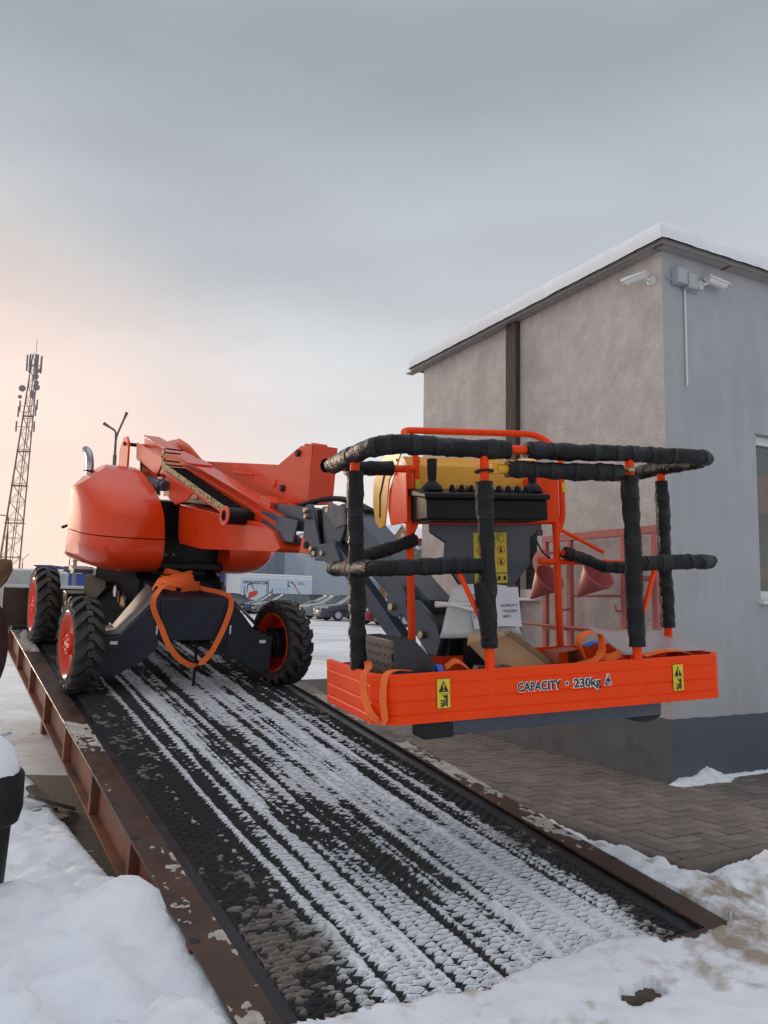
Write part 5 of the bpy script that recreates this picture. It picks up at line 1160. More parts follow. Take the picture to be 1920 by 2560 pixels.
ac = MB(); ac.lathe([(0.0, 0.0), (0.025, 0.0), (0.028, 0.03), (0.0, 0.04)], 16, 'z', (1.135, 0.79, 0.795)); bpart('alarm_horn', ac, 'navy', shield, 0)
wr = MB(); wr.tube(rpath([(1.10, 0.76, 0.775), (1.13, 0.74, 0.70), (1.17, 0.735, 0.67), (1.185, 0.73, 0.64)], 0.05), 0.005, 8); bpart('console_cable', wr, 'black', LIFT, 0)
lw = MB(); lw.box(0.66, 0.90, 0.72, 0.79, 0.02, 0.535); bpart('console_stem', lw, 'black', LIFT, 0.006)
# under frame
ub = MB(); ub.box(0.14, 1.32, 0.06, 0.16, -0.066, -0.002); ub.box(0.14, 1.32, 0.55, 0.65, -0.066, -0.002); bpart('under_beam', ub, 'navy', LIFT, 0.004)
uf = MB(); uf.box(0.13, 0.27, 0.05, 0.17, -0.075, -0.003); bpart('under_foot', uf, 'black', LIFT, 0.006); uf = MB(); uf.prism([(1.18, -0.085), (1.24, -0.095), (1.30, -0.085), (1.33, -0.067), (1.16, -0.067)], 0.07, 0.15, 'y'); bpart('under_foot', uf, 'black', LIFT, 0.004)
us = MB(); us.prism([(0.36, -0.12), (0.44, -0.12), (0.50, -0.067), (0.30, -0.067)], 0.3, 0.5, 'y'); us.box(0.62, 1.0, 0.62, 0.80, -0.10, -0.002); bpart('under_bracket', us, 'black', LIFT, 0.004)

# ---------------------------------------------------------------- loose things in the basket
def bthing(name, mb, m, label, cat, bevel=0.003, group=None, **k): return tag(mb.build(name, m, None, BASK, bevel, **k), label, cat, group)
wb = empty('checker_plate_step', BASK, 'dark checker plate step box with sloping front inside the basket', 'step box')
w_ = MB()
w_.add([(0.045, 0.115, 0.022), (0.048, 0.135, 0.325), (0.135, 0.125, 0.325), (0.40, 0.10, 0.022), (0.045, 0.56, 0.022), (0.048, 0.56, 0.325), (0.135, 0.56, 0.325), (0.40, 0.56, 0.022)], [(0, 1, 2, 3), (4, 7, 6, 5), (0, 4, 5, 1), (1, 5, 6, 2), (2, 6, 7, 3), (0, 3, 7, 4)]); mb_ = w_.build('box', 'checker', wb, BASK, 0.004)
def treads(p0, eu, ev, nrm, nu, nv, clip=None):
    q = MB()
    for i in range(nu):
        for j in range(nv):
            if clip and not clip((i + 0.5) / nu, (j + 0.5) / nv): continue
            c = Vector(p0) + Vector(eu) * ((i + 0.5) / nu) + Vector(ev) * ((j + 0.5) / nv); e1 = Vector(eu).normalized(); e2 = Vector(ev).normalized(); sg = 1 if (i + j) % 2 else -1
            d1 = (e1 + e2 * sg).normalized(); d2 = (e1 - e2 * sg).normalized(); q.obox(c, d1 * 0.011, d2 * 0.0026, Vector(nrm) * 0.0014)
    return q
q = treads((0.05, 0.14, 0.3255), (0.082, 0, 0), (0, 0.415, 0), (0, 0, 1), 3, 15); q.build('tread_pattern', 'checker', mb_, BASK)
nv_ = (Vector((0.40, 0.10, 0.022)) - Vector((0.045, 0.115, 0.022))).cross(Vector((0.048, 0.135, 0.325)) - Vector((0.045, 0.115, 0.022))).normalized()
q = treads((0.05, 0.1148, 0.03), (0.34, -0.0145, 0), (0.003, 0.0195, 0.29), nv_, 12, 10, lambda a, b: a < 0.20 + 0.78 * (1 - b)); q.build('tread_pattern', 'checker', mb_, BASK)
q = treads((0.0445, 0.14, 0.04), (0, 0.40, 0), (0.003, 0, 0.27), (1, 0, 0), 11, 7); q.build('tread_pattern', 'checker', mb_, BASK)
hl = MB(); hl.box(0.043, 0.046, 0.16, 0.168, 0.235, 0.27); hl.build('slot', 'ink', wb, BASK)
# cardboard box, open flap
cbx = empty('cardboard_box', BASK, 'open brown cardboard box lying inside the basket behind the front post', 'cardboard box')
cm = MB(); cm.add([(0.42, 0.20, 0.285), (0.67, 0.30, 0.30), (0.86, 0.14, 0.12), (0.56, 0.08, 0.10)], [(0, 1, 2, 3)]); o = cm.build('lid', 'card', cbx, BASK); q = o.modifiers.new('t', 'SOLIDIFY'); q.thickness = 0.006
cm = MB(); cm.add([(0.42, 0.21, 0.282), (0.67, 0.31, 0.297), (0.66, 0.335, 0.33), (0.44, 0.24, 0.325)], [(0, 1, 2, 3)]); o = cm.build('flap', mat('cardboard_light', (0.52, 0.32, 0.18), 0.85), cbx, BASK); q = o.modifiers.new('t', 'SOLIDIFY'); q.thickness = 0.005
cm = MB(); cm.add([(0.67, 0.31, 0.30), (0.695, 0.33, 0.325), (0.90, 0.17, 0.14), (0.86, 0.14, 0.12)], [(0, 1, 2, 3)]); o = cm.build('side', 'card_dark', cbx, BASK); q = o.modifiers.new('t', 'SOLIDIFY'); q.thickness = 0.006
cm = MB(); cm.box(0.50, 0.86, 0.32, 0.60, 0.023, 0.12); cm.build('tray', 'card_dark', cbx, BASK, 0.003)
# white foam wrap and delivery note on the console stem
def wrap():
    n = 26; vs = []; fs = []
    zs = [0.275, 0.31, 0.36, 0.41, 0.46, 0.50, 0.538]
    for j, z in enumerate(zs):
        for i in range(n + 1):
            t = i / n; a = pi * 1.12 * (1 - t) - 0.06 * pi
            fl = 0.018 * sin(9 * t + j) * (1 - j / 8); wd = 0.212 - 0.012 * j + 0.05 * max(0, 0.5 - z) * 1.0
            vs.append((0.72 + wd * 1.0 * cos(a) + 0.012, 0.72 - (0.135 + fl) * sin(a) ** 0.7 if sin(a) > 0 else 0.72 + 0.10 * (-sin(a)), z + 0.008 * sin(5 * t)))
    for j in range(len(zs) - 1):
        for i in range(n): a = j * (n + 1) + i; fs.append((a, a + 1, a + n + 2, a + n + 1))
    m_ = MB(); m_.add(vs, fs); o = m_.build('foam_wrap', 'whitefoam', None, BASK, smooth=60); q = o.modifiers.new('t', 'SOLIDIFY'); q.thickness = 0.004
    tag(o, 'white foam sheet wrapped round the control stem below the shield plate', 'foam wrap')
wrap()
fw_ = MB(); fw_.tube(rpath([(0.50, 0.74, 0.44), (0.53, 0.62, 0.445), (0.60, 0.585, 0.425), (0.64, 0.575, 0.415)], 0.05), [0.012] * 16 if False else 0.011, 8); fw_.tube(rpath([(0.50, 0.745, 0.455), (0.54, 0.62, 0.45), (0.62, 0.58, 0.445)], 0.05), 0.007, 8)
bthing('stretch_film', fw_, 'film', 'twisted clear stretch film tied round the white foam wrap', 'film', 0)
pn = MB(); n1, n2 = 10, 8; vs = []; fs = []
for j in range(n2 + 1):
    for i in range(n1 + 1):
        a, b = i / n1, j / n2; x = 0.618 + 0.278 * a + 0.018 * (1 - b) * (1 if a < .5 else .4); z = 0.322 + 0.203 * b + 0.012 * (1 - b) * sin(3 * a)
        y = 0.572 + 0.028 * (2 * a - 1) ** 2 - 0.02 * (1 - b) ** 3 + 0.004 * sin(9 * a + 4 * b); vs.append((x, y, z))
for j in range(n2):
    for i in range(n1): q0 = j * (n1 + 1) + i; fs.append((q0, q0 + 1, q0 + n1 + 2, q0 + n1 + 1))
pn.add(vs, fs); note = pn.build('delivery_note', 'paper', None, BASK, smooth=60); tag(note, 'white printed paper sheet taped to the foam wrap below the console', 'paper sheet')
def note_text(t_, x, z, s_):
    y = 0.572 + 0.028 * (2 * (x - 0.618) / 0.278 - 1) ** 2 - 0.006
    text_obj('note_text', t_, s_, 'ink', note, FR @ Matrix.Translation((x, z, -y + 0.008)), bold=0.0004)
for t_, z in (('D', 0.482), ('G', 0.456), ('AR', 0.430), ('M', 0.402), ('S', 0.376)): note_text(t_, 0.632, z, 0.020)
for t_, x, z in (('BOOM LIFTS', 0.775, 0.430), ('TO RUSSIA', 0.785, 0.402), ('0929-1', 0.785, 0.376)): note_text(t_, x, z, 0.0165)
# straps, tool, sheet
def strap(name, pts, wd, w, label, m='strap', fr=BASK, cat='strap', group=None, r=0.05):
    q = MB(); q.ribbon(rpath(pts, r, 6), wd, w, 0.004); o = q.build(name, m, None, fr, smooth=50); return tag(o, label, cat, group)
strap('lifting_strap', [(-0.02, 0.30, 0.23), (-0.06, 0.16, 0.215), (-0.092, 0.13, 0.20), (-0.10, 0.12, 0.13), (-0.095, 0.06, 0.05), (-0.062, 0.03, 0.012), (-0.045, 0.015, 0.022), (-0.050, 0.025, 0.12), (-0.035, 0.03, 0.205), (0.02, 0.06, 0.215), (0.09, 0.07, 0.205)], [(0.6, -0.8, 0)] * 200, 0.031, 'orange strap looped over the left corner of the basket rim', r=0.04)
strap('lifting_strap', [(0.98, 0.16, 0.20), (0.94, 0.15, 0.29), (1.0, 0.14, 0.325), (1.06, 0.13, 0.31), (1.04, 0.10, 0.22), (0.98, 0.09, 0.19), (0.94, 0.16, 0.17)], [(0.0, 1, 0.2)] * 200, 0.045, 'orange strap loop standing up near the right front post of the basket')
strap('lifting_strap', [(1.02, 0.12, 0.215), (1.08, 0.09, 0.20), (1.14, 0.10, 0.225), (1.16, 0.12, 0.20), (1.08, 0.14, 0.19)], [(0, 0.3, 1)] * 200, 0.035, 'small orange strap coil at the foot of the right front post')
strap('lifting_strap', [(0.28, 0.14, 0.20), (0.32, 0.12, 0.235), (0.36, 0.11, 0.205), (0.40, 0.13, 0.17), (0.50, 0.15, 0.165), (0.62, 0.14, 0.175)], [(0.2, 1, 0.3)] * 200, 0.05, 'orange strap folded beside the checker plate step')
strap('lifting_strap', [(1.28, 0.12, 0.20), (1.38, 0.10, 0.222), (1.48, 0.11, 0.215), (1.56, 0.12, 0.19)], [(0, 1, 0.1)] * 200, 0.05, 'orange strap lying at the right end of the basket rim')
strap('strap_tail', [(0.195, 0.06, 0.19), (0.20, 0.035, 0.235), (0.21, 0.02, 0.195)], [(1, 0, 0)] * 60, 0.024, 'short blue strap tail at the foot of the checker plate step', 'blue')
strap('strap_tail', [(1.05, 0.25, 0.245), (1.09, 0.24, 0.262), (1.13, 0.24, 0.258)], [(0, 1, 0.3)] * 60, 0.03, 'short blue strap tail behind the orange strap loop', 'blue')
tg_ = MB(); tg_.prism([(0.40, 0.165), (0.41, 0.205), (0.55, 0.19), (0.60, 0.175), (0.60, 0.15), (0.42, 0.15)], 0.09, 0.14, 'y'); tg_.lathe([(0.018, -0.03), (0.022, -0.03), (0.022, 0.03), (0.018, 0.03)], 16, 'y', (0.55, 0.11, 0.178)); bthing('brown_tool', tg_, 'brown_tool', 'dark brown tool lying behind the front kick plate beside the step box', 'tool', 0.006)
tr_ = MB(); tr_.add([(0.83, 0.14, 0.15), (0.845, 0.16, 0.235), (0.97, 0.16, 0.245), (0.995, 0.14, 0.16), (0.83, 0.30, 0.15), (0.845, 0.28, 0.235), (0.97, 0.28, 0.245), (0.995, 0.30, 0.16)], [(0, 1, 5, 4), (1, 2, 6, 5), (2, 3, 7, 6)]); o = tr_.build('red_cradle', 'tray', None, BASK, 0.004); q = o.modifiers.new('t', 'SOLIDIFY'); q.thickness = 0.006; tag(o, 'worn red bent metal cradle lying in the basket right of the cardboard', 'cradle')
pb = MB(); n = 12; vs = []; fs = []
for j in range(7):
    for i in range(n + 1):
        a, b = i / n, j / 6; vs.append((1.20 + 0.52 * a, 0.16 + 0.34 * b, 0.205 + 0.125 * b * (1 - 0.55 * a) + 0.012 * sin(6 * a + 3 * b) * b))
for j in range(6):
    for i in range(n): a = j * (n + 1) + i; fs.append((a, a + 1, a + n + 2, a + n + 1))
pb.add(vs, fs); o = pb.build('plastic_sheet', 'bubble', None, BASK, smooth=60); q = o.modifiers.new('t', 'SOLIDIFY'); q.thickness = 0.003; tag(o, 'folded milky plastic sheet over the right end of the basket', 'plastic sheet')

# sling tied round the front frame block of the lift
sl3 = MB()
loop = [(1.10, -0.27, 0.835), (1.19, -0.345, 0.83), (1.22, -0.40, 0.76), (1.215, -0.405, 0.69), (1.205, -0.37, 0.61), (1.195, -0.325, 0.535), (1.21, -0.293, 0.457), (1.22, -0.255, 0.379), (1.225, -0.16, 0.266), (1.23, -0.026, 0.206), (1.225, 0.084, 0.312), (1.22, 0.172, 0.512), (1.205, 0.225, 0.673), (1.19, 0.225, 0.755)]
sl3.ribbon(rpath(loop, 0.07, 5), [(0.25, 1.0, 0.5 * sin(0.16 * i)) for i in range(300)], 0.042, 0.003)
sl3.ribbon(rpath([(1.19, 0.225, 0.755), (1.12, 0.18, 0.785), (1.02, 0.04, 0.80), (0.96, -0.04, 0.83)], 0.05), (0.3, 0.2, 1), 0.036, 0.004)
for k in range(6):
    a0 = k * 1.15; sl3.ribbon(rpath([(0.98 + (0.12 - 0.008 * k) * cos(a0 + t), -0.16 + (0.19 - 0.016 * k) * sin(a0 + t), 0.80 + 0.022 * k + 0.016 * sin(2 * t + k)) for t in np.linspace(0, 4.9, 9)], 0.03, 2), [(0.5 * cos(a0 + i * 0.5), 0.6 * sin(i * 0.4 + k), 1) for i in range(300)], 0.046, 0.003)
tag(sl3.build('lifting_sling', 'strap', None, MACH, smooth=50), 'orange webbing sling bunched on the front frame block and hanging in a loop', 'sling')
# ---------------------------------------------------------------- background
def at(px, py, Y):
    v = _right * ((px - 960) / 2030) + _down * ((py - 1280) / 2030) + _fw
    t = Y / v.y; return Vector((v.x * t, Y, CAM_H + v.z * t))
def gz(y): return float(ground_z(0.0, np.array(float(y))))
def gp(px, Y): p = at(px, 1500, Y); return Vector((p.x, Y, gz(Y)))

# --- cars
GL = mat('car_glass', (0.02, 0.03, 0.035), 0.08, var=0.2, spec=0.8)
FROST = mat('frosted_glass', (0.13, 0.16, 0.19), 0.2, var=0.15, scale=4)
HLM = mat('headlamp', (0.55, 0.57, 0.6), 0.15, var=0.1); TLM = mat('tail_lamp', (0.35, 0.02, 0.02), 0.2)
PLATE = mat('number_plate', (0.6, 0.6, 0.58), 0.5, var=0.05)
def car(Mx, paint, label, L_=4.5, Wd=1.78, H=1.46, kind='hatch', frost=False):
    c = empty('parked_car', Mx, label, 'car', 'cars parked in the yard')
    f, r = L_ / 2, -L_ / 2; wb = 1.33
    if kind == 'suv': bel, hood = 1.02, 0.98
    else: bel, hood = 0.93, 0.88
    roof_f, roof_r = (0.15, -1.55) if kind != 'sedan' else (0.15, -1.05)
    tail = (-2.0, bel + 0.02) if kind != 'sedan' else (-1.55, bel + 0.05)
    # stations: (x, half width, z of shoulder, z low)
    st = [(f, 0.55, 0.62, 0.30), (f - 0.08, 0.72, 0.70, 0.22), (f - 0.35, 0.84, 0.80, 0.20), (f - 0.75, 0.88, hood - 0.02, 0.20), (0.95, 0.89, hood + 0.05, 0.20), (0.2, 0.89, bel, 0.20), (-0.9, 0.89, bel + 0.02, 0.20), (-1.7, 0.87, bel + 0.05, 0.24), (r + 0.18, 0.80, bel + 0.02, 0.28), (r, 0.66, bel - 0.12, 0.34)]
    vs = []; fs = []
    k = Wd / 1.78
    for x, hw, zs, zl in st:
        hw *= k
        for y, z in ((-hw * 0.93, zl), (-hw, 0.42), (-hw * 1.0, (zs + 0.4) / 2 + 0.06), (-hw * 0.95, zs - 0.03), (-hw * 0.82, zs + 0.015), (0, zs + 0.045), (hw * 0.82, zs + 0.015), (hw * 0.95, zs - 0.03), (hw, (zs + 0.4) / 2 + 0.06), (hw, 0.42), (hw * 0.93, zl)): vs.append((x, y, z))
    m = 11
    for i in range(len(st) - 1):
        for j in range(m - 1): fs.append((i * m + j, i * m + j + 1, (i + 1) * m + j + 1, (i + 1) * m + j))
        fs.append((i * m + m - 1, i * m, (i + 1) * m, (i + 1) * m + m - 1))
    fs += [tuple(range(m)), tuple(range((len(st) - 1) * m, len(st) * m))]
    b = MB(); b.add(vs, fs); body = b.build('body', paint, c, Mx, smooth=50)
    # greenhouse: dark glass volume and a painted roof with pillars
    gh = [(1.02, bel - 0.02, 0.72), (roof_f, H - 0.05, 0.56), (roof_r, H - 0.07, 0.55), (tail[0], tail[1], 0.68)]
    g = MB(); vs = []
    for x, z, hw in gh: vs += [(x, -hw * k, z), (x, hw * k, z)]
    base_z = bel - 0.03
    vs += [(1.02, -0.80 * k, base_z), (1.02, 0.80 * k, base_z), (tail[0], -0.78 * k, base_z), (tail[0], 0.78 * k, base_z)]
    g.add(vs, [(0, 1, 3, 2), (2, 3, 5, 4), (4, 5, 7, 6), (8, 0, 2, 4, 6, 10), (1, 9, 11, 7, 5, 3)]); go = g.build('windows', FROST if frost else GL, c, Mx, smooth=20)
    rfm = MB(); rfm.add([(roof_f + 0.06, -0.57 * k, H - 0.055), (roof_f + 0.06, 0.57 * k, H - 0.055), (roof_f - 0.3, -0.575 * k, H), (roof_f - 0.3, 0.575 * k, H), (roof_r + 0.2, -0.56 * k, H - 0.01), (roof_r + 0.2, 0.56 * k, H - 0.01), (roof_r - 0.05, -0.55 * k, H - 0.075), (roof_r - 0.05, 0.55 * k, H - 0.075)], [(0, 1, 3, 2), (2, 3, 5, 4), (4, 5, 7, 6)]); o = rfm.build('roof', paint, c, Mx, smooth=40); q = o.modifiers.new('t', 'SOLIDIFY'); q.thickness = 0.04
    pm_ = MB()
    for sy in (-1, 1):
        for a, b_ in (((1.04, 0.745, bel - 0.02), (roof_f, 0.575, H - 0.04)), ((-0.55, 0.80, bel), (-0.62, 0.575, H - 0.04)), ((tail[0], 0.72, tail[1] - 0.02), (roof_r, 0.565, H - 0.06))):
            pm_.tube([(a[0], a[1] * sy * k, a[2]), (b_[0], b_[1] * sy * k, b_[2])], 0.035, 6)
    pm_.build('pillars', paint, c, Mx)
    for sx in (wb, -wb):
        for sy in (-1, 1):
            t = MB(); t.lathe([(0.19, -0.1), (0.30, -0.1), (0.318, -0.07), (0.318, 0.07), (0.30, 0.1), (0.19, 0.1)], 20, 'y', (sx, sy * 0.80 * k, 0.318)); wo = t.build('wheel', 'rubber', c, Mx)
            t = MB(); t.lathe([(0.0, -0.085), (0.19, -0.085), (0.20, -0.1), (0.20, 0.1), (0.19, 0.085), (0.0, 0.085)], 20, 'y', (sx, sy * 0.80 * k, 0.318)); t.build('rim', 'grey_plastic', wo, Mx)
    for sy in (-1, 1):
        h = MB(); h.add([(f - 0.02, sy * 0.46 * k, 0.66), (f - 0.02, sy * 0.48 * k, 0.75), (f - 0.34, sy * 0.83 * k, 0.80), (f - 0.30, sy * 0.855 * k, 0.68)], [(0, 1, 2, 3)]); o = h.build('headlight', HLM, c, Mx @ Matrix.Translation((0.035, sy * 0.012, 0.0))); q = o.modifiers.new('t', 'SOLIDIFY'); q.thickness = 0.03
        h = MB(); h.box(r - 0.012, r + 0.20, sy * 0.70 * k - 0.12, sy * 0.70 * k + 0.12, 0.70, 0.90); h.build('tail_light', TLM, c, Mx, 0.03)
        mi = MB(); mi.obox((0.75, sy * 0.98 * k, bel + 0.06), (0.06, 0, 0), (0, 0.09, 0), (0, 0, 0.06)); mi.build('mirror', paint, c, Mx, 0.02)
    gr = MB(); gr.box(f - 0.03, f + 0.012, -0.42, 0.42, 0.56, 0.70); gr.build('grille', 'black_plastic', c, Mx, 0.02)
    gr = MB(); gr.box(f - 0.05, f + 0.008, -0.60, 0.60, 0.27, 0.40); gr.build('lower_grille', 'black_plastic', c, Mx, 0.02)
    ba = MB(); ba.box(f + 0.012, f + 0.018, -0.38, 0.38, 0.66, 0.675); ba.build('grille_bar', 'chrome', c, Mx)
    pl_ = MB(); pl_.box(f + 0.013, f + 0.022, -0.26, 0.26, 0.43, 0.54); pl_.build('number_plate', PLATE, c, Mx)
    return c
def P(name, col, rough=0.3): return mat(name, col, rough, var=0.1, scale=2, coat=0.5, col2=tuple(0.5 * x + 0.12 for x in col), thr=(0.5, 0.75), scale2=1.5)
silver, navyc, bluec, blackc, redc, whitec, greyc = P('silver_car', (0.20, 0.21, 0.22)), P('dark_navy_car', (0.016, 0.022, 0.045)), P('blue_car', (0.025, 0.05, 0.12)), P('black_car', (0.018, 0.019, 0.022)), P('red_car', (0.32, 0.022, 0.035)), P('white_car', (0.38, 0.38, 0.38)), P('grey_car', (0.14, 0.15, 0.16))
def carp(px, Y, rz, **k):
    p = gp(px, Y); return car(place(p.x, p.y, p.z, radians(rz)), **k)
# the row nosed towards the lower left of the view
carp(838, 50, 207, paint=silver, label='silver car with its nose to the left, between two dark cars', kind='sedan', frost=True)
carp(884, 47, 207, paint=navyc, label='dark navy hatchback with silver headlight left of the padded post', frost=True)
carp(990, 42, 207, paint=redc, label='red car with white number plate seen under the jib', kind='suv', frost=True)
carp(1052, 40, 207, paint=whitec, label='white car at the right end of the row behind the orange console post', frost=True)
carp(822, 56, 207, paint=blackc, label='black car just behind the silver one', kind='suv', frost=True)
carp(682, 60, 205, paint=bluec, label='blue saloon in front of the poster trailer', kind='sedan', frost=True)
carp(712, 57, 205, paint=greyc, label='grey estate car partly behind the right front tyre', kind='hatch', frost=True)
carp(768, 62, 205, paint=blackc, label='long black car beside the grey estate before the trailer', kind='sedan')
carp(585, 60, 25, paint=greyc, label='dark grey car seen from behind near the lift rear tyre', kind='suv')

# --- poster trailer
YT = 78; pa = gp(596, YT); pb_ = gp(779, YT + 5.5)
ex_ = (pb_ - pa); ex_.z = 0; LT = ex_.length; ex_.normalize(); ey_ = Vector((-ex_.y, ex_.x, 0))
TRM = frame(pa, ex_, ey_, ZV); ztp = (at(690, 1440, YT + 2.5).z - pa.z)
tra = empty('poster_trailer', TRM, 'white box trailer with a printed picture of lifting machines', 'trailer')
t = MB(); t.box(0, LT, 0.02, 2.45, 0.95, ztp); t.build('box_body', 'white_plastic', tra, TRM, 0.02)
t = MB(); t.box(0.12, LT - 0.12, -0.012, 0.018, 1.05, ztp - 0.25); po = t.build('poster', mat('pale_blue_print', (0.52, 0.61, 0.72), 0.5, var=0.04), tra, TRM)
t = MB(); t.box(0, LT, -0.05, 2.5, ztp + 0.005, ztp + 0.16); t.build('snow_cover', 'snow', tra, TRM, 0.06)
text_obj('poster_text', 'WWW.BELARUSLIFT.COM', 0.42, 'ink', po, TRM @ Matrix.Translation((0.45, -0.018, ztp - 0.85)) @ Matrix.Rotation(radians(90), 4, 'X'), LT * 0.31, bold=0.012)
def pflat(pts, m, o=0.018): 
    q = MB(); q.add([(x, -o, z) for x, z in pts], [tuple(range(len(pts)))]); q.build('poster_print', m, po, TRM, smooth=0)
RP = mat('poster_red', (0.55, 0.06, 0.03), 0.5)
k0 = LT / 8.0
def pg(x0, z0, s, pts, m, o=0.018): pflat([(x0 + p[0] * s, z0 + p[1] * s) for p in pts], m, o)
pg(0.9 * k0, 1.1, k0, [(0, 0), (0.1, 0.25), (0.15, 0.5), (0.7, 0.7), (1.0, 0.75), (1.1, 0.45), (0.8, 0.2), (0.3, 0)], RP); pg(0.5 * k0, 1.1, k0, [(0, 0), (0.08, 0), (0.1, 1.1), (0.02, 1.1)], 'ink'); pg(0.75 * k0, 1.1, k0, [(0.0, 0.5), (0.08, 0.5), (0.2, 1.2), (0.5, 1.25), (0.8, 0.75), (0.88, 0.78), (0.55, 1.35), (0.12, 1.3)], 'ink'); pg(0.55 * k0, 1.15, k0, [(0, 0), (0.2, 0), (0.2, 0.3), (0, 0.3)], 'ink')
for x in (2.9, 3.05): pg(x * k0, 1.1, k0, [(0, 0), (0.07, 0), (0.07, 1.7), (0, 1.7)], 'ink')
pg(3.2 * k0, 1.1, k0, [(0, 0), (0.4, 0), (0.45, 0.9), (0.3, 1.0), (0.2, 0.7), (0, 0.6)], 'antenna')
for x in (4.0, 4.4, 4.8, 5.2): pg(x * k0, 1.1, k0, [(0, 0), (0.03, 0), (0.03, 0.95), (0, 0.95)], 'antenna')
for z in (0.5, 0.92): pg(4.0 * k0, 1.1 + z * k0, k0, [(0, 0), (1.23, 0), (1.23, 0.03), (0, 0.03)], 'antenna')
pg(6.2 * k0, 1.1, k0, [(0.2, 0), (0.9, 0), (0.85, 0.3), (0.5, 0.35), (0.2, 0.2)], RP); pg(6.2 * k0, 1.1, k0, [(0.5, 0.3), (0.6, 0.35), (-0.1, 1.2), (-0.2, 1.15)], RP); pg(6.2 * k0, 1.1, k0, [(-0.1, 1.15), (-0.05, 1.25), (-0.5, 1.65), (-0.8, 1.55), (-0.78, 1.48), (-0.5, 1.52)], 'ink'); pg(6.2 * k0, 1.1, k0, [(-1.0, 1.1), (-0.7, 1.15), (-0.7, 1.2), (-0.9, 1.25), (-0.9, 1.7), (-1.0, 1.7)], 'ink')
pg(6.3 * k0, ztp - 0.75, k0, [(0, 0), (0.9, 0), (0.9, 0.08), (0, 0.08)], 'antenna'); pg(6.3 * k0, ztp - 0.6, k0, [(0, 0), (0.7, 0), (0.7, 0.05), (0, 0.05)], 'antenna')
for x in (0.5 * LT, 0.62 * LT):
    t = MB(); t.lathe([(0.25, -0.15), (0.5, -0.15), (0.5, 0.15), (0.25, 0.15)], 20, 'y', (x, 0.4, 0.5)); t.build('wheel', 'rubber', tra, TRM)

# --- warehouse
YWH = 96; w0 = gp(520, YWH); w1 = gp(905, YWH + 8); ex_ = (w1 - w0); ex_.z = 0; LW = ex_.length; ex_.normalize(); ey_ = Vector((-ex_.y, ex_.x, 0)); WHM = frame(w0, ex_, ey_, ZV)
zw = at(700, 1345, YWH).z - w0.z
wh = empty('warehouse', WHM, 'large blue grey clad warehouse behind the parked cars', 'building')
t = MB(); t.box(0, LW, 0.05, 30, 0, zw); t.build('wall', 'warehouse', wh, WHM)
npan = int(LW / 1.0)
for i in range(npan):
    t = MB(); t.box(i * LW / npan + 0.02, (i + 1) * LW / npan - 0.02, 0.0, 0.045, 0.3, zw - 0.1); t.build('cladding_panel', 'warehouse', wh, WHM)
t = MB(); t.box(-0.1, LW + 0.1, -0.1, 30, zw, zw + 0.35); t.build('roof_edge', 'white_plastic', wh, WHM)
t = MB(); t.box(-1.0, 0.0, 0.0, 0.3, 0, 3.2); t.build('door_frame', 'white_plastic', wh, WHM)

# --- house with snowy roof and gable
YH = 88; h0 = gp(895, YH); h1 = gp(1075, YH + 3); ex_ = (h1 - h0); ex_.z = 0; LH = ex_.length; ex_.normalize(); ey_ = Vector((-ex_.y, ex_.x, 0)); HM = frame(h0, ex_, ey_, ZV)
zr = at(960, 1307, YH + 4).z - h0.z; ze = at(960, 1338, YH).z - h0.z
ho = empty('brick_house', HM, 'distant house with snow covered roof, chimney and pointed brick gable', 'house')
t = MB(); t.box(-6, LH, 0, 9, 0, ze - 0.05); t.build('wall', 'grey_wall', ho, HM)
t = MB(); t.box(-6, LH, -0.06, -0.005, ze - 0.9, ze - 0.1); t.build('eave_band', 'brown_trim', ho, HM)
t = MB(); t.prism([(-0.5, ze - 0.1), (4.5, zr), (9.5, ze - 0.1)], -6.3, LH + 0.3, 'x'); rfo = t.build('roof', 'snow', ho, HM)
cx_ = (at(973, 1330, YH).x - h0.x) / ex_.x
t = MB(); t.box(cx_ - 0.35, cx_ + 0.35, 2.2, 3.0, ze, at(973, 1307, YH + 2.5).z - h0.z); t.build('chimney', 'brown_trim', rfo, HM)
gx0, gx1 = (at(952, 1370, YH).x - h0.x) / ex_.x, (at(1030, 1370, YH).x - h0.x) / ex_.x; gzb, gzt = at(960, 1375, YH).z - h0.z, at(990, 1317, YH).z - h0.z
t = MB(); t.prism([(gx0, 0), (gx0, gzb), ((gx0 + gx1) / 2, gzt), (gx1, gzb), (gx1, 0)], -1.6, -0.1, 'y'); gb_ = t.build('gable', 'brick', ho, HM)
for sg in (-1, 1):
    xm = (gx0 + gx1) / 2; xe = gx0 - 0.25 if sg < 0 else gx1 + 0.25
    t = MB(); t.add([(xm, -1.75, gzt + 0.25), (xm, 3.0, gzt + 0.25), (xe, 3.0, gzb - 0.1), (xe, -1.75, gzb - 0.1)], [(0, 1, 2, 3)]); o = t.build('gable_roof', 'snow', ho, HM); q = o.modifiers.new('t', 'SOLIDIFY'); q.thickness = 0.16
t = MB(); t.box((gx0 + gx1) / 2 - 0.12, (gx0 + gx1) / 2 + 0.25, -1.66, -1.61, gzt - 1.3, gzt - 0.7); t.build('gable_window', mat('pale_yellow_panel', (0.6, 0.5, 0.3), 0.5), ho, HM)  # even pale yellow tone on the gable window
for i in range(4):
    x = -3.4 + i * 1.9; t = MB(); t.box(x, x + 1.5, -0.05, -0.012, ze - 2.8, ze - 1.1); w_o = t.build('window', 'white_plastic', ho, HM)
    for k in range(3): t = MB(); t.box(x + 0.08 + k * 0.47, x + 0.47 + k * 0.47, -0.09, -0.052, ze - 2.7, ze - 1.2); t.build('pane', GL, w_o, HM)
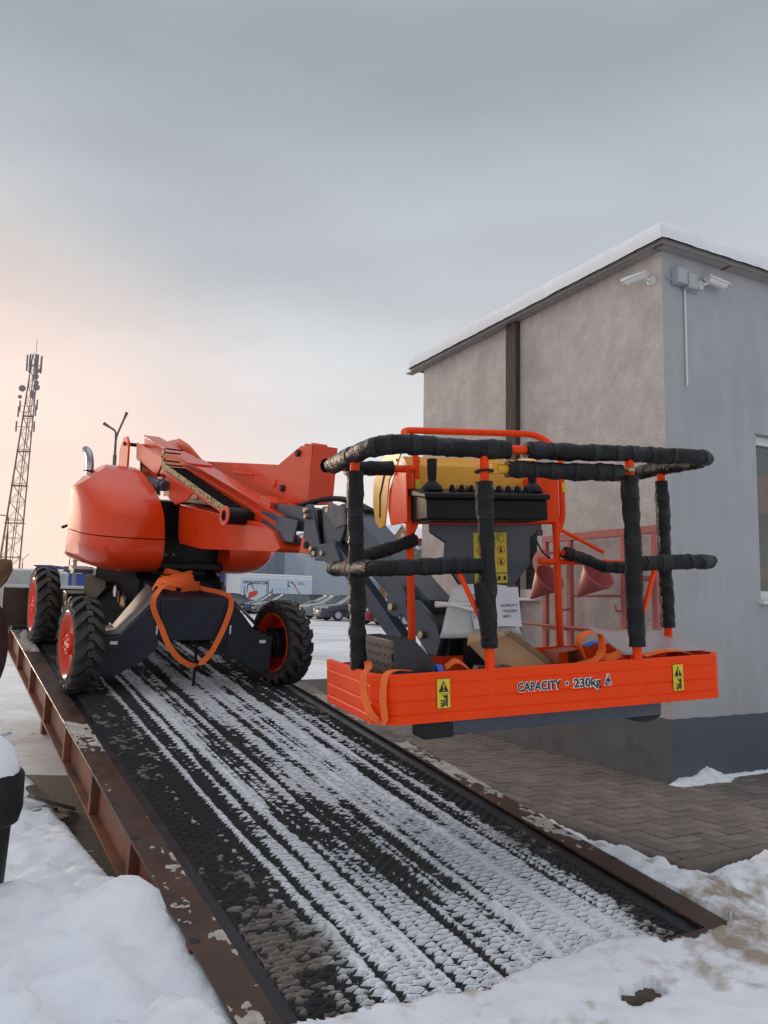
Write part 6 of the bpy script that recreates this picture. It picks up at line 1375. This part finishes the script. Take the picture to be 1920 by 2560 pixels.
# low stone wall and bare trees near the house
YS = 60; s0_ = gp(985, YS); t = MB(); zz = at(1040, 1373, YS).z
t.box(s0_.x, s0_.x + 4.2, YS, YS + 0.4, gz(YS), zz); tag(t.build('stone_wall', mat('grey_rubble', (0.16, 0.15, 0.145), 0.9, var=0.5, scale=3, bump=0.8, bscale=6), None), 'grey rubble wall between the console post and the plastered building', 'wall')
def bare_tree(base, h, seed, label):
    rng = random.Random(seed); tr_o = empty('bare_tree', Matrix.Translation(base), label, 'tree')
    mbt, mbc = MB(), MB()
    def grow(p, d, ln, r, lv):
        q = p + d * ln; (mbt if lv < 2 else mbc).tube([p, p.lerp(q, 0.5) + Vector((rng.uniform(-.04, .04) * ln, 0, 0)), q], [r, r * 0.85, r * 0.68], 5)
        if lv >= 5: return
        for k in range(3 if lv < 4 else 2):
            nd = (d + Vector((rng.uniform(-.75, .75), rng.uniform(-.75, .75), rng.uniform(-.05, .5)))).normalized(); grow(q, nd, ln * rng.uniform(0.6, 0.8), r * 0.6, lv + 1)
    grow(Vector((0, 0, 0)), ZV.copy(), h * 0.28, h * 0.018, 0)
    mbt.build('trunk', 'bark', tr_o, Matrix.Translation(base)); mbc.build('crown', 'bark', tr_o, Matrix.Translation(base))
for px, Y, h, sd_, lab in ((1046, 70, 5.2, 3, 'bare grey tree in the gap between console post and building'), (1030, 74, 4.6, 5, 'smaller bare tree partly behind the orange console post')):
    p = gp(px, Y); bare_tree(p, h, sd_, lab)
p = gp(1045, 52); q = MB(); q.box(p.x - 0.5, p.x + 0.3, p.y, p.y + 0.6, p.z, p.z + 1.2); q.box(p.x - 0.54, p.x + 0.34, p.y - 0.04, p.y + 0.64, p.z + 1.2, p.z + 1.28)
tag(q.build('green_bin', mat('green_plastic', (0.03, 0.16, 0.09), 0.5), None, None, 0.03), 'green waste bin beside the far end of the building', 'bin')

# --- telecom tower
YTW = 150; tb0 = at(52, 1420, YTW); bz_ = gz(YTW); top = at(77, 868, YTW).z; axx = at(90, 880, YTW).x
TWM = Matrix.Translation((axx - 2.6, YTW, bz_)); tow = empty('telecom_tower', TWM, 'tall rust coloured lattice telecom tower at the far left', 'tower')
Ht = top - bz_ - 1.5
def half(z): return 1.9 * (1 - z / Ht) + 0.5 * (z / Ht) if z < Ht * 0.78 else 0.5 + (half_k - 0.5) * (1 - (z - Ht * 0.78) / (Ht * 0.22))
half_k = 1.9 * 0.22 + 0.5 * 0.78
def axo(z): return 2.6 * (z / Ht)
def corner(z, k): h = half(z); sx, sy = ((-1, -1), (1, -1), (1, 1), (-1, 1))[k % 4]; rr = radians(22); return Vector((axo(z) + (sx * cos(rr) - sy * sin(rr)) * h, (sx * sin(rr) + sy * cos(rr)) * h, z))
lv = list(np.linspace(0, 1, 15) ** 0.9 * Ht)
for k in range(4):
    t = MB(); t.tube([corner(z, k) for z in lv], 0.085, 6); t.build('tower_leg', 'steel_tower', tow, TWM)
for k in range(4):
    t = MB()
    for i in range(len(lv) - 1):
        z0, z1 = lv[i], lv[i + 1]; t.cyl(corner(z0, k), corner(z1, k + 1), 0.04, 4); t.cyl(corner(z0, k + 1), corner(z1, k), 0.04, 4)
        t.cyl(corner(z1, k), corner(z1, k + 1), 0.055 if i % 2 else 0.04, 4)
    t.build('bracing', 'steel_tower', tow, TWM)
t = MB(); t.tube([(axo(z), 0, z) for z in lv], 0.09, 5); t.tube([(axo(z) + 0.35, 0.1, z) for z in lv], 0.07, 5); t.build('cable_ladder', 'steel_tower', tow, TWM)
for fz in (0.31, 0.46, 0.60, 0.745):
    t = MB(); h = half(fz * Ht); t.box(axo(fz * Ht) - h * 1.15, axo(fz * Ht) + h * 1.15, -h * 0.5, h * 0.5, fz * Ht - 0.06, fz * Ht + 0.06); t.build('platform', 'steel_tower', tow, TWM)
rng = random.Random(3)
for k in range(7):
    a = 2 * pi * k / 7; z = Ht * 0.955; t = MB(); x, y = axo(z) + 1.3 * cos(a), 1.3 * sin(a); t.box(x - 0.13, x + 0.13, y - 0.1, y + 0.1, z - 1.2, z + 1.9); t.cyl((axo(z), 0, z), (x, y, z), 0.05, 4); t.build('panel_antenna', 'antenna', tow, TWM)
for dx, fz, r in ((-1.35, 0.855, 0.62), (1.3, 0.86, 0.6), (0.9, 0.905, 0.55), (1.05, 0.93, 0.5), (0.7, 0.835, 0.5), (1.2, 0.88, 0.4), (-1.6, 0.82, 0.35), (0.75, 0.82, 0.3)):
    t = MB(); z = fz * Ht; t.lathe([(0.0, -0.25), (r * 0.8, -0.22), (r, -0.1), (r, 0.15), (0.0, 0.3)], 18, 'y', (axo(z) + dx, -0.9, z)); t.build('dish_antenna', 'antenna', tow, TWM)
for dx, fz in ((-1.7, 0.76), (-1.55, 0.785), (1.5, 0.765), (1.65, 0.79), (-1.75, 0.70), (1.6, 0.70)):
    t = MB(); z = fz * Ht; t.box(axo(z) + dx - 0.12, axo(z) + dx + 0.12, -0.6, -0.4, z - 1.0, z + 1.0); t.cyl((axo(z), 0, z), (axo(z) + dx, -0.5, z), 0.05, 4); t.build('panel_antenna', 'antenna', tow, TWM)
t = MB(); t.cyl((axo(Ht), 0, Ht), (axo(Ht) + 0.1, 0, Ht + 3.0), 0.05, 5); t.build('lightning_rod', 'steel_tower', tow, TWM)

# --- street lamps
def lamp(px, Y, py_top, label, double=True, spread=1.0, single_dir=-1):
    p = gp(px, Y); H_ = at(px, py_top, Y).z - p.z; Mx = Matrix.Translation(p)
    l = empty('street_lamp', Mx, label, 'street lamp', 'street lamps in the yard')
    t = MB(); t.tube([(0, 0, 0), (0, 0, H_ * 0.80), (0, 0, H_ * 0.801), (0, 0, H_ * 0.87)], [0.11, 0.10, 0.07, 0.06], 10); t.build('pole', 'lamp', l, Mx)
    if double:
        for q in ([(0, 0, H_ * 0.865), (0.05 * spread, 0, H_ * 0.90), (0.34 * spread, 0, H_ * 0.975)], [(0, 0, H_ * 0.865), (-0.03 * spread, 0, H_ * 0.92), (-0.28 * spread, 0, H_ * 0.935)]):
            t = MB(); t.tube(rpath(q, 0.5), 0.055, 8); a = t.build('arm', 'lamp', l, Mx)
            e = Vector(q[-1]); dv = (Vector(q[-1]) - Vector(q[-2])).normalized(); t = MB(); t.tube([e - dv * 0.05, e + dv * 0.45], [0.05, 0.09], 8); t.build('lamp_head', 'lamp', a, Mx)
    else:
        t = MB(); t.tube(rpath([(0, 0, H_ * 0.79), (0, 0, H_), (single_dir * 0.8, 0, H_ + 0.1)], 0.5), 0.055, 8); t.build('arm', 'lamp', l, Mx)
lamp(267, 42, 1037, 'forked street lamp rising behind the orange turret cover', True, 1.05)
lamp(7, 75, 1290, 'single armed lamp post at the left picture edge', False)
lamp(50, 160, 1385, 'far double lamp in front of the telecom tower base', True, 2.6)
lamp(168, 150, 1375, 'far double lamp left of the vent stack', True, 2.6)
# vent stack
p = gp(182, 38); H_ = at(182, 1386, 38).z - p.z; t = MB(); t.tube([(0, 0, 0), (0, 0, H_ - 0.35)], 0.085, 14); t.tube([(0, 0, H_ - 0.34), (0, 0, H_ - 0.25)], [0.12, 0.10], 14); t.lathe([(0.0, H_ + 0.12), (0.22, H_ - 0.08), (0.22, H_ - 0.1), (0.0, H_ - 0.1)], 16)
for a in (0, 2.1, 4.2): t.cyl((0.09 * cos(a), 0.09 * sin(a), H_ - 0.3), (0.12 * cos(a), 0.12 * sin(a), H_ - 0.09), 0.012, 4)
tag(t.build('vent_stack', 'antenna', None, Matrix.Translation(p)), 'grey vent pipe with conical cap beside the blue truck', 'vent pipe')
# blue truck body, white vans, low sheds, far treeline
p = gp(189, 48); Mx = place(p.x, p.y, p.z, radians(14)); tk = empty('blue_truck', Mx, 'blue truck body behind the far left tyre', 'truck')
zt_ = at(189, 1416, 48).z - p.z
t = MB(); t.box(-0.85, 0.85, 0, 3, 0.6, zt_ - 0.45); t.build('body', 'bluebin', tk, Mx, 0.05); t = MB(); t.prism([(0.1, zt_ - 0.45), (0.15, zt_), (3, zt_), (3, zt_ - 0.45)], -0.80, 0.80, 'x'); t.build('visor', 'navy', tk, Mx, 0.03)
t = MB(); t.box(-0.4, 0.3, -0.02, 0.0, zt_ - 0.42, zt_ - 0.3); t.build('badge', 'white_ink', tk, Mx)
for x in (-0.7, 0.7): t = MB(); t.lathe([(0.2, -0.15), (0.45, -0.15), (0.45, 0.15), (0.2, 0.15)], 16, 'x', (x, 0.8, 0.45)); t.build('wheel', 'rubber', tk, Mx)
t = MB(); t.box(-0.9, 0.9, 0.02, 0.10, zt_ * 0.42, zt_ * 0.44); t.build('trim_bar', 'grey_plastic', tk, Mx)
def shed(px0, px1, Y, pyt, m, label, name='shed', dep=8, roof='snow'):
    a, b = gp(px0, Y), gp(px1, Y); zt = at((px0 + px1) / 2, pyt, Y).z - a.z; Mx = Matrix.Translation(a); e = empty(name, Mx, label, 'building')
    t = MB(); t.box(0, b.x - a.x, 0, dep, 0, zt); t.build('wall', m, e, Mx); t = MB(); t.box(-0.2, b.x - a.x + 0.2, -0.2, dep + 0.2, zt, zt + 0.18); t.build('roof', roof, e, Mx)
    return e
shed(-260, 150, 85, 1424, 'grey_wall', 'long low grey shed below the telecom tower')
shed(85, 118, 100, 1416, 'bluebin', 'small blue roofed shed showing above the grey shed', roof='bluebin')
shed(478, 520, 80, 1395, 'bluebin', 'bright blue hall seen below the turntable between the tyres', roof='bluebin')
def van(px, Y, pyt, rz, label):
    p = gp(px, Y); H_ = at(px, pyt, Y).z - p.z; Mx = place(p.x, p.y, p.z, radians(rz)); e = empty('white_van', Mx, label, 'van')
    t = MB(); t.prism([(-2.4, 0.35), (-2.4, H_ - 0.05), (-2.3, H_), (0.9, H_), (1.7, H_ * 0.58), (2.4, H_ * 0.5), (2.5, 0.4)], -0.9, 0.9, 'y'); t.build('body', whitec, e, Mx, 0.06)
    t = MB(); t.add([(0.98, -0.8, H_ - 0.08), (0.98, 0.8, H_ - 0.08), (1.66, 0.82, H_ * 0.6), (1.66, -0.82, H_ * 0.6)], [(0, 1, 2, 3)]); t.build('windscreen', GL, e, Mx @ Matrix.Translation((0.04, 0, 0.03)))
    for x in (-1.5, 1.6):
        for y in (-0.85, 0.85): t = MB(); t.lathe([(0.15, -0.1), (0.33, -0.1), (0.33, 0.1), (0.15, 0.1)], 16, 'y', (x, y, 0.33)); t.build('wheel', 'rubber', e, Mx)
van(50, 30, 1462, 200, 'white van behind the brown flap left of the far tyre'); van(5, 34, 1425, 190, 'white van at the left picture edge behind the rusty blade')
def treeline():
    rng = random.Random(12); mb = MB()
    for k in range(420):
        Y = rng.uniform(330, 420); x = rng.uniform(-330, 60); h = rng.uniform(5, 10); r = rng.uniform(0.8, 1.8); z0 = gz(Y)
        n = 6; vs = [(x + r * rng.uniform(.7, 1.2) * cos(2 * pi * i / n), Y + r * sin(2 * pi * i / n), z0) for i in range(n)] + [(x + r * 0.5 * rng.uniform(.6, 1.3) * cos(2 * pi * i / n + .5), Y + r * 0.5 * sin(2 * pi * i / n), z0 + h * 0.55) for i in range(n)] + [(x, Y, z0 + h)]
        mb.add(vs, [(i, (i + 1) % n, n + (i + 1) % n, n + i) for i in range(n)] + [(n + i, n + (i + 1) % n, 2 * n) for i in range(n)])
    tag(mb.build('far_wood', mat('far_wood_grey', (0.16, 0.16, 0.18), 0.9), None, smooth=0), 'distant winter wood on the horizon', 'wood', None, 'stuff')
treeline()

# ---------------------------------------------------------------- left foreground
# plough wheel and blade at the picture edge
pm_ = Matrix.Translation((-2.80, 5.55, 0.0)); pg_o = empty('farm_implement', pm_, 'old farm implement with leaf shaped rusty blade at the left edge', 'implement')
t = MB(); t.lathe([(0.20, -0.10), (0.33, -0.11), (0.37, -0.07), (0.38, 0.0), (0.37, 0.07), (0.33, 0.11), (0.20, 0.10)], 36, 'x', (0.0, 0.05, 1.05)); t.lathe([(0.0, -0.05), (0.2, -0.06), (0.2, 0.06), (0.0, 0.05)], 24, 'x', (0.0, 0.05, 1.05)); t.build('tyre', 'rubber', pg_o, pm_)
bl = MB(); vs = []; fs = []
outl = [(-0.30, 1.30), (-0.18, 1.33), (-0.05, 1.36), (0.05, 1.42), (0.11, 1.50), (0.135, 1.58), (0.12, 1.645), (0.06, 1.655), (-0.02, 1.62), (-0.12, 1.53), (-0.22, 1.45), (-0.30, 1.42)]
bl.add([(x + 0.16, -0.12 + 0.25 * (z - 1.3) + 0.12 * x, z) for x, z in outl], [tuple(range(len(outl)))]); o = bl.build('blade', 'brass', pg_o, pm_, 0.0); q = o.modifiers.new('t', 'SOLIDIFY'); q.thickness = 0.018; q2 = o.modifiers.new('b', 'BEVEL'); q2.width = 0.006
t = MB(); t.obox((0.03, -0.05, 0.70), (0.05, 0, 0), (0, 0.03, 0), (0.02, 0, 0.36)); t.build('frame_arm', 'grey_steel', pg_o, pm_, 0.006)
t = MB(); t.box(-0.25, 0.08, 0.10, 0.16, 0.0, 1.25); t.build('frame_post', 'grey_steel', pg_o, pm_, 0.006)
t = MB(); t.tube([(-0.5, -0.30, 0.80), (0.26, -0.16, 0.98)], 0.018, 8); t.build('tow_bar', 'rust', pg_o, pm_)
t = MB(); t.tube([(-0.2, -0.28, 0.78), (0.10, -0.22, 0.795)], 0.022, 8); t.lathe([(0.03, -0.02), (0.045, -0.02), (0.045, 0.02), (0.03, 0.02)], 12, 'x', (0.10, -0.22, 0.795)); t.build('hitch', 'black', pg_o, pm_)
t = MB(); t.tube([(-0.05, -0.30, 0.72), (-0.045, -0.30, 0.28)], 0.022, 8); t.build('red_stand', 'firered', pg_o, pm_)
t = MB(); t.tube(resample([(-0.5, -0.30, 0.825), (-0.1, -0.22, 0.915), (0.18, -0.175, 0.985)], 0.06), [0.016 + 0.018 * abs(sin(1.7 * i)) for i in range(len(resample([(-0.5, -0.30, 0.825), (-0.1, -0.22, 0.915), (0.18, -0.175, 0.985)], 0.06)))], 10)
tag(t.build('snow_ridge', 'snow', None, pm_, smooth=70), 'lumps of snow on the rusty tow bar at the left', 'snow', None, 'stuff')
# black bin with snow cap
pbm = Matrix.Translation((-1.585, 3.28, 0.10)); bn = empty('black_bin', pbm, 'black plastic bin with a wide rim, capped with snow, at the left edge', 'bin')
t = MB(); t.lathe([(0.0, 0.0), (0.12, 0.0), (0.145, 0.44), (0.0, 0.44)], 28); t.build('body', 'black', bn, pbm, 0.006)
t = MB(); t.lathe([(0.13, 0.42), (0.168, 0.42), (0.182, 0.47), (0.182, 0.60), (0.17, 0.62), (0.0, 0.62)], 28); t.build('rim', 'black', bn, pbm, 0.006)
n, m = 28, 12; a_, b_ = np.meshgrid(np.linspace(0, 2 * pi, n + 1), np.linspace(0, 1, m)); nzv = fbm(np.cos(a_) * 2 + 5, np.sin(a_) * 2 + b_ * 3, 3, 401)
rr = 0.185 * np.sin(b_ * pi / 2 * 1.12) * (0.93 + 0.2 * (nzv - 0.5)); zz = 0.60 + 0.165 * np.cos(b_ * pi / 2 * 1.12) + 0.03 * (nzv - 0.5) * np.sin(a_) 
rr[:, -1] = rr[:, 0]; zz[:, -1] = zz[:, 0]
tag(grid_mesh('snow_cap', -1.585 + rr * np.cos(a_), 3.28 + rr * np.sin(a_), zz + 0.10, None, 'snow'), 'rounded cap of clean snow on the black bin', 'snow', None, 'stuff')
# scrap beside the girder
t = MB(); t.box(-0.10, 0.10, -0.08, 0.08, 0.0, 0.22); tag(t.build('steel_box', 'grey_steel', None, place(-2.42, 5.35, 0.02, 0.3) @ Matrix.Rotation(0.08, 4, 'X'), 0.006), 'dark grey steel box standing in the snow left of the ramp', 'box')
for k, (x, y, z, rz, ry, ln, lab) in enumerate(((-2.12, 5.45, 0.08, 0.9, 0.4, 0.16, 'weathered plank leaning up in the snow beside the girder'), (-2.05, 5.25, 0.05, -0.4, 0.08, 0.12, 'short snowy board lying flat beside the girder'), (-2.15, 4.9, 0.04, 0.5, 0.0, 0.09, 'small yellowish wood block in the snow'), (-2.25, 5.6, 0.07, -0.5, 0.5, 0.13, 'dark plank crossing under the leaning one'))):
    t = MB(); t.box(-ln, ln, -0.04, 0.04, -0.012, 0.012); tag(t.build('plank', 'plank', None, place(x, y, z, rz) @ Matrix.Rotation(ry, 4, 'Y'), 0.003), lab, 'plank')
# snow lumps caught on the girder's lower flange
def lump(s, h, ln, hi, label):
    n, m = 20, 8; a_, b_ = np.meshgrid(np.linspace(0, 2 * pi, n + 1), np.linspace(0, pi / 2, m)); nz_ = fbm(np.cos(a_) * 2.5 + s * 7, np.sin(a_) * 2.5 + b_ * 2, 3, 417); nz_[:, -1] = nz_[:, 0]
    nz2 = fbm(np.cos(a_) * 7 + s * 3, np.sin(a_) * 7 + b_ * 6, 3, 431); nz2[:, -1] = nz2[:, 0]; k = 0.55 + 0.75 * nz_ + 0.12 * (nz2 - 0.5)
    X = s + ln * np.cos(a_) * np.sin(b_) ** 0.8 * k; Yn = 0.985 + 0.05 * np.sin(a_) * np.sin(b_) * k; Z = -0.24 + hi * np.cos(b_) ** 0.9 * k
    loc = np.stack([X, -Yn, Z, np.ones_like(X)], -1) @ np.array([[RAMP_M[r][c] for c in range(4)] for r in range(3)]).T
    tag(grid_mesh('snow_lump', loc[..., 0], loc[..., 1], loc[..., 2], None, 'snow'), label, 'snow', None, 'stuff')
